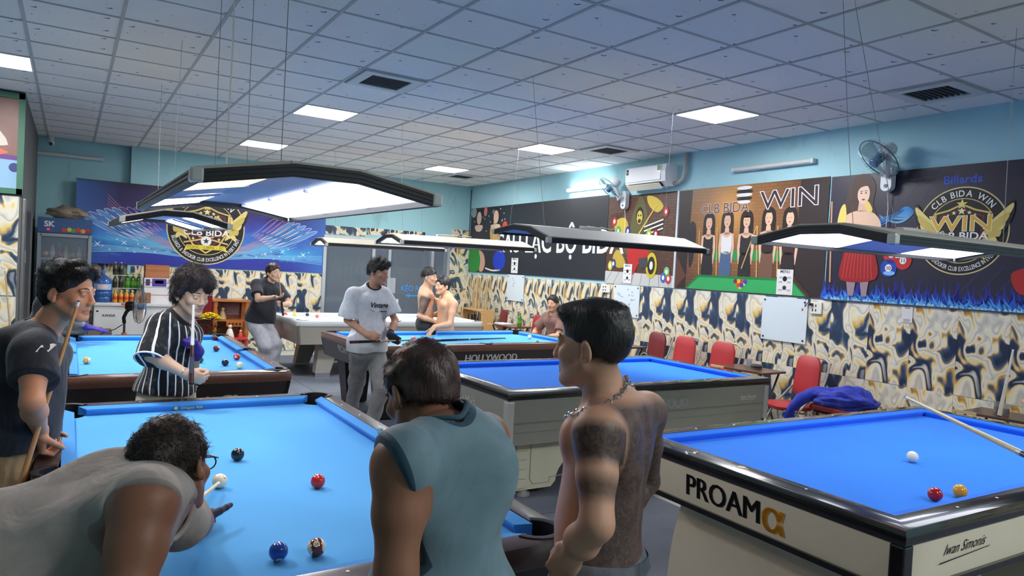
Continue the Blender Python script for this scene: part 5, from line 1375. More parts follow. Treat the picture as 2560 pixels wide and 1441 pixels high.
# ---- right wall: black club banner
bk, A = banner('club_banner', 'black banner with white Vietnamese club lettering', 'R', (10.65, 2.26), 4.56, 1.30, mat('banner_black', (40, 42, 48), .45, var=.06, vscale=1.5))
A.text('CÂU LẠC BỘ BIDA', (9.90, 2.03), .37, (228, 228, 224), 2, .03, .90)
A.poly([(12.9, 2.06), (12.45, 2.06), (12.40, 1.85), (12.5, 1.64), (12.9, 1.64)], (40, 140, 60), 1, 'figure_shirt', 3); A.poly([(12.5, 2.05), (12.3, 1.98), (12.22, 1.8), (12.3, 1.64), (12.45, 1.64), (12.42, 1.85)], (206, 160, 140), 2, 'figure_arm', 3)
A.ell((11.66, 1.86), .24, .20, (30, 60, 180), 2, 'print_ball'); A.line([(12.2, 1.70), (11.9, 1.66), (11.6, 1.68)], .03, (226, 226, 226), 2, 'print_streak', 4)
for s_, hz, cl in ((12.56, 2.70, (60, 50, 56)), (11.86, 2.70, (190, 150, 90))):
    A.ell((s_, hz), .10, .13, (214, 178, 160), 3, 'figure_face'); A.poly([(s_+.14, hz+.1), (s_, hz+.17), (s_-.14, hz+.1), (s_-.12, hz-.12), (s_+.16, hz-.22)], (46, 32, 30), 2, 'figure_hair', 3)
    A.poly([(s_+.18, hz-.16), (s_-.18, hz-.16), (s_-.2, hz-.4), (s_-.1, hz-.62), (s_+.1, hz-.62), (s_+.2, hz-.4)], cl, 2, 'figure_body', 3); A.poly([(s_+.16, hz-.15), (s_-.16, hz-.15), (s_-.1, hz-.26), (s_+.1, hz-.26)], (218, 182, 164), 3, 'figure_chest', 3)
A.ell((11.5, 2.52), .09, .09, (214, 70, 50), 3, 'print_ball'); A.ell((12.30, 2.83), .07, .10, (206, 110, 120), 2, 'print_ball'); A.ell((12.8, 2.82), .12, .10, (150, 160, 170), 2, 'print_ball'); A.ell((11.95, 2.80), .06, .05, (210, 210, 214), 2, 'print_ball')
for k in range(26):
    rn = random.Random(k); A.ell((rn.uniform(11.35, 12.9), rn.uniform(2.1, 2.88)), .018, .014, (200, 204, 216), 1, 'print_speck', 8)
A.line([(11.93, 2.62), (11.90, 2.2), (11.92, 2.06)], .035, (200, 170, 110), 4, 'print_cue')
# ---- brick poster with a hooded rider and a motorbike
def brick_mat(name, c1, c2, mortar, glow=None, gc=(0, 0), gr=1.):
    t = NT(name, rough=.45); o = t.obj(); b = t.n('TexBrick'); t.l(o, b.inputs['Vector']); b.inputs['Scale'].default_value = 4.5; b.inputs['Color1'].default_value = lin(c1); b.inputs['Color2'].default_value = lin(c2); b.inputs['Mortar'].default_value = lin(mortar); b.inputs['Mortar Size'].default_value = .02
    b.inputs['Brick Width'].default_value = .5; b.inputs['Row Height'].default_value = .18
    c = b.outputs['Color']; n = t.noise(o, 3, 4); c = t.mix(t.math('MULTIPLY', n.outputs['Fac'], .6), c, tuple(v*.55 for v in c1))
    if glow:
        d = t.n('VectorMath', operation='DISTANCE'); t.l(o, d.inputs[0]); d.inputs[1].default_value = (gc[0], gc[1], 0)
        g = t.ramp(t.math('MULTIPLY', d.outputs['Value'], 1/gr), [(0, (255, 255, 255)), (.35, (150, 150, 150)), (1, (0, 0, 0))]); c2_ = t.mix(.75, c, glow); c = t.mix(g, t.mix(.45, c, (40, 26, 24)), c2_)
    t.color(c); return t.m
pb, A = banner('rider_poster', 'brick poster of a hooded rider with motorbike and pool balls', 'R', (7.62, 2.22), 1.48, 1.30, brick_mat('brick_brown', (108, 70, 50), (84, 52, 40), (60, 42, 34)), 'poster')
A.poly([(8.36, 1.76), (6.88, 1.73), (6.88, 1.57), (8.36, 1.57)], (190, 192, 188), 1, 'print_floor')
for k in range(8): A.line([(8.2-.17*k, 1.75), (8.36-.20*k, 1.57)], .008, (110, 112, 110), 2, 'print_plank')
A.poly([(7.78, 2.62), (7.64, 2.86), (7.50, 2.62), (7.42, 2.30), (7.36, 2.02), (7.92, 2.02), (7.86, 2.30)], (86, 84, 46), 2, 'figure_robe', 4); A.ell((7.64, 2.56), .085, .13, (30, 26, 20), 3, 'figure_hood'); A.ell((7.64, 2.54), .062, .10, (190, 170, 70), 4, 'figure_face'); A.ell((7.64, 2.49), .035, .03, (60, 30, 20), 5, 'figure_mouth')
for s_ in (7.665, 7.615): A.ell((s_, 2.57), .014, .014, (30, 20, 16), 5, 'figure_eye', 10)
A.line([(7.80, 2.12), (7.28, 2.72)], .022, (206, 176, 90), 6, 'print_cue'); A.text('Billiards', (8.08, 2.56), .10, (60, 46, 34), 3, .02, .9, 0, tilt=.30)
A.poly([(8.2, 2.48), (7.95, 2.54), (7.85, 2.30), (7.92, 2.16), (8.1, 2.2)], (186, 166, 60), 2, 'print_splash', 4); A.poly([(7.5, 2.84), (7.3, 2.80), (7.16, 2.68), (7.28, 2.60), (7.45, 2.70)], (196, 170, 60), 2, 'print_splash', 4); A.poly([(8.2, 1.96), (8.1, 2.08), (7.96, 1.98), (7.9, 1.84), (8.1, 1.82)], (180, 156, 64), 2, 'print_splash', 4)
for k in range(3):
    A.line([(7.55, 2.40-.06*k), (7.12, 2.50-.06*k)], .045, (34, 32, 30), 5, 'print_caption'); A.text('POOL HALL NIGHT'[:15] if False else '', (7.3, 2.4), .03, (220, 220, 210), 6) if False else A.line([(7.53, 2.402-.06*k), (7.14, 2.498-.06*k)], .022, (216, 214, 204), 6, 'print_caption')
for s_, z, cl in ((8.2, 2.50, (160, 40, 40)), (8.1, 2.36, (70, 150, 60)), (7.88, 2.35, (40, 50, 130)), (7.10, 2.60, (170, 40, 44)), (7.28, 2.30, (140, 26, 34)), (7.42, 2.30, (150, 170, 50)), (8.24, 1.84, (196, 196, 60)), (8.17, 1.87, (40, 60, 130)), (7.02, 1.78, (120, 190, 120)), (7.08, 1.70, (70, 100, 180)), (6.98, 1.69, (190, 50, 56))):
    A.ell((s_, z), .055, .07, cl, 7, 'print_ball'); A.ell((s_, z), .024, .032, (236, 232, 220), 8, 'print_ball', 14)
A.poly([(7.86, 2.12), (7.66, 2.16), (7.42, 2.06), (7.36, 1.94), (7.6, 1.88), (7.72, 1.72), (7.84, 1.90)], (176, 34, 36), 5, 'print_motorbike', 3); A.poly([(7.62, 1.95), (7.42, 1.98), (7.40, 1.84), (7.55, 1.80)], (60, 62, 68), 6, 'print_engine')
A.ell((7.335, 1.86), .115, .18, (196, 180, 40), 6, 'print_wheel'); A.ell((7.335, 1.86), .075, .125, (34, 34, 36), 7, 'print_wheel'); A.ell((7.335, 1.86), .035, .06, (220, 218, 206), 8, 'print_wheel', 16)
MB().box((.745, 0, .008), (.03, 1.30, .012)).build('edge_strip', mat('strip_white', (212, 214, 216), .5), pb)
# ---- picture of five women behind a pool table
cb, A = banner('women_banner', 'orange brick banner of five women behind a green pool table', 'R', (5.735, 2.22), 2.22, 1.30, brick_mat('brick_orange', (158, 96, 56), (120, 70, 44), (70, 44, 34), (244, 176, 84), (-.25, .35), 1.15))
A.poly([(6.84, 2.86), (6.62, 2.86), (6.66, 1.58), (6.84, 1.58)], (40, 32, 32), 1, 'print_wall'); A.poly([(4.98, 2.86), (4.63, 2.86), (4.63, 1.58), (4.8, 1.58), (5.0, 1.8)], (44, 34, 34), 1, 'print_wall'); A.poly([(6.84, 1.58), (6.66, 1.74), (6.84, 2.0)], (92, 56, 40), 2, 'print_floor')
A.poly([(6.66, 1.58), (6.44, 1.765), (5.0, 1.765), (4.80, 1.58)], (30, 116, 60), 6, 'print_table'); A.poly([(6.62, 1.58), (6.42, 1.735), (5.02, 1.735), (4.84, 1.58)], (46, 164, 90), 7, 'print_cloth'); A.line([(4.78, 1.575), (5.0, 1.77)], .04, (70, 44, 36), 8, 'print_rail')
A.poly([(6.2, 2.08), (5.1, 2.08), (5.06, 1.96), (6.24, 1.96)], (40, 140, 80), 2, 'print_table')
bc = [(230, 180, 50), (200, 60, 50), (60, 70, 150), (210, 110, 60), (60, 120, 70), (230, 210, 200), (120, 40, 50)]; kk = 0
for row in range(4):
    for q_ in range(row+1): A.ell((5.74+.05*row/2*1.0-.05*q_+.0, 1.64+.022*(row)), .03, .028, bc[kk % 7], 8+row % 2, 'print_ball', 16); kk += 1
def lady(A, s_, top, foot, dress, hair=(34, 22, 20), skirt=None, tone=(222, 180, 152), k=1., cue_=True, jeans=False):
    A.poly([(s_+.085*k, top-.02), (s_, top+.035), (s_-.085*k, top-.02), (s_-.10*k, top-.2), (s_-.08*k, top-.36), (s_+.08*k, top-.36), (s_+.10*k, top-.2)], hair, 2, 'figure_hair', 4)
    A.poly([(s_+.11*k, top-.26), (s_+.04*k, top-.24), (s_-.04*k, top-.24), (s_-.11*k, top-.26), (s_-.125*k, top-.42), (s_-.10*k, top-.62), (s_-.075*k, top-.60), (s_-.09*k, top-.42), (s_+.09*k, top-.42), (s_+.075*k, top-.60), (s_+.10*k, top-.62), (s_+.125*k, top-.42)], tone, 3, 'figure_arms')
    A.poly([(s_+.03*k, top-.18), (s_-.03*k, top-.18), (s_-.04*k, top-.27), (s_+.04*k, top-.27)], tone, 3, 'figure_neck'); A.ell((s_, top-.10), .052*k, .082*k, tone, 4, 'figure_face')
    A.poly([(s_+.055*k, top-.06), (s_, top-.005), (s_-.055*k, top-.06), (s_-.03*k, top-.035), (s_+.03*k, top-.035)], hair, 5, 'figure_hair')
    for e in (-1, 1): A.ell((s_+e*.02*k, top-.092), .007, .004, (40, 24, 22), 5, 'figure_eye', 8)
    A.ell((s_, top-.138), .016, .006, (186, 60, 66), 5, 'figure_mouth', 10)
    A.poly([(s_+.075*k, top-.27), (s_+.03*k, top-.30), (s_-.03*k, top-.30), (s_-.075*k, top-.27), (s_-.082*k, top-.40), (s_-.065*k, top-.50), (s_+.065*k, top-.50), (s_+.082*k, top-.40)], dress, 4, 'figure_dress', 3)
    A.poly([(s_+.065*k, top-.49), (s_-.065*k, top-.49), (s_-.09*k, top-.62), (s_-.08*k, foot), (s_+.08*k, foot), (s_+.09*k, top-.62)], skirt or dress, 4, 'figure_skirt', 3)
    if cue_: A.line([(s_+.16*k, top-.18), (s_+.13*k, foot)], .014, (206, 170, 110), 5, 'print_cue')
lady(A, 6.30, 2.52, 1.76, (28, 28, 34)); lady(A, 6.0, 2.54, 1.76, (222, 222, 220), skirt=(70, 96, 130), hair=(50, 32, 26)); lady(A, 5.70, 2.53, 1.74, (36, 32, 34), cue_=False); lady(A, 5.38, 2.55, 1.76, (44, 34, 30), skirt=(110, 80, 62)); lady(A, 5.09, 2.54, 1.78, (60, 36, 38), skirt=(40, 30, 34))
A.line([(5.55, 2.36), (5.74, 1.86)], .014, (206, 170, 110), 6, 'print_cue'); A.poly([(6.64, 2.40), (6.54, 2.42), (6.52, 2.2), (6.56, 1.9), (6.62, 1.9)], (36, 32, 36), 2, 'figure_shade', 3)
A.text('CLB BIDA', (6.07, 2.545), .125, (236, 226, 232), 3, .035, 1.05); A.text('CLB BIDA', (6.07, 2.545), .125, (96, 60, 44), 4, .0, 1.05)
A.text('WIN', (5.12, 2.57), .215, (236, 230, 246), 3, .04, 1.28, tilt=.03); A.text('WIN', (5.12, 2.57), .215, (52, 36, 44), 4, .0, 1.28, tilt=.03)
for k in range(5): A.ell((5.76, 2.66+.042*k), .10+.02*k-.004*k*k, .022, (232, 232, 232) if k % 2 == 0 else (20, 20, 22), 6+k, 'print_disc')
# ---- emblem banner with a woman in red
t = NT('banner_navy', rough=.4); o = t.obj(); n = t.noise(o, 1.3, 4, dist=.6); t.color(t.mix(n.outputs['Fac'], (24, 22, 34), (44, 40, 66))); M_NAVY = t.m
eb, A = banner('emblem_banner', 'dark navy banner with gold emblem, blue flames and woman in red', 'R', (3.25, 2.215), 2.70, 1.29, M_NAVY)
emblem(A, (3.27, 2.265), .385, -1); A.text('Billards', (3.285, 2.695), .075, (48, 84, 190), 2, .03, 1.1)
rn = random.Random(5)
def flame(col, base, hmax, n_, w_, layer):
    many = []
    for k in range(n_):
        s_ = 4.58-2.6*k/n_+rn.uniform(-.03, .03); h_ = hmax*rn.uniform(.45, 1.1); w2 = w_*rn.uniform(.7, 1.3); ln = rn.uniform(-.05, .05)
        many.append(spline([(s_+w2, base), (s_+w2*.8, base+h_*.35), (s_+w2*.2+ln*.5, base+h_*.6), (s_+ln, base+h_), (s_-w2*.25+ln*.3, base+h_*.55), (s_-w2*.9, base+h_*.3), (s_-w2, base)], 3))
    tag(A.poly(None, col, layer, 'flames', many=many), kind='stuff')
flame((36, 44, 140), 1.572, .24, 60, .05, 1); flame((36, 84, 190), 1.572, .17, 75, .035, 2); flame((70, 150, 226), 1.572, .11, 90, .022, 3); flame((150, 206, 244), 1.572, .05, 90, .012, 4)
H = (70, 48, 40)
A.poly([(4.40, 2.70), (4.33, 2.84), (4.18, 2.85), (4.10, 2.72), (4.12, 2.56), (4.08, 2.45), (4.16, 2.40), (4.34, 2.42), (4.44, 2.36), (4.47, 2.46), (4.42, 2.58)], H, 5, 'figure_hair', 4)
A.poly([(4.45, 2.40), (4.36, 2.47), (4.27, 2.49), (4.18, 2.49), (4.08, 2.44), (4.02, 2.34), (4.04, 2.20), (4.10, 2.16), (4.14, 2.26), (4.34, 2.26), (4.38, 2.14), (4.47, 2.22)], (226, 190, 162), 6, 'figure_shoulders', 3)
A.poly([(4.27, 2.58), (4.18, 2.58), (4.17, 2.48), (4.28, 2.48)], (220, 182, 154), 6, 'figure_neck'); A.ell((4.225, 2.655), .066, .098, (232, 200, 176), 7, 'figure_face'); A.poly([(4.30, 2.66), (4.28, 2.74), (4.20, 2.76), (4.15, 2.70), (4.17, 2.73), (4.22, 2.735), (4.27, 2.715)], H, 8, 'figure_hair', 3)
for s_ in (4.25, 4.20): A.ell((s_, 2.665), .012, .006, (50, 30, 28), 8, 'figure_eye', 10); A.line([(s_+.016, 2.685), (s_-.016, 2.686)], .006, (70, 48, 40), 8, 'figure_brow')
A.ell((4.224, 2.60), .018, .009, (170, 30, 40), 8, 'figure_mouth', 12); A.poly([(4.21, 2.56), (4.17, 2.58), (4.12, 2.5), (4.14, 2.46), (4.19, 2.5)], (230, 200, 110), 9, 'figure_glove', 3); A.poly([(4.47, 2.52), (4.42, 2.56), (4.40, 2.40), (4.46, 2.30), (4.50, 2.36)], (226, 206, 110), 8, 'figure_glove', 3)
A.poly([(4.36, 2.32), (4.23, 2.30), (4.11, 2.32), (4.10, 2.16), (4.06, 2.05), (4.04, 1.80), (4.42, 1.78), (4.41, 2.03), (4.37, 2.16)], (150, 26, 30), 7, 'figure_dress', 4)
for k in range(9): A.line([(4.40-.04*k, 1.80), (4.38-.035*k, 2.0-.02*(k % 3)), (4.35-.03*k, 2.12)], .006, (206, 70, 66), 8, 'figure_dress_shine', 3)
A.poly([(4.36, 1.79), (4.25, 1.79), (4.27, 1.62), (4.33, 1.62)], (150, 130, 140), 6, 'figure_leg'); A.poly([(4.21, 1.79), (4.11, 1.79), (4.13, 1.62), (4.18, 1.62)], (150, 130, 140), 6, 'figure_leg')
A.line([(4.58, 2.60), (4.545, 1.75)], .018, (190, 150, 110), 5, 'print_cue')
for s_, z, cl, nn in ((3.895, 2.05, (196, 40, 44), '6'), (3.775, 1.99, (190, 40, 44), '11'), (3.915, 1.915, (24, 70, 170), '10')):
    A.ell((s_, z), .082, .088, cl, 6, 'print_ball', 30)
    if nn != '6': A.line([(s_+.078, z+.05), (s_-.078, z+.05)], .05, (226, 226, 230), 7, 'print_ball') if nn == '11' else A.ell((s_-.01, z-.05), .06, .022, (130, 180, 236), 7, 'print_ball')
    A.ell((s_, z), .034, .036, (236, 234, 226), 8, 'print_ball', 18); A.text(nn, (s_, z-.018), .036, (20, 20, 24), 9, .02)
for k in range(7): A.line([(4.05, 2.32+.02*k), (3.9, 2.40+.03*k-.006*k*k), (3.78, 2.50-.02*k), (3.66, 2.42+.012*k)], .018, (40+12*k, 130+6*k, 210), 5, 'print_swirl', 6, taper=lambda t_: .2+math.sin(PI*t_))
for a_ in (.0, .5, 1.0): A.line([(3.60-a_*.3, 2.84), (3.80-a_*.3, 2.55)], .006, (60, 60, 110), 1, 'print_ray'); A.line([(2.95+a_*.3, 1.70), (2.75+a_*.3, 1.95)], .006, (60, 60, 110), 1, 'print_ray')
A.poly([(2.84, 1.88), (2.78, 1.93), (2.66, 1.95), (2.60, 1.8), (2.72, 1.72), (2.80, 1.76)], (180, 40, 34), 6, 'print_glove', 4)
MB().box((0, -.652, .004), (2.7, .012, .008)).build('hem_strip', mat('rod_dark', (60, 62, 70), .5), eb)

# ---------------------------------------------------------------- boards, menus, sheets, sockets
def board(label, c, w, h):
    r = empty('whiteboard', label, 'whiteboard', group='whiteboards on the patterned wall'); on_right(r, c[0], c[1], .013)
    MB().box((0, 0, .008), (w, h, .012), .002).build('panel', mat('whiteboard', (214, 226, 232), .2, coat=.3), r)
    for sx in (-1, 1):
        for sy in (-1, 1): MB().lathe([(.011, 0), (.011, .006), (.006, .009)], (sx*(w/2-.035), sy*(h/2-.035), .014), 12).build('fixing', mat('fixing_dark', (70, 72, 74), .3, .8), r)
    return r
b1 = board('large clean whiteboard beside the wall socket', (5.09, 1.305), .60, .49); b2 = board('whiteboard with faint blue scribbles beside the square socket', (7.83, 1.335), .58, .46); b3 = board('narrow whiteboard with scribbles below the black banner', (10.99, 1.365), .60, .48)
def scrib(b, x0, y0, n_, sd):
    rn = random.Random(sd); q = MB()
    for k in range(n_):
        p = [(x0+.03*(k % 3)+rn.uniform(-.02, .02), y0-.035*k+rn.uniform(-.01, .01), .0152)]
        for j in range(4): p.append((p[-1][0]+rn.uniform(-.02, .03), p[-1][1]+rn.uniform(-.02, .02), .0152))
        q.tube(p, .0022, 4)
    q.build('marker_scribble', mat('marker_blue', (70, 90, 140), .7), b)
scrib(b2, .05, .17, 8, 3); scrib(b2, -.18, .12, 3, 4); scrib(b3, -.1, .16, 5, 6)
MB().box((.24, .13, .0152), (.02, .03, .001)).build('sticker', mat('sticker_red', (200, 90, 90), .6), b1)
def menu(label, c, w, h, head=True):
    r = empty('menu_sheet', label, 'menu', group='paper menus taped to the banners'); on_right(r, c[0], c[1], .026)
    MB().box((0, 0, .0006), (w, h, .0012)).build('paper', mat('menu_paper', (218, 218, 216), .7), r)
    v, f = text_mesh('MENU', w*.16, bold=.02); q = MB(); q.add([(p.x, p.y+h*.36, .0018) for p in v], f); q.build('lettering', M_LETK, r)
    q = MB(); rn = random.Random(int(c[0]*10))
    for yy in (.2, .16, .02, -.02, -.30, -.34): q.box((-w*.26, h*yy, .0015), (w*.28*rn.uniform(.7, 1), h*.016, .0006)); q.box((w*.26, h*yy, .0015), (w*.28*rn.uniform(.7, 1), h*.016, .0006))
    q.build('printed_lines', mat('print_grey', (90, 90, 92), .7), r)
    q = MB(); q.lathe([(.0001, .0018), (w*.14, .0018)], (0, h*.13, 0), 16); q.prism([(-w*.1, -h*.3), (w*.1, -h*.3), (w*.12, -h*.18), (0, -h*.13), (-w*.12, -h*.18)], 2, .0014, .0018); q.build('picture', mat('print_dark', (46, 46, 50), .7), r)
menu('white menu sheet on the green pool table picture', (5.105, 1.725), .215, .285); menu('white menu sheet on the rider poster', (7.83, 1.73), .19, .28); menu('white menu sheet on the black banner', (11.05, 1.775), .24, .28)
def notice(label, c, w, h):
    r = empty('notice_sheet', label, 'notice'); on_right(r, c[0], c[1], .013); MB().box((0, 0, .0006), (w, h, .0012)).build('paper', mat('menu_paper', (218, 218, 216), .7), r)
    q = MB()
    for k in range(3): q.box((0, -h*.3-k*h*.06, .0015), (w*.6, h*.022, .0006))
    q.build('printed_lines', mat('print_grey', (90, 90, 92), .7), r); MB().box((0, h*.42, .0015), (w*.5, h*.05, .0006)).build('heading', mat('print_grey', (90, 90, 92), .7), r)
notice('small white payment notice under the blue flames', (3.705, 1.475), .105, .15); notice('small white notice above the seated man', (9.865, 1.515), .10, .14)
def socket(label, c, w, h, n_):
    r = empty('wall_socket', label, 'socket'); on_right(r, c[0], c[1], .013); MB().box((0, 0, .009), (w, h, .018), .004).build('plate', mat('socket_white', (228, 226, 216), .4), r)
    for k in range(n_):
        for sy in (-1, 1): MB().box((-w*.28+k*w*.28, sy*h*.2, .0185), (w*.1, h*.2, .002)).build('outlet', mat('socket_hole', (60, 60, 62), .6), r)
    return r
r = socket('white double wall socket with plug beside the large whiteboard', (4.685, 1.465), .135, .125, 2); MB().box((-.045, .035, .035), (.03, .03, .035), .006).build('plug', M_BLK, r)
MB().tube([(-.045, .035, .05), (-.10, .05, .03), (-.14, .0, .012), (-.13, .09, .01)], .005, 6).build('plug_cable', M_BLK, r)
socket('small square white socket between two whiteboards', (8.315, 1.49), .20, .12, 2)
# ================================================================ wall and ceiling fittings
ac = empty('air_conditioner', 'white split air conditioner high on the pale blue wall', 'air conditioner'); on_right(ac, 7.34, 3.07, .004)
q = MB(); prof = [(-.14, 0), (.15, 0), (.15, .20), (.05, .22), (-.08, .21), (-.14, .12)]
q.prism(prof, 0, -.42, .40); q.build('body', mat('ac_white', (226, 228, 230), .3, coat=.3), ac)
MB().box((.0-.05, .04, .221), (.72, .19, .008), .003).build('front_panel', mat('ac_white', (226, 228, 230), .3, coat=.3), ac)
MB().add([(-.36, -.085, .205), (.30, -.085, .205), (.30, -.135, .135), (-.36, -.135, .135)], [(0, 1, 2, 3)]).build('outlet', mat('ac_dark', (34, 36, 38), .7), ac)
MB().add([(-.37, -.10, .235), (.31, -.10, .235), (.31, -.165, .16), (-.37, -.165, .16), (-.37, -.106, .238), (.31, -.106, .238), (.31, -.171, .163), (-.37, -.171, .163)], [(0, 1, 2, 3), (7, 6, 5, 4), (0, 4, 5, 1), (2, 6, 7, 3), (0, 3, 7, 4), (1, 2, 6, 5)]).build('flap', mat('ac_cream', (226, 222, 200), .4), ac)
MB().box((-.37, .09, .222), (.045, .075, .008)).build('sticker', mat('sticker_black', (30, 40, 40), .5), ac); MB().box((.275, .10, .2265), (.05, .07, .002)).build('energy_label', mat('label_green', (120, 150, 110), .5), ac)
v, f = text_mesh('A', .03); MB().add([(p.x-.37, p.y+.075, .2265) for p in v], f).build('lettering', M_LETW, ac)
MB().tube([(.36, -.10, .05), (.48, -.10, .05), (.56, -.06, .05), (.59, .02, .05), (.60, .28, .05)], .032, 10).build('pipe', mat('pipe_grey', (168, 168, 164), .6, var=.1), ac, 60)
def wall_tube(label, s0, s1, z, lit):
    r = empty('fluorescent_lamp', label, 'lamp', group='tube lamps on the walls'); on_right(r, (s0+s1)/2, z, .002); L = abs(s1-s0)
    MB().box((0, 0, .02), (L, .05, .04), .006).build('batten', mat('batten_white', (214, 216, 216), .5), r)
    MB().tube([(-L/2+.03, 0, .06), (L/2-.03, 0, .06)], .026, 12).build('tube', mat('tube_on', (255, 255, 255), .4, emit=TUBE_LIGHT, ecol=(240, 250, 255)) if lit else mat('tube_off', (206, 208, 206), .3), r, 50)
    for sx in (-1, 1): MB().box((sx*(L/2-.015), 0, .045), (.03, .05, .075), .005).build('holder', mat('batten_white', (214, 216, 216), .5), r)
wall_tube('lit fluorescent tube beside the small wall fan', 9.44, 8.34, 3.04, True); wall_tube('unlit fluorescent tube between air conditioner and large wall fan', 5.93, 4.80, 3.05, False)
r = empty('fluorescent_lamp', 'unlit fluorescent tube on the back wall over the fridge', 'lamp', group='tube lamps on the walls'); on_back(r, -.10, 3.10, -.148)
MB().box((0, 0, .02), (1.0, .05, .04), .006).build('batten', mat('batten_white', (214, 216, 216), .5), r); MB().tube([(-.47, 0, .06), (.47, 0, .06)], .026, 12).build('tube', mat('tube_off', (206, 208, 206), .3), r, 50)
for sx in (-1, 1): MB().box((sx*.485, 0, .045), (.03, .05, .075), .005).build('holder', mat('batten_white', (214, 216, 216), .5), r)
M_CAGE = mat('fan_cage', (126, 150, 160), .3, .2); M_FANW = mat('fan_white', (216, 220, 222), .35); M_BLADE = mat('fan_blade', (70, 92, 102), .25, alpha=.55); M_FANB = mat('fan_blue', (70, 110, 150), .4)
def fan_head(r, c, axis, R, hub, parent_mat=M_CAGE, blade=M_BLADE, nsp=40):
    """cage, blades, hub and motor round an axis (unit vector pointing to the front)"""
    d = Vector(axis).normalized(); Q = d.to_track_quat('Z', 'Y').to_matrix().to_4x4(); X = Matrix.Translation(c) @ Q
    q = MB(); q.xf = X
    for k in range(nsp):
        a = 2*PI*k/nsp; ca, sa = math.cos(a), math.sin(a)
        q.tube([(.045*ca, .045*sa, .075), (R*.6*ca, R*.6*sa, .07), (R*.93*ca, R*.93*sa, .04), (R*ca, R*sa, .0), (R*.93*ca, R*.93*sa, -.045), (R*.5*ca, R*.5*sa, -.07), (.06*ca, .06*sa, -.075)], .0016, 3)
    q.build('cage_wires', parent_mat, r); q = MB(); q.xf = X
    q.tube([(R*math.cos(2*PI*k/36), R*math.sin(2*PI*k/36), 0) for k in range(36)], .006, 6, True); q.build('cage_rim', mat('cage_rim', (70, 110, 116), .3), r, 60)
    q = MB(); q.xf = X; q.lathe([(.0001, .085), (.04, .083), (.05, .072)], n=20); q.build('badge', M_FANB, r, 40)
    for b in range(3):
        q = MB(); q.xf = X @ Matrix.Rotation(2*PI*b/3+.4, 4, 'Z')
        q.grid(lambda u, v_: ((.05+(R*.86-.05)*v_)*math.cos((u-.5)*(1.5-.35*v_)), (.05+(R*.86-.05)*v_)*math.sin((u-.5)*(1.5-.35*v_)), .028*(u-.5)*2), 6, 6); q.build('blade', blade, r, 60)
    q = MB(); q.xf = X; q.lathe([(.0001, .06), (.045, .05), (.05, -.03)], n=18); q.build('hub', M_FANB, r, 40)
    q = MB(); q.xf = X; q.lathe([(.055, -.065), (.072, -.08), (.074, -.15), (.055, -.185), (.0001, -.19)], n=22); q.build('motor', hub, r, 40)
def wall_fan(label, s, z, R, axis, reach, cx=-.12):
    r = empty('wall_fan', label, 'fan', group='oscillating fans on the long wall'); on_right(r, s, z, .033)
    q = MB(); q.prism(rrect(.11, .26, .05), 2, 0, .07); q.build('mount', M_FANW, r, 40); MB().lathe([(.018, .07), (.018, .076)], (0, -.08, 0), 12).build('knob', M_FANB, r)
    c = Vector((cx, .16, reach)); back = c-Vector(axis).normalized()*.13
    MB().tube([(0, .05, .05), (-.01, .03, .12), Vector((back.x*.6, -.01, back.z*.7)), back+Vector((0, -.05, 0)), back], .024, 10).build('neck', M_FANW, r, 60)
    fan_head(r, c, axis, R, M_FANW)
    MB().tube([(0, -.12, .03), (.005, -.3, .012), (-.01, -.6, .012)], .004, 5).build('pull_cord', mat('cable_white', (220, 216, 206), .5), r)
wall_fan('large glassy wall fan tilted down above the woman in red', 3.95, 2.79, .215, (-.3, -.70, .66), .24, .02); wall_fan('white wall fan with blue hub beside the lit tube', 7.93, 2.80, .19, (-.45, -.72, .5), .24)
r = empty('security_camera', 'small white dome security camera under the ceiling corner', 'camera', (-.30, 13.02, 3.27)); MB().lathe([(.04, .09), (.04, .06), (.028, .055), (.028, .02)], n=16).build('mount', M_FANW, r, 40); MB().sphere((0, -.03, -.01), .045, 16, 10).build('housing', M_FANW, r, 60); MB().cyl((0, -.05, -.02), (0, -.085, -.035), .026, .024, 14).build('lens', M_BLK, r, 40)

# framed poster on the boxed-out corner
pf = empty('framed_poster', 'green framed food poster on the boxed-out corner', 'poster'); pf.matrix_world = Matrix.Translation((-1.07, 9.548, 2.79)) @ BW_MAT
q = MB()
for a, b, w_, h_ in ((-.575, 0, .06, 1.10), (.575, 0, .06, 1.10), (0, .52, 1.2, .06), (0, -.52, 1.2, .06)): q.box((a, b, .02), (w_, h_, .04))
q.build('frame', mat('frame_green', (70, 120, 96), .5), pf)
MB().box((0, 0, .008), (1.1, 1.0, .012)).build('sheet', mat('poster_brown', (146, 104, 92), .4, var=.3, vscale=4), pf)
A = Art(pf, lambda x, y: (x, y), .014)
A.poly([(-.55, -.5), (.55, -.5), (.55, -.16), (-.55, -.12)], (150, 190, 220), 1, 'print_panel'); A.poly([(-.55, -.16), (.55, -.18), (.55, -.13), (-.55, -.10)], (110, 70, 140), 2, 'print_band'); A.poly([(.20, .02), (.47, -.10), (.40, -.13), (.2, -.13)], (232, 120, 90), 3, 'print_food'); A.poly([(.1, .30), (.30, .22), (.46, -.02), (.2, .0), (.1, .1)], (236, 222, 206), 2, 'print_food', 3); A.ell((.52, -.26), .05, .05, (60, 70, 130), 3, 'print_ball'); A.ell((.30, -.22), .06, .05, (120, 40, 70), 3, 'print_ball')
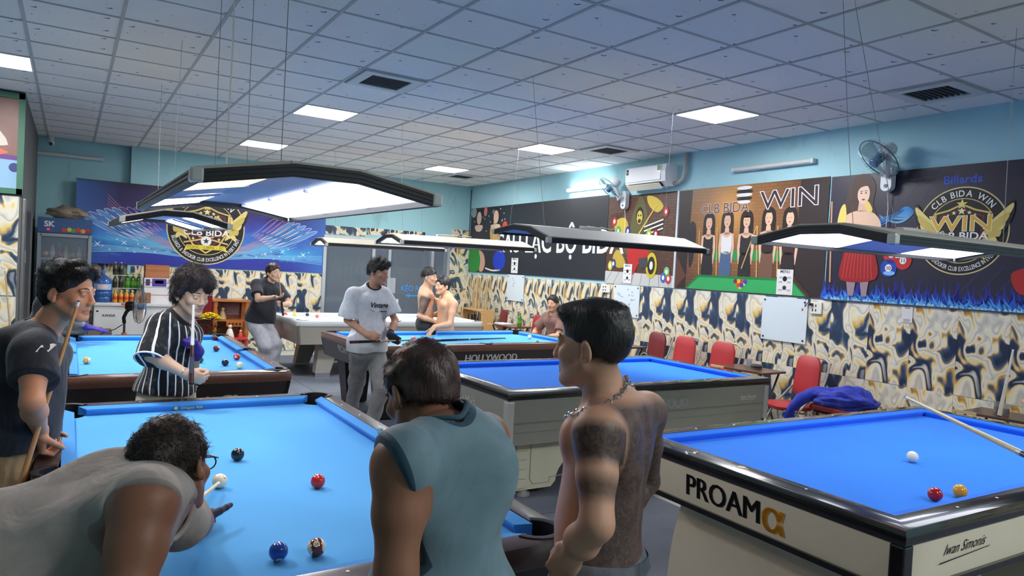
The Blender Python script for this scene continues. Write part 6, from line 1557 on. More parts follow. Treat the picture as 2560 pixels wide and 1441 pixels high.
# metal door frame and half-open door on the partition side, with a cue leaning
df = empty('door_1', 'narrow metal door set in the boxed-out corner', kind='structure', loc=(-.465, 9.55, 0))
for y0 in (.05, .28): MB().box((.012, y0, 1.1), (.03, .05, 2.2), .004).build('door_frame', mat('door_metal', (140, 140, 136), .35, .7, var=.2), df)
MB().box((.008, .95, 1.05), (.02, 1.25, 2.1)).build('door_leaf', mat('door_dark', (44, 42, 44), .5), df); MB().box((.02, .4, 1.55), (.012, .04, .14)).build('handle', mat('handle_white', (226, 226, 222), .4), df)
cue('pale cue leaning on the wave-patterned corner', (-.60, 9.50, 1.42), (-.45, 9.42, .012), wood=(186, 160, 120))

# ================================================================ drinks corner
M_STEEL = mat('fridge_grey', (150, 154, 158), .35, .4)
fr = empty('drinks_fridge', 'glass door drinks fridge with printed header panel', 'fridge', (-.07, 12.63, 0))
q = MB(); q.box((0, .30, 1.05), (.68, .02, 2.10)); q.box((-.33, 0, 1.05), (.02, .62, 2.10)); q.box((.33, 0, 1.05), (.02, .62, 2.10)); q.box((0, 0, 2.09), (.68, .62, .02)); q.box((0, 0, .15), (.68, .62, .30)); q.build('cabinet', M_STEEL, fr)
MB().box((0, -.325, 1.99), (.68, .03, .22), .006).build('header', mat('header_blue', (52, 84, 130), .35, var=.3, vscale=5), fr)
v, f = text_mesh('SK', .08, bold=.04); MB().add([(p.x-.20, -.3415, p.y+1.97) for p in v], f).build('lettering', M_LETW, fr)
for k, (x, cl) in enumerate(((-.02, (190, 60, 40)), (.05, (210, 170, 40)), (.10, (70, 140, 50)), (.16, (200, 50, 40)), (.22, (220, 140, 50)), (.28, (180, 40, 40)))): MB().sphere((x, -.341, 1.925+.012*(k % 2)), .032, 12, 8, (1, .08, 1)).build('header_picture', ink(cl), fr)
MB().box((-.21, -.342, 1.93), (.03, .004, .02)).build('indicator', mat('led_red', (255, 30, 30), .4, emit=2), fr)
q = MB()
for a, b, w_, h_ in ((-.315, 1.08, .045, 1.58), (.315, 1.08, .045, 1.58), (0, 1.85, .60, .045), (0, .32, .60, .045)): q.box((a, -.325, b), (w_, .03, h_))
q.build('door', M_STEEL, fr); MB().box((0, -.325, 1.08), (.59, .006, 1.50)).build('door_glass', GLASS, fr); MB().box((-.30, -.355, 1.1), (.02, .03, .4), .006).build('door_handle', M_BLK, fr)
for k in range(4):
    MB().box((0, -.02, .42+.36*k), (.63, .50, .012)).build('shelf', mat('shelf_white', (210, 212, 212), .4), fr)
rn = random.Random(9)
def bottle_mesh(h, r, col, cap, label):
    q = MB(); q.lathe([(r*.9, 0), (r, .01), (r, h*.58), (r*.8, h*.68), (r*.36, h*.82), (r*.36, h*.94)], n=14); q.cur = 1; q.lathe([(r*.40, h*.93), (r*.40, h), (r*.2, h)], n=12); q.cur = 2; q.lathe([(r*1.015, h*.22), (r*1.015, h*.46)], n=14)
    return q.mesh('bottle', [mat('bottle_%d_%d_%d' % col, col, .15, coat=.4), mat('cap_%d_%d' % cap[:2], cap, .4), mat('blabel_%d_%d' % label[:2], label, .5)], 45)
def can_mesh(h, r, col): return MB().lathe([(r*.85, 0), (r, .008), (r, h-.012), (r*.85, h)], n=16).mesh('can', mat('can_%d_%d_%d' % col, col, .25, .4), 40)
kinds = [bottle_mesh(.22, .032, (150, 170, 60), (200, 60, 50), (230, 220, 180)), bottle_mesh(.22, .032, (110, 60, 30), (220, 220, 220), (190, 40, 40)), bottle_mesh(.22, .032, (210, 190, 150), (60, 110, 180), (230, 230, 230)), bottle_mesh(.21, .03, (120, 40, 50), (30, 30, 30), (220, 200, 120))]
for lv in range(4):
    for k in range(7):
        o = place(kinds[(k*3+lv) % 4], 'drink_bottle', None, (-.31+.085*k, 12.52+.02*(k % 2), .427+.36*lv)); tag(o, '%s on the %s shelf inside the glass fridge' % (('yellow-green bottle with a red cap', 'brown bottle with a red label', 'cream bottle with a blue cap', 'dark red bottle with a black cap')[(k*3+lv) % 4], ('lowest', 'second lowest', 'second highest', 'highest')[lv]), 'bottle', 'bottles inside the fridge')
r = empty('plastic_bag', 'crumpled clear plastic bag on top of the fridge', 'bag', (-.05, 12.55, 2.10))
bm = bmesh.new(); bmesh.ops.create_icosphere(bm, subdivisions=3, radius=1)
for v_ in bm.verts:
    n_ = mnoise.noise(v_.co*2.3)*.35; v_.co = Vector((v_.co.x*.26*(1+n_), v_.co.y*.16*(1+n_), max(-.0, .09+v_.co.z*.095*(1+n_*1.5))))
MB().bm(bm).build('bag_film', mat('bag_film', (150, 136, 116), .25, alpha=.8), r, 60)
# chest freezer
fz = empty('chest_freezer', 'white chest freezer carrying bottles and boxes', 'freezer', (.97, 12.52, 0))
MB().box((0, 0, .42), (1.30, .60, .82), .02).build('body', mat('freezer_white', (222, 224, 222), .4), fz); MB().box((0, -.01, .852), (1.33, .63, .05), .012).build('lid', mat('freezer_lid', (212, 214, 214), .35), fz)
v, f = text_mesh('KANGA', .035, bold=.04); MB().add([(p.x-.45, -.302, p.y+.67) for p in v], f).build('lettering', M_LETK, fz)
MB().box((-.05, -.33, .85), (.16, .02, .03), .005).build('handle', M_STEEL, fz); MB().box((-.60, -.302, .75), (.03, .003, .02)).build('badge', M_BLK, fz)
FZ = .8775
jg = empty('water_jug', 'large blue water jug with label on the freezer', 'water jug', (.43, 12.40, FZ))
MB().lathe([(.125, 0), (.135, .015), (.135, .07), (.128, .08), (.135, .09), (.135, .15), (.128, .16), (.135, .17), (.135, .30), (.12, .35), (.05, .40), (.03, .42), (.03, .45)], n=28).build('bottle_body', mat('jug_blue', (44, 90, 160), .12, alpha=.82, coat=.4), jg, 40)
MB().lathe([(.033, .44), (.033, .475), (.02, .478)], n=16).build('cap', mat('jug_cap', (60, 110, 190), .4), jg, 40)
q = MB(); q.grid(lambda u, v_: (.1365*math.sin((u-.5)*2.0), -.1365*math.cos((u-.5)*2.0), .19+.09*v_), 12, 2); q.build('label', mat('jug_label', (150, 180, 214), .5), jg, 60)
q = MB(); q.grid(lambda u, v_: (.138*math.sin((u-.5)*1.0), -.138*math.cos((u-.5)*1.0), .205+.06*v_), 8, 2); q.build('label_mark', mat('jug_mark', (216, 190, 196), .5), jg, 60)
lab_b = ['dark glass bottle', 'green soft drink bottle', 'yellow drink bottle', 'brown tea bottle', 'silver topped can']
bk_ = [bottle_mesh(.20, .034, (60, 60, 34), (210, 206, 190), (30, 30, 30)), bottle_mesh(.24, .036, (70, 130, 40), (210, 220, 60), (90, 160, 50)), bottle_mesh(.20, .034, (196, 150, 40), (220, 190, 70), (200, 60, 40)), bottle_mesh(.18, .034, (120, 64, 34), (220, 220, 214), (190, 120, 80)), can_mesh(.12, .033, (170, 150, 100))]
def bot(kind, x, y, z, lb): tag(place(bk_[kind], 'drink_bottle' if kind < 4 else 'drink_can', None, (x, y, z)), lb, 'bottle' if kind < 4 else 'can', 'drinks stacked on the freezer')
for k in range(5): bot(2, .60+.075*k, 12.32, FZ, 'yellow drink bottle in the front row on the freezer')
for k in range(4): bot(3, .62+.075*k, 12.40, FZ+.0, 'brown tea bottle behind the yellow drink bottles')
# wire rack carrying the upper rows
rk = empty('drink_rack', 'white wire rack of drinks on the freezer', 'rack', (.75, 12.56, FZ))
q = MB()
for z in (.21, .41): q.box((0, .0, z), (.42, .14, .008))
q.build('rack_shelf', mat('rack_white', (206, 208, 206), .5), rk)
for sx in (-1, 1): MB().box((sx*.20, .06, .22), (.012, .012, .44)).build('rack_post', mat('rack_white', (206, 208, 206), .5), rk); MB().box((sx*.20, -.06, .22), (.012, .012, .44)).build('rack_post', mat('rack_white', (206, 208, 206), .5), rk)
for k in range(2): bot(0, .60+.08*k, 12.55, FZ+.414, 'dark glass bottle on top of the drink rack')
for k in range(2): bot(0, .60+.08*k, 12.54, FZ+.214, 'dark glass bottle on the middle of the drink rack')
for k in range(3): bot(1, .77+.078*k, 12.54, FZ+.214, 'green soft drink bottle on the drink rack')
def carton(label, c, d, col, rz=0., parts=()):
    r = empty('carton', label, 'box', c, rz, 'cartons piled on the freezer'); MB().box((0, 0, d[2]/2), d, .003).build('box_body', mat('carton_%d_%d_%d' % col, col, .7, var=.08), r)
    MB().box((0, -d[1]/2-.0008, d[2]/2), (d[0], .0016, .012)).build('tape', mat('tape_tan', (176, 130, 84), .4), r)
    for nm, dx, dz, w_, h_, cl in parts: MB().box((dx, -d[1]/2-.0014, d[2]/2+dz), (w_, .0018, h_)).build(nm, ink(cl), r)
    return r
carton('white and purple printed carton under the brown boxes', (1.17, 12.50, FZ), (.36, .28, .25), (218, 216, 220)); carton('purple printed coffee carton under the brown box', (1.17, 12.48, FZ+.251), (.36, .26, .14), (226, 224, 230), 0, [('print_panel', .03, 0, .2, .12, (84, 62, 150)), ('print_panel', .03, .01, .12, .05, (206, 90, 90)), ('print_panel', -.13, 0, .06, .10, (60, 56, 90))])
carton('brown cardboard box on top of the purple carton', (1.17, 12.48, FZ+.392), (.34, .26, .10), (176, 112, 74)); carton('brown cardboard box at the very top of the pile', (1.17, 12.49, FZ+.493), (.34, .26, .10), (168, 104, 68), .02)
carton('small clear tub of brown biscuits on the freezer', (1.02, 12.29, FZ), (.12, .10, .16), (150, 110, 80))
carton('brown carton on the floor in front of the freezer', (.40, 11.98, .0), (.30, .3, .50), (130, 108, 86)) 
# pedestal fan
pf_ = empty('pedestal_fan', 'grey pedestal fan with orange knob by the freezer', 'fan', (.70, 11.7, 0))
MB().lathe([(.2, .0085), (.2, .025), (.06, .04), (.03, .06)], n=28).build('base', M_BLK, pf_, 40); MB().cyl((0, 0, .05), (0, 0, .66), .016, .016, 12).build('pole', mat('fan_pole', (70, 72, 74), .4, .5), pf_, 40); MB().cyl((0, 0, .38), (0, 0, .48), .038, .036, 14).build('height_knob', mat('knob_orange', (240, 96, 40), .4), pf_, 40)
MB().tube([(0, 0, .62), (-.01, 0, .70), (.02, 0, .78), (.07, 0, .84)], .026, 10).build('neck', M_BLK, pf_, 60); fan_head(pf_, Vector((.19, -.02, .87)), (.95, -.26, 0), .25, M_BLK, mat('cage_grey', (150, 150, 150), .3, .5), mat('blade_amber', (130, 80, 66), .3, alpha=.75), 44)
MB().box((-.03, -.078, .90), (.05, .012, .03)).build('switch', mat('switch_red', (226, 90, 70), .4), pf_); MB().tube([(-.02, 0, .60), (-.12, -.02, .53), (-.26, -.04, .48), (-.4, -.02, .40)], .006, 5).build('power_cord', M_BLK, pf_)
# red toolbox cabinet, altar with flowers and offerings
rc = empty('red_cabinet', 'dark red metal cabinet with white trim beside the freezer', 'cabinet', (1.815, 12.62, 0))
MB().box((0, 0, .28), (.36, .5, .56), .01).build('body', mat('cabinet_red', (112, 24, 34), .3, coat=.3), rc); MB().box((0, 0, .60), (.36, .5, .06), .005).build('band', mat('cabinet_dark', (84, 18, 26), .3), rc); MB().box((0, 0, .88), (.36, .5, .50), .01).build('door', mat('cabinet_red', (112, 24, 34), .3, coat=.3), rc)
for z in (1.02, 1.045, .625): MB().box((0, -.252, z), (.35, .006, .010)).build('trim', M_SILVER, rc)
MB().box((.06, -.258, .93), (.03, .02, .045), .004).build('latch', M_SILVER, rc); MB().box((0, -.262, .67), (.08, .03, .03), .006).build('handle', M_SILVER, rc)
M_ALTAR = wood('altar_wood', (150, 84, 36), (190, 116, 54), .35, .3)
al = empty('altar_shrine', 'carved wooden altar shrine by the patterned wall', 'altar', (2.30, 12.62, 0))
MB().box((0, 0, .93), (.60, .46, .035), .006).build('top', M_ALTAR, al); MB().box((0, 0, .60), (.50, .40, .025)).build('shelf', M_ALTAR, al); MB().box((0, 0, .12), (.60, .46, .06), .006).build('plinth', M_ALTAR, al); MB().box((0, .2, .5), (.54, .02, .84)).build('back_panel', mat('altar_back', (120, 66, 50), .6, var=.3), al)
for sx in (-1, 1):
    prof = [(.045, .02), (.045, .15)]+[(.030+.016*abs(math.sin(k*1.05)), .15+.77*k/14) for k in range(15)]
    MB().lathe(prof, (sx*.25, -.18, 0), 16).build('pillar', M_ALTAR, al, 50); MB().box((sx*.25, .16, .5), (.05, .05, .86)).build('rear_post', M_ALTAR, al)
MB().box((.06, -.20, .545), (.26, .02, .085)).build('fretwork', M_ALTAR, al)
for k in range(4): MB().box((-.02+.055*k, -.2115, .545), (.03, .003, .04)).build('fret_opening', mat('fret_dark', (50, 28, 18), .7), al)
MB().box((0, .185, .77), (.4, .01, .2)).build('altar_picture', mat('altar_pic', (150, 120, 124), .5, var=.4, vscale=12), al)
def figurine(label, c, h, col):
    r = empty('figurine', label, 'figurine', c, group='small offerings at the altar'); MB().lathe([(h*.3, 0), (h*.32, h*.1), (h*.24, h*.4), (h*.16, h*.62), (h*.1, h*.68)], n=16).build('robe', mat('fig_%d_%d' % col[:2], col, .4), r, 50); MB().sphere((0, 0, h*.82), h*.15, 12, 8).build('head', mat('fig_head', (226, 200, 176), .4), r, 60)
figurine('white porcelain figurine on the low red stool', (2.25, 12.2, .3415), .22, (226, 220, 206)); figurine('golden figurine inside the altar shelf', (2.2, 12.62, .6135), .2, (220, 200, 150)); figurine('small red figurine next to the white porcelain one', (2.42, 12.22, .3415), .13, (196, 60, 50))
st_ = empty('low_stool', 'small red plastic stool before the altar', 'stool', (2.34, 12.2, 0)); MB().box((0, 0, .325), (.36, .22, .03), .01).build('seat', mat('stool_red', (190, 50, 54), .4), st_)
for sx in (-1, 1):
    for sy in (-1, 1): MB().cyl((sx*.14, sy*.08, .31), (sx*.17, sy*.10, .0), .02, .017, 10).build('leg', mat('stool_red', (190, 50, 54), .4), st_)
fp = empty('flower_pot', 'pot of bright yellow chrysanthemums before the altar', 'flowers', (1.93, 12.15, 0))
MB().lathe([(.10, 0), (.11, .01), (.13, .34), (.14, .36), (.13, .36), (.12, .34), (.0001, .33)], n=22).build('pot', mat('pot_grey', (120, 130, 130), .5), fp, 40)
rn = random.Random(4); lv = MB()
for k in range(160):
    a = rn.uniform(0, 2*PI); e = rn.uniform(.1, 1.2); R_ = rn.uniform(.07, .17); c = Vector((R_*math.cos(a), R_*math.sin(a), .38+.26*rn.random())); d = Vector((math.cos(a), math.sin(a), .5)).normalized()*.06; s2 = Vector((-math.sin(a), math.cos(a), 0))*.014
    lv.add([c, c+d*.5+s2, c+d, c+d*.5-s2], [(0, 1, 2, 3)])
tag(lv.build('foliage', mat('leaf_green', (40, 74, 44), .6), fp), 'dark green leaves', kind='stuff')
for k in range(22):
    a = k*2.4; R_ = .035*math.sqrt(k); c = Vector((R_*math.cos(a), R_*math.sin(a)*.8, .74-.012*k*.35)); q = MB()
    for pl_ in range(12):
        b = 2*PI*pl_/12; q.add([c+Vector((0, 0, -.01)), c+Vector((.034*math.cos(b-.25), .034*math.sin(b-.25), .014)), c+Vector((.058*math.cos(b), .058*math.sin(b), .006)), c+Vector((.034*math.cos(b+.25), .034*math.sin(b+.25), .014))], [(0, 1, 2, 3)])
    q.sphere(c+Vector((0, 0, .008)), .016, 8, 6); q.build('blossom', mat('chrys_yellow', (244, 216, 20), .6), fp)

# ================================================================ chairs, side tables, bench, rack along the long wall
M_VIN = mat('vinyl_red', (176, 52, 56), .4, var=.06); M_VIND = mat('vinyl_maroon', (112, 36, 40), .4, var=.06); M_TUBE = mat('chair_tube', (176, 172, 164), .35, .5)
def chair(label, x, y, ang, mv, top=.98):
    """folding chair; ang: direction it faces (radians from +x)"""
    r = empty('folding_chair', label, 'chair', (x, y, 0), ang, 'padded folding chairs along the long wall')
    q = MB(); W_, H_ = .40, .44
    def padf(u, v_):
        return 0
    pts = rrect(W_, H_, .10, 6)
    def pad(name, fn, th):
        q = MB(); n = len(pts); rings = [(.94, 0), (1, th*.3), (1, th*.7), (.90, th), (.5, th*1.12)]
        vs = [fn(p[0]*k, p[1]*k, t) for k, t in rings for p in pts]; fs = [(i*n+j, i*n+(j+1) % n, (i+1)*n+(j+1) % n, (i+1)*n+j) for i in range(len(rings)-1) for j in range(n)]+[tuple(range(n))[::-1], tuple(range((len(rings)-1)*n, len(rings)*n))]
        q.add(vs, fs); return q.build(name, mv, r, 50)
    zc = top-H_/2
    pad('backrest', lambda a, b, t: (-.20-.25*(b)*.35+t, a*(1-.12*(b/H_)), zc+b), .045)
    pad('seat', lambda a, b, t: (.03+b*.95, a, .43+t), .05)
    for sy in (-1, 1):
        yy = sy*.215
        MB().tube([(-.30, yy*.9, top-.06), (-.22, yy, top-.28), (.05, yy, .42), (.25, yy, .012)], .0125, 8).build('front_leg', M_TUBE, r, 60)
        MB().tube([(.19, yy*.86, .43), (-.05, yy*.9, .40), (-.27, yy*.95, .012)], .0125, 8).build('rear_leg', M_TUBE, r, 60)
    MB().tube([(.22, -.215, .08), (.22, .215, .08)], .009, 6).build('stretcher', M_TUBE, r); MB().tube([(-.25, -.2, .06), (-.25, .2, .06)], .009, 6).build('stretcher', M_TUBE, r); MB().tube([(-.305, -.19, top-.06), (-.315, -.1, top-.02), (-.315, .1, top-.02), (-.305, .19, top-.06)], .0125, 8).build('back_tube', M_TUBE, r, 60)
    return r
def fc(v): return math.radians(v)
chair('bright red folding chair next to the bench with blue jacket', 6.36, 4.62, fc(160), M_VIN, .97); chair('red folding chair with a worn pale patch beside the wooden table', 6.40, 5.76, fc(172), M_VIN); chair('red folding chair with a white bag at its foot', 6.40, 6.37, fc(172), M_VIN); chair('dark maroon folding chair beside the small table of drinks', 6.42, 6.90, fc(168), M_VIND)
chair('bright red folding chair beside the seated man', 6.34, 9.62, fc(165), M_VIN); chair('dark maroon folding chair beside the cue rack', 6.36, 10.72, fc(165), M_VIND)
def side_table(label, x, y, rz, w=.72, d=.42, z=.74, worn=True):
    r = empty('folding_table', label, 'table', (x, y, 0), rz, 'small folding tables along the long wall')
    MB().box((0, 0, z), (w, d, .022), .003).build('table_top', wood('table_top_wood', (74, 48, 40), (104, 70, 56), .35, .2), r)
    if worn: MB().box((-w/2+.03, -d/2+.012, z), (.18, .027, .0226)).build('worn_edge', mat('worn_ply', (206, 176, 130), .8), r)
    for sx in (-1, 1):
        MB().tube([(sx*.27, -d*.45, z-.012), (sx*.27, d*.45, .012)], .0115, 8).build('leg', M_BLK, r, 60); MB().tube([(sx*.24, d*.45, z-.012), (sx*.24, -d*.45, .012)], .0115, 8).build('leg', M_BLK, r, 60)
    MB().tube([(-.27, d*.40, .06), (.27, d*.40, .06)], .009, 6).build('stretcher', M_BLK, r); MB().tube([(-.24, -d*.40, .06), (.24, -d*.40, .06)], .009, 6).build('stretcher', M_BLK, r); return r
side_table('brown folding table with a worn edge and an ashtray', 6.42, 5.20, fc(-86), .62); side_table('small brown folding table with a yellow drink bottle', 6.45, 7.42, fc(-88), .62); side_table('brown folding table with papers beside the seated man', 6.40, 10.20, fc(-88)); side_table('small brown table with cups by the leaning hand', 6.42, 2.62, fc(-86), .6)
def small(name, label, cat, c, builder):
    r = empty(name, label, cat, c); builder(r); return r
TZ = .7515
small('ashtray', 'patterned metal ashtray on the worn brown table', 'ashtray', (6.45, 5.14, TZ), lambda r: (MB().lathe([(.055, 0), (.062, .012), (.062, .05), (.054, .05), (.05, .012)], n=24).build('bowl', mat('ashtray_metal', (150, 150, 150), .3, .8, var=.4, vscale=60), r, 40), MB().lathe([(.064, .018), (.064, .032)], n=24).build('band', M_BLK, r)))
small('drinking_glass', 'empty clear glass beside the patterned ashtray', 'glass', (6.52, 5.30, TZ), lambda r: (MB().lathe([(.03, 0), (.036, .09), (.034, .09), (.028, .006)], n=18).build('glass_wall', GLASS, r, 40), MB().lathe([(.03, 0), (.03, .006)], n=18).build('glass_base', GLASS, r)))
for lb, xy, k in (('yellow drink bottle on the small brown table', (6.45, 7.52), 2), ('brown tea bottle on the small brown table', (6.48, 7.42), 3), ('green soft drink bottle on the table beside the rack', (6.45, 10.0), 1), ('yellow drink bottle on the table by the leaning hand', (6.40, 2.50), 2)): tag(place(bk_[k], 'drink_bottle', None, xy+(TZ,)), lb, 'bottle')
for lb, xy in (('clear glass on the table by the leaning hand', (6.38, 2.66)), ('second clear glass on the table by the leaning hand', (6.45, 2.74)), ('clear glass of tea on the small brown table', (6.40, 7.32))):
    small('drinking_glass', lb, 'glass', xy+(TZ,), lambda r: (MB().lathe([(.03, 0), (.036, .09), (.034, .09), (.028, .006)], n=18).build('glass_wall', GLASS, r, 40), MB().lathe([(.028, .006), (.031, .05)], n=18).build('drink', mat('tea', (150, 96, 40), .2), r, 40)))
small('paper_stack', 'white papers on the table beside the seated man', 'papers', (6.38, 10.40, TZ), lambda r: [MB().box((.003*k, .002*k, .003+.004*k), (.2, .28, .0038)).build('sheet_of_paper', mat('paper_white', (225, 225, 222), .8), r) for k in range(4)])
# bench with the blue jacket
bn = empty('padded_bench', 'long maroon padded bench under the blue jacket', 'bench', (6.42, 3.80, 0), rw_ang*-1)
q = MB(); q.box((0, 0, .515), (.40, 1.02, .055), .02); q.build('pad', mat('vinyl_bench', (140, 42, 46), .4, var=.06), bn, 40)
for sy in (-1, 1):
    for sx in (-1, 1): MB().tube([(sx*.15, sy*.44, .49), (sx*.18, sy*.46, .012)], .013, 8).build('leg', M_BLK, bn)
    MB().tube([(-.16, sy*.45, .2), (.16, sy*.45, .2)], .009, 6).build('stretcher', M_BLK, bn)
MB().box((0, 0, .475), (.34, .96, .024)).build('frame', M_BLK, bn)
jk = empty('jacket', 'crumpled blue jacket thrown over the red bench', 'jacket', (6.40, 4.08, .543))
bm = bmesh.new(); bmesh.ops.create_icosphere(bm, subdivisions=5, radius=1)
for v_ in bm.verts:
    c = v_.co; n1 = mnoise.noise(c*1.6)*.35+mnoise.noise(c*3.7+Vector((3, 1, 2)))*.22+abs(mnoise.noise(Vector((c.x*5+c.y*2, c.y*2.2, c.z*6))))*.16
    yy = c.y; hgt = .085+.055*math.exp(-((yy+.42)/.35)**2)+.02*math.exp(-((yy-.6)/.3)**2)
    v_.co = Vector((c.x*.18*(1+n1), yy*.36*(1+n1*.4), max(.0005, .075+c.z*hgt*(1+n1))))
MB().bm(bm).build('cloth', cloth_mat('jacket_blue', (40, 56, 166), .75, .6, sc=9), jk, 80)
q = MB(); q.tube([(-.10, .22, .10), (-.20, .30, .03), (-.235, .38, -.08), (-.22, .42, -.17)], .055, 10, taper=lambda t_: 1.0+.25*math.sin(t_*7)); q.build('sleeve', cloth_mat('jacket_blue', (40, 56, 166), .75, .6), jk, 80)
bg = empty('bag', 'white and black bag lying between two chairs', 'bag', (6.38, 6.64, .4835)); 
bm = bmesh.new(); bmesh.ops.create_icosphere(bm, subdivisions=3, radius=1)
for v_ in bm.verts: c = v_.co; n1 = mnoise.noise(c*2)*.3; v_.co = Vector((c.x*.14*(1+n1), c.y*.20*(1+n1), max(0, .09+c.z*.11*(1+n1))))
MB().bm(bm).build('bag_body', cloth_mat('bag_cream', (222, 216, 200), .8, .5), bg, 80); MB().tube([(-.05, .18, .06), (-.08, .24, .16), (-.02, .20, .22), (.02, .1, .18)], .022, 8).build('strap', M_BLK, bg, 80)
chs = [o for o in COL.objects if o.name.startswith('folding_chair')]
# cue rack
cr_ = empty('cue_rack', 'wooden floor rack holding many cues in the corner', 'rack', (6.60, 11.75, 0), -rw_ang)
M_PINE = wood('pine', (196, 150, 92), (222, 180, 120), .5, .1)
for sy in (-1, 1): MB().box((0, sy*.42, .46), (.26, .022, .92)).build('side_panel', M_PINE, cr_)
for z in (.12, .90): MB().box((0, 0, z), (.26, .82, .022)).build('shelf', M_PINE, cr_)
MB().box((-.118, 0, .40), (.02, .82, .03)).build('rail', M_PINE, cr_)
rn = random.Random(11)
for k in range(16):
    y = 11.42+.043*k; x = 6.60+rn.uniform(-.08, .08)
    cue('cue standing upright in the wooden corner rack', (x+rn.uniform(-.02, .06), y+rn.uniform(-.05, .05), .14+1.40+rn.uniform(-.05, .05)), (x, y, .133), group='cues in the corner rack', wood=(200+rn.randint(-20, 10), 168, 116), butt_col=(40+10*(k % 4), 30, 26))
cue('pale cue leaning against the front of the corner rack', (6.44, 11.88, 1.52), (6.40, 12.15, .012), wood=(226, 206, 160), butt_col=(214, 190, 140), wrap=(206, 180, 130))
# ================================================================ the people
FH = Vector((cf.x, cf.y, 0)).normalized(); RH = Vector((cr.x, cr.y, 0)).normalized(); UP = Vector((0, 0, 1))
def at(px, py, d):
    """point seen at this place of the photograph, d metres away along the view axis"""
    p = Vector((0, 0, 1.71)) + (cf + cr*((px-1280)/1768.2) - cu*((py-720.5)/1768.2))*d
    return V3(p)
def dirv(r, f, u=0.): return V3(RH*r + FH*f + UP*u)
def yaw_of(v): return math.atan2(v[0], v[1])
def foot_at(p, dx=0., dy=0., z=.083): return V3((p[0]+dx, p[1]+dy, z))
M_GLOVE = cloth_mat('glove_purple', (62, 50, 140), .7, .2); M_GLOVEK = cloth_mat('glove_black', (30, 34, 52), .7, .2)

# ---- tattooed man with the chain
fc_ = dirv(-.908, .417); yw = yaw_of(fc_)
pel = at(1500, 1432, 1.95); nk = at(1530, 1005, 1.97)
def ink_back(v, J):
    d = v-J['chest']; back = -(d@J['Rs'][:, 1]); up = d@J['sup']; rt = d@J['Rs'][:, 0]
    a = np.clip((back+.035)/.04, 0, 1)*np.clip((.155-up)/.03, 0, 1)*np.clip((up+.40)/.05, 0, 1)
    def seg(A, B, t0, t1, r):
        ab = B-A; t = ((v-A)@ab)/(ab@ab); dd = np.linalg.norm(v-A-np.clip(t, 0, 1)[:, None]*ab, axis=1)
        return (dd < r)*np.clip((t-t0)/.14, 0, 1)*np.clip((t1-t)/.12, 0, 1)
    m = np.maximum(seg(J['shL'], J['elL'], -.15, .42, .075), seg(J['shL'], J['elL'], .46, .82, .07)*.8); m = np.maximum(m, seg(J['shR'], J['elR'], -.1, .8, .075))
    def dist(A, B):
        ab = B-A; t = np.clip(((v-A)@ab)/(ab@ab), 0, 1); return np.linalg.norm(v-A-t[:, None]*ab, axis=1)
    a = a*np.clip((dist(J['shL'], J['elL'])-.068)/.02, 0, 1)*np.clip((dist(J['elL'], J['wrL'])-.06)/.02, 0, 1)
    return np.clip(np.maximum(a, m), 0, 1)
shl = at(1492, 1088, 1.80); shr = at(1612, 1035, 2.10)
stn = cloth_mat('shorts_charcoal', (96, 102, 108), .9, .6)
tat = person('shirtless man with tattooed back and a chain necklace by the table corner', dict(
    pelvis=pel, neck=nk, yaw=yw, head=at(1480, 868, 1.94), look=dirv(-.88, .46, -.12), hup=(0, 0, 1), hs=1.0, s=1.0, w=1.0, fat=1.12, arm=1.06, shL=shl, shR=shr,
    wrL=at(1438, 1372, 1.76), elLp=at(1492, 1312, 1.70), handL=('grip', dirv(-.42, .25, -.8), dirv(.45, .85, -.1)), wrR=at(1500, 1338, 2.12), elR=dirv(.6, .7, 0), handR=('relax', dirv(-.9, -.1, -.15), dirv(0, 0, -1)),
    anL=foot_at(pel, -.09, -.04), anR=foot_at(pel, .10, .10), res=.0062, hres=.0031, skin=(206, 158, 128), skin_name='skin_tattooed', ink=ink_back, fade=1., seed=3, slouch=0,
    hair=dict(t=.0035, side=.0015, top=.012, amp=.0018, n=7000, len=.020, lift=.22, flow=(.0, .75, -.1), nape=False, low=-.028, fy=.078, front=.060, add=[((0, .058, .088), (.060, .048, .030), .03), ((0, -.02, .100), (.068, .075, .030), .03)]),
    trousers=dict(mat=stn, len=.48, o=.012, rise=.065, name='shorts', fold=.005)))
# waistband and chain necklace
q = MB(); O = tat['O']
shm = [o for o in tat['root'].children if o.name.startswith('shorts')][0].data; R_ = tat['Rp']
sb = BVHTree.FromPolygons([v.co for v in shm.vertices], [tuple(p.vertices) for p in shm.polygons]); vs = []
for k in range(120):
    a = 2*PI*k/120; d = R_[:, 0]*math.cos(a)+R_[:, 1]*math.sin(a)
    for dz in (.024, .058):
        c = tat['pel']+R_[:, 2]*dz-O; h_ = sb.ray_cast(Vector(c+d*.4), Vector(-d)); p = V3(h_[0]) if h_[0] is not None else c+d*.15
        vs.append(tuple(p+d*(.003+.0045*(k % 2))))
q.add(vs, [(2*k, 2*((k+1) % 120), 2*((k+1) % 120)+1, 2*k+1) for k in range(120)]); q.build('waistband', stn, tat['root'], 60)
ch = MB(); nkc = V3(tat['neck']) + V3((0, 0, .020)); N = 52; rt_ = V3(np.cross(fc_, V3((0, 0, 1)))); fw_ = V3(fc_)
bd = [o for o in tat['root'].children if o.name.startswith('body')][0].data
bvh = BVHTree.FromPolygons([v.co for v in bd.vertices], [tuple(p.vertices) for p in bd.polygons])
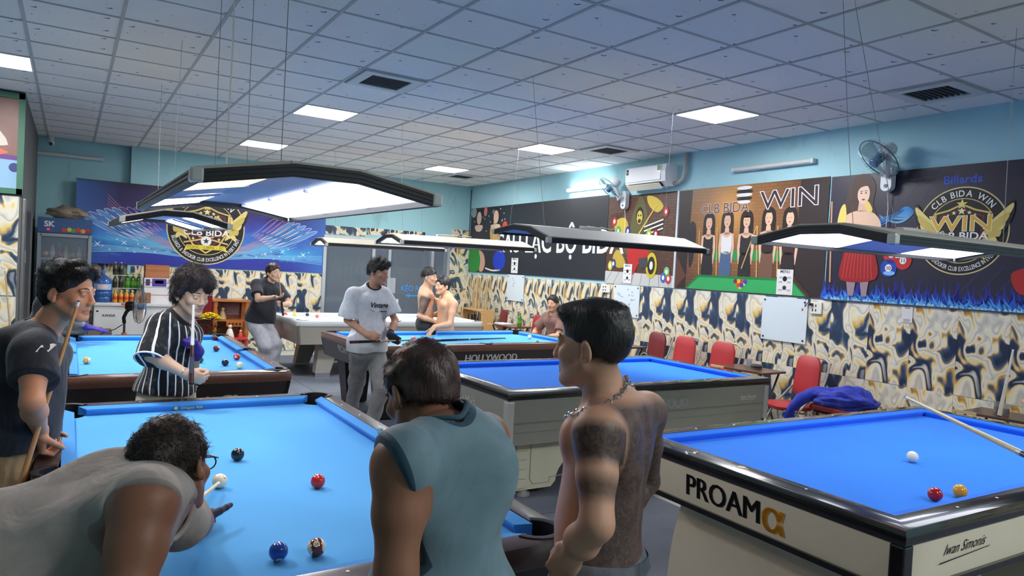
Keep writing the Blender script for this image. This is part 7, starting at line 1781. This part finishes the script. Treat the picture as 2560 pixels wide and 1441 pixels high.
def ringp(t):
    c, s_ = math.cos(t), math.sin(t); d = rt_*c+fw_*s_; zz = -.055*s_-.012*abs(c)-(.05*(s_-.55) if s_ > .55 else 0)
    o_ = nkc+V3((0, 0, zz)); hit = bvh.ray_cast(Vector(o_+d*.30-O), Vector(-d))
    p = V3(hit[0])+O if hit[0] is not None else o_+d*.09
    r_ = (p-o_)@d; return o_+d*min(r_+.011, .15)
RP = [ringp(2*PI*k/N) for k in range(N)]
for _ in range(3): RP = [(RP[k-1]+2*RP[k]+RP[(k+1) % N])/4 for k in range(N)]
for k in range(N):
    p = RP[k]; d = unit(RP[(k+1) % N]-RP[k-1]); n_ = unit(p-nkc+V3((0, 0, .03))) if k % 2 == 0 else unit(np.cross(d, p-nkc)); n_ = unit(n_-d*(n_@d)); b_ = np.cross(d, n_)
    ch.tube([tuple(p-O+d*.0088*math.cos(t)+b_*.0060*math.sin(t)) for t in np.linspace(0, 2*PI, 10, endpoint=False)], .0022, 5, True)
tag(ch.build('chain_necklace', mat('silver', (214, 210, 200), .2, 1.), tat['root'], 60), 'silver chain necklace')

# ---- man in the teal sleeveless shirt, seen from behind
fc_ = dirv(-.50, .87); pel = at(1098, 1560, 1.60); nk = at(1116, 1090, 1.60)
teal = cloth_mat('teal_jersey', (112, 138, 147), .6, .35, sc=6, rib=(50, 78, 92)); teald = cloth_mat('teal_rib', (58, 88, 102), .7, .2)
tl = person('man in a teal sleeveless shirt with his back to us', dict(
    pelvis=pel, neck=nk, yaw=yaw_of(fc_), head=at(1052, 985, 1.70), look=dirv(-.58, .62, -.60), hup=dirv(-.25, .35, .90), hs=.97, w=.92, fat=1.04, arm=1.12, shL=at(1004, 1165, 1.46), shR=at(1208, 1100, 1.74),
    wrL=at(1010, 1660, 1.50), elLp=at(990, 1430, 1.42), wrR=at(1150, 1480, 2.0), elRp=at(1205, 1330, 1.92), anL=foot_at(pel, -.1, -.03), anR=foot_at(pel, .1, .03), res=.0066, hres=.0032, skin=(150, 104, 78), skin_name='skin_tan', seed=5,
    hair=dict(t=.012, side=.010, top=.012, amp=.003, freq=70, n=5000, len=.026, lift=.04, flow=(.0, -.25, -.9), nape=True, low=-.036, mat='hair_brown', col=(52, 36, 30)),
    shirt=dict(mat=teal, o=.013, loose=.012, armhole=.020, fold=.0055, foldf=24, neckz=.030, necky=.0, neckr=.055, rib=.008, hole=.19, holez=.075, collar=teald, trimr=.0065, hem=pel-V3((0, 0, .10))),
    trousers=dict(mat=cloth_mat('shorts_dark', (50, 54, 60)), len=.48, name='shorts')))
# ---- the shooter in the grey sleeveless shirt, bent over his cue
nk = at(395, 1262, 1.62); pel = at(-110, 1435, 1.50)
greyt = cloth_mat('grey_jersey', (172, 164, 154), .85, .6, sc=8, rib=(150, 142, 134))
sh8 = person('man in a grey sleeveless shirt bent over his cue', dict(
    pelvis=pel, neck=nk, yaw=yaw_of(dirv(.9, .45)), sfwd=dirv(.10, .30, -1), pup=unit(nk-pel)*.8+V3((0, 0, .35)), head=at(432, 1172, 1.70), look=dirv(.14, .97, -.28), hup=dirv(-.20, .2, .95), hs=.93, w=1.03, fat=1.08, arm=1.18,
    shR=at(362, 1262, 1.45), shL=at(455, 1305, 1.80), wrR=at(250, 1690, 1.50), elRp=at(318, 1500, 1.36), handR=('fist', dirv(.2, -.1, -1), dirv(.3, .9, 0)), wrL=V3((.385, 2.46, .842)), elL=dirv(.3, -.3, -.6), handL=('bridge', V3((.25, .95, -.12)), V3((0, 0, -1))), gloveL=M_GLOVEK,
    anL=V3((pel[0]+.16, pel[1]+.10, .083)), anR=V3((pel[0]-.30, pel[1]-.28, .083)), knL=dirv(.8, .5), knR=dirv(.6, .5), res=.0062, hres=.0031, skin=(152, 104, 78), skin_name='skin_tan2', seed=8,
    hair=dict(t=.008, side=.007, top=.014, amp=.003, freq=80, n=6500, len=.030, lift=.42, flow=(.0, .55, -.35), nape=True, low=-.058, mat='hair_brown2', col=(44, 34, 29)),
    shirt=dict(mat=greyt, o=.014, loose=.015, armhole=.016, fold=.005, foldf=28, neckz=.032, necky=.02, rib=.010, hole=.125, collar=greyt, trimr=.007, hem=pel-unit(nk-pel)*.10),
    trousers=dict(mat=cloth_mat('shorts_grey', (70, 70, 74)), len=.49, name='shorts')))
g = MB(); H_ = lambda x, y, z: tuple(sh8['hc']+sh8['Rh']@V3((x, y, z))*sh8['hs']-sh8['O'])
for sx in (-1, 1):
    g.tube([H_(sx*.085, -.01, .016), H_(sx*.084, .05, .014), H_(sx*.072, .096, .01)], .0022, 5); g.tube([H_(sx*(.036+.027*math.cos(t)), .104-.004*abs(math.cos(t)), .002+.019*math.sin(t)) for t in np.linspace(0, 2*PI, 16, endpoint=False)], .0018, 5, True)
g.tube([H_(-.010, .108, .006), H_(.010, .108, .006)], .0016, 5); tag(g.build('glasses', M_BLK, sh8['root'], 60), 'thin dark glasses')
cue('pale cue aimed at the cue ball by the bent man', (.512, 2.868, .826), (-.02, 1.50, 1.02), 1.45, wood=(224, 202, 150))

# ---- man in the black T-shirt leaning on the rail
black = cloth_mat('tee_black', (44, 48, 56), .85, .5, sc=9)
nk = at(92, 838, 2.95); pel = at(10, 1085, 2.90)
bt = person('man in a black T-shirt leaning on the rail with a cue', dict(
    pelvis=pel, neck=nk, yaw=yaw_of(dirv(.96, .25)), head=at(172, 732, 2.93), look=dirv(.97, .0, -.22), hup=dirv(.10, 0, 1), hs=.99, w=1.0, fat=1.2, arm=1.05, shR=at(88, 876, 2.76), shL=at(80, 872, 3.12),
    wrR=at(100, 1076, 2.84), elRp=at(80, 1008, 2.64), handR=('grip', dirv(-.15, .25, -.9), dirv(.5, .8, 0)), wrL=at(120, 1090, 3.10), elL=dirv(-.6, .5, 0),
    anR=foot_at(pel, -.05, -.12), anL=foot_at(pel, .02, .14), res=.0066, hres=.0033, skin=(206, 150, 116), skin_name='skin_warm', seed=11,
    hair=dict(t=.013, side=.010, top=.022, amp=.004, n=5200, len=.036, lift=.32, flow=(.0, .8, -.2), low=-.050, fy=.070, front=.058, add=[((0, .06, .085), (.060, .045, .030), .03)]),
    shirt=dict(mat=black, o=.017, loose=.028, sleeve=.135, flare=.016, fold=.007, hem=pel-V3((0, 0, .045)), collar=black, trimr=.008),
    trousers=dict(mat=cloth_mat('shorts_khaki', (168, 146, 114), .9, .7, sc=10), len=.49, o=.022, flare=.02, name='shorts', rise=.07)))
LOGO = mat('logo_white', (226, 228, 230), .7)
rt_ = dirv(1, 0); 
for cx_, cy_ in ((132, 868), (152, 850)):
    c = at(cx_, cy_, 2.75); project_on(bt, 'shirt', [V3(p) for p in ((-.012, -.010, 0), (.012, -.013, 0), (.015, .010, 0), (.003, .014, 0), (-.010, .012, 0))], [(0, 1, 2, 3, 4)], c, dirv(1, 0), V3((0, 0, 1)), LOGO, 'logo')
cue('wooden cue held upright by the man leaning on the rail', at(197, 752, 2.86), at(14, 1330, 2.66), 1.45, wood=(196, 150, 98))

# ---- player behind him with the purple glove
gl = V3((.20, 7.93, .845))
nk = at(150, 735, 6.75); pel = at(78, 850, 6.75)
person('player in black leaning on the far table with a purple glove', dict(
    pelvis=pel, neck=nk, yaw=yaw_of(dirv(.95, .1)), head=at(196, 716, 6.72), look=dirv(.95, .0, -.25), w=.98, wrR=at(214, 818, 6.62), elR=dirv(.4, -.4, -.2), handR=('flat', dirv(.75, .1, -.12), V3((0, 0, -1))), gloveR=M_GLOVE, wrL=at(120, 880, 6.9),
    shR=at(160, 762, 6.60), anL=foot_at(pel, .0, .1), anR=foot_at(pel, -.05, -.1), res=.009, hres=.0048, skin=(196, 150, 122), skin_name='skin_light2', seed=12, hair=dict(t=.013, top=.02, n=900, len=.03),
    shirt=dict(mat=black, o=.016, loose=.02, sleeve=.2), trousers=dict(mat=cloth_mat('trouser_black', (40, 42, 46)), len=.95)))

# ---- man in the striped shirt
def stripes(t, o, c):
    sp_ = t.n('SeparateXYZ'); t.l(t.mapping(o, rot=(0, 0, -.0)), sp_.inputs[0]); ang = t.math('ARCTAN2', sp_.outputs[0], sp_.outputs[1])
    w = t.noise(t.mapping(o, scale=(1, 1, .8)), 9, 2); a2 = t.math('ADD', t.math('MULTIPLY', ang, 26/(2*PI)), t.math('MULTIPLY', w.outputs['Fac'], .35)); fr_ = t.math('FRACT', a2)
    m_ = t.math('LESS_THAN', t.math('ABSOLUTE', t.math('SUBTRACT', fr_, .5)), .085)
    bl = t.noise(o, 24, 4); m2 = t.ramp(bl.outputs['Fac'], [(0, (22, 23, 26)), (.55, (24, 25, 28)), (.72, (88, 90, 92))]); return t.mix(m_, m2, (232, 232, 232))
strp = cloth_mat('striped_shirt', (30, 30, 33), .8, .35, stripes, 10, (20, 20, 23)); blk_rib = cloth_mat('rib_black', (24, 24, 27), .8, .2)
nk = at(440, 800, 4.30); pel = at(415, 985, 4.35)
sp2 = person('man in a black shirt with white stripes holding a cue', dict(
    pelvis=pel, neck=nk, yaw=yaw_of(dirv(.95, -.25)), head=at(480, 738, 4.26), look=dirv(.80, -.48, -.42), hup=dirv(.18, -.05, 1), hs=1.04, w=.98, fat=1.1, arm=1.0, shR=at(398, 826, 4.16), shL=at(455, 822, 4.44),
    wrR=at(466, 936, 4.06), elRp=at(378, 888, 4.06), handR=('fist', dirv(.85, .1, -.25), dirv(0, .9, .2)), wrL=at(496, 880, 4.28), elL=dirv(-.2, .3, -.8), handL=('fist', dirv(-.15, -.45, .75), dirv(-.5, -.7, 0)), gloveL=M_GLOVE,
    anL=foot_at(pel, .05, .10), anR=foot_at(pel, -.05, -.08), res=.007, hres=.0034, skin=(214, 174, 146), skin_name='skin_fair', seed=21,
    hair=dict(t=.026, side=.026, top=.055, amp=.009, freq=60, n=6000, len=.050, lift=.55, flow=(0, .7, -.4), low=-.05, fringe=False, fy=.080, front=.036, add=[((0, .075, .070), (.070, .045, .035), .03), ((0, .02, .105), (.085, .085, .045), .03)], mat='hair_soft', col=(44, 36, 36)),
    shirt=dict(mat=strp, o=.017, loose=.02, sleeve=.20, flare=.014, fold=.005, hem=pel+V3((0, 0, .025)), rib=.02, collar=blk_rib, trimr=.015),
    trousers=dict(mat=cloth_mat('trouser_stone', (182, 178, 166), .9, .4), len=.95, rise=.10)))
w_, f_ = sp2['wrR'], unit(sp2['wrR']-sp2['elR']); u1 = unit(np.cross(f_, (0, 0, 1))); u2 = np.cross(f_, u1)
MB().tube([tuple(w_-f_*.015+u1*.034*math.cos(t)+u2*.032*math.sin(t)-sp2['O']) for t in np.linspace(0, 2*PI, 24, endpoint=False)], .0028, 6, True).build('bracelet', M_CHROME, sp2['root'], 60)
d_, e_ = sp2['shR'], sp2['elR']; ax_ = unit(e_-d_); u1 = unit(np.cross(ax_, (0, 1, 0))); u2 = np.cross(ax_, u1)
MB().tube([tuple(d_+ax_*.198+u1*.083*math.cos(t)+u2*.083*math.sin(t)-sp2['O']) for t in np.linspace(0, 2*PI, 28, endpoint=False)], .006, 6, True).build('sleeve_band', mat('band_white', (226, 226, 228), .8), sp2['shirt'], 60)
cue('white shafted cue held upright by the striped shirt man', at(484, 762, 4.10), at(478, 962, 4.02), None, wood=(232, 226, 210), wrap=(70, 78, 90), butt_col=(70, 78, 90))

# ---- man in the white T-shirt with a printed word
white = cloth_mat('tee_white', (206, 208, 212), .85, .5, sc=8, rib=(28, 28, 32)); jean = cloth_mat('jeans_grey', (138, 138, 138), .9, .6, sc=9)
nk = at(930, 722, 7.05); pel = at(920, 866, 7.05)
wt = person('man in a white printed T-shirt and ripped grey jeans', dict(
    pelvis=pel, neck=nk, yaw=yaw_of(dirv(.62, -.78)), head=at(946, 682, 7.02), look=dirv(.93, -.32, -.12), hup=dirv(.12, 0, 1), w=1.0, fat=.95, arm=.86, shR=at(884, 742, 6.95), shL=at(958, 738, 7.10),
    wrR=at(918, 838, 6.80), elRp=at(868, 800, 6.92), handR=('fist', dirv(.8, -.2, -.1), dirv(0, .9, -.2)), wrL=at(974, 838, 6.92), elL=dirv(.5, .3, -.8), handL=('fist', dirv(.75, -.2, -.45), dirv(0, .9, 0)), gloveL=M_GLOVEK,
    anR=V3(at(878, 1030, 7.5))*V3((1, 1, 0))+V3((0, 0, .13)), anL=V3(at(926, 1060, 7.0))*V3((1, 1, 0))+V3((0, 0, .083)), res=.0085, hres=.0042, skin=(186, 138, 110), skin_name='skin_mid', seed=31,
    hair=dict(t=.016, side=.010, top=.038, amp=.005, n=2600, len=.040, lift=.35, flow=(0, .8, .1), low=-.02, fy=.085, front=.052, add=[((0, .07, .090), (.062, .05, .036), .03)]),
    shirt=dict(mat=white, o=.019, loose=.026, sleeve=.215, flare=.026, fold=.006, hem=pel-V3((0, 0, .05)), rib=.008, collar=blk_rib, trimr=.009), trousers=dict(mat=jean, len=.97, o=.016, flare=.008), shoes=mat('shoe_white', (210, 210, 206), .6)))
ctr = wt['chest']+wt['Rs'][:, 1]*.2-wt['sup']*.02; rt_ = wt['Rs'][:, 0]*-1.; rt_ = unit(np.cross(V3((0, 0, 1)), wt['Rs'][:, 1]))
v, f = text_mesh('Vintage', .050, bold=.03, shear=.25); project_on(wt, 'shirt', [V3((p.x*.92, p.y, 0)) for p in v], f, ctr+rt_*.02, rt_, V3((0, 0, 1)), M_LETK, 'lettering', .004)
project_on(wt, 'shirt', [V3(p) for p in ((-.10, -.02, 0), (.09, -.035, 0), (.10, -.045, 0), (-.06, -.04, 0))], [(0, 1, 2, 3)], ctr+rt_*.02, rt_, V3((0, 0, 1)), M_LETK, 'swash', .004)
for kn_, hp_, fr_ in ((wt['knL'], wt['hpL'], .72), (wt['knL'], wt['hpL'], 1.0), (wt['knR'], wt['hpR'], .9)):
    c = hp_+(kn_-hp_)*fr_; n16 = [V3((.042*math.cos(2*PI*k/16), .014*math.sin(2*PI*k/16), 0)) for k in range(16)]
    project_on(wt, 'trousers', n16, [tuple(range(16))], c, dirv(1, 0), V3((0, 0, 1)), mat('rip_skin', (176, 128, 102), .6), 'rip')
cue('dark cue held level by the man in the white T-shirt', at(1030, 851, 6.95), at(874, 856, 6.74), None, wood=(190, 150, 110), butt_col=(70, 44, 34))

# ---- far players
polo = cloth_mat('polo_black', (38, 41, 48), .85, .4); lgrey = cloth_mat('trouser_light', (164, 166, 172), .9, .5)
nk = at(672, 705, 10.0); pel = at(650, 800, 10.0)
p3 = person('young man in black T-shirt and light grey trousers chalking a cue', dict(
    pelvis=pel, neck=nk, yaw=yaw_of(dirv(.75, -.6)), head=at(684, 683, 9.96), look=dirv(.75, -.45, -.42), w=1.0, fat=.98, wrR=at(684, 744, 9.62), elR=dirv(-.6, -.3, -.7), handR=('relax', dirv(.9, -.3, .05), dirv(0, 0, 1)), wrL=at(704, 762, 9.85), elL=dirv(.6, .4, -.6), handL=('fist', dirv(.2, -.8, .1), dirv(-.8, 0, 0)),
    anR=V3(at(648, 960, 9.95))*V3((1, 1, 0))+V3((0, 0, .083)), anL=V3(at(676, 950, 9.9))*V3((1, 1, 0))+V3((0, 0, .083)), res=.010, hres=.0052, skin=(206, 166, 140), skin_name='skin_fair2', seed=41, hair=dict(t=.016, top=.03, n=900, len=.03, fy=.07, front=.05, col=(40, 28, 26), mat='hair_brown3'),
    shirt=dict(mat=polo, o=.018, loose=.03, sleeve=.2, hem=pel-V3((0, 0, .03))), trousers=dict(mat=lgrey, len=.97, o=.02, flare=.015), shoes=mat('shoe_grey', (130, 126, 122), .7)))
cue('wooden cue standing by the young man in black', at(697, 690, 9.72), at(708, 790, 9.72), None, wood=(170, 130, 90))
# the two shirtless friends
def ink_arm(v, J):
    A_, B_ = J['shR'], J['elR']; ab = B_-A_; t = ((v-A_)@ab)/(ab@ab); dd = np.linalg.norm(v-A_-np.clip(t, 0, 1)[:, None]*ab, axis=1); return (dd < .075)*np.clip((t-.0)/.1, 0, 1)*np.clip((.95-t)/.1, 0, 1)*.9
nk = at(1064, 722, 9.75); pel = at(1062, 808, 9.75)
person('shirtless man with a tattooed upper arm embracing his friend', dict(
    pelvis=pel, neck=nk, yaw=yaw_of(dirv(.95, .1)), head=at(1074, 694, 9.72), look=dirv(.95, -.25, -.05), w=1.0, arm=1.0, shR=at(1066, 742, 9.60), shL=at(1070, 736, 9.92), wrR=at(1090, 806, 9.62), elR=dirv(-.5, -.3, -.5), wrL=at(1110, 760, 10.0), elL=dirv(.3, .7, -.3),
    anL=foot_at(pel, .0, .1), anR=foot_at(pel, 0, -.1), res=.010, hres=.005, skin=(214, 170, 138), skin_name='skin_friend', ink=ink_arm, seed=51, fade=.6, hair=dict(t=.016, side=.008, top=.035, n=1000, len=.035, low=.01, nape=False, fy=.08, front=.05), trousers=dict(mat=cloth_mat('trouser_dark', (50, 54, 60)), len=.95, o=.014, rise=.09)))
nk = at(1118, 740, 9.55); pel = at(1114, 838, 9.60)
person('shirtless smiling man in white shorts with a hand on the table', dict(
    pelvis=pel, neck=nk, yaw=yaw_of(dirv(-.85, -.35)), head=at(1106, 716, 9.52), look=dirv(-.75, -.65, -.05), w=1.02, fat=1.15, arm=1.02, shL=at(1134, 762, 9.40), wrL=at(1086, 818, 9.12), elL=dirv(.2, -.2, -.9), handL=('flat', dirv(-.4, -.3, -.6), dirv(.3, .3, -.8)), wrR=at(1078, 790, 9.85), elR=dirv(-.2, .5, -.6),
    anL=foot_at(pel, .1, .0), anR=foot_at(pel, -.1, .05), res=.010, hres=.005, skin=(224, 168, 128), skin_name='skin_friend2', seed=52, hair=dict(t=.013, side=.008, top=.022, n=1000, len=.03, fy=.075, front=.055), trousers=dict(mat=cloth_mat('shorts_white', (226, 226, 224)), len=.45, o=.016, rise=.03, name='shorts')))
# seated man
nk = V3((6.26, 8.74, 1.06)); pel = V3((6.38, 8.78, .57))
brown = cloth_mat('tee_brown', (128, 98, 88), .85, .4)
person('man in a brown T-shirt sitting with folded arms by the wall', dict(
    pelvis=pel, neck=nk, yaw=yaw_of(V3((-.9, -.15, 0))), head=V3((6.20, 8.72, 1.215)), look=V3((-.85, -.5, -.05)), w=1.0, wrL=V3((6.0, 8.66, .70)), wrR=V3((6.0, 8.92, .68)), elL=V3((.2, -.8, -.3)), elR=V3((.2, .8, -.3)), handL=('relax', V3((-.3, .8, -.2)), V3((.3, 0, -.8))), handR=('relax', V3((-.3, -.8, -.2)), V3((.3, 0, -.8))),
    anL=V3((5.92, 8.60, .083)), anR=V3((5.92, 8.98, .083)), knL=V3((-1, -.15, .5)), knR=V3((-1, .15, .5)), foot=V3((-1, 0, 0)), res=.010, hres=.0048, skin=(206, 160, 130), skin_name='skin_seat', seed=61, hair=dict(t=.013, side=.009, top=.02, n=1000, len=.025, fy=.075, front=.056),
    shirt=dict(mat=brown, o=.017, loose=.02, sleeve=.21), trousers=dict(mat=cloth_mat('shorts_white', (226, 226, 224)), len=.72, o=.018)))
chair('red folding chair under the seated man in brown', 6.40, 8.78, fc(175), M_VIN, .9)
# the player at the right whose hand leans on the table corner
hand_p = V3((5.70, 2.36, .868)); pel = V3((6.12, 1.72, .93)); nk = V3((6.10, 1.74, 1.42))
person('player leaning a hand on the carom table corner with a cue', dict(
    pelvis=pel, neck=nk, yaw=yaw_of(V3((-.9, .3, 0))), head=V3((6.06, 1.75, 1.57)), look=V3((-.9, .1, -.2)), wrR=V3((5.80, 2.29, .885)), elR=V3((.5, .6, .2)), handR=('flat', V3((-.85, .45, -.12)), V3((0, 0, -1))), wrL=V3((6.0, 1.5, .95)), anL=foot_at(pel, 0, -.1), anR=foot_at(pel, 0, .1), res=.0085, hres=.0045,
    skin=(216, 172, 146), skin_name='skin_fair3', seed=71, hair=dict(t=.014, n=600), shirt=dict(mat=polo, o=.017, loose=.02, sleeve=.2), trousers=dict(mat=cloth_mat('trouser_dark', (50, 54, 60)), len=.95)))
cue('worn pale cue standing upright by the leaning hand', at(2533, 874, 5.02), at(2498, 1042, 5.02), None, wood=(196, 186, 168), butt_col=(190, 176, 150), wrap=(196, 180, 150), joint=(196, 186, 168))
cue('long pale cue pointing across the cream carom table', at(2264, 994, 3.1), at(2560, 1137, 2.35), 1.45, wood=(230, 214, 170))
cue('black cue lying on the lettered cyan table', V3((4.86, 7.82, TABLE_Z+.0148)), V3((3.65, 7.62, TABLE_Z+.0148)), None, wood=(40, 44, 52), butt_col=(26, 26, 30))
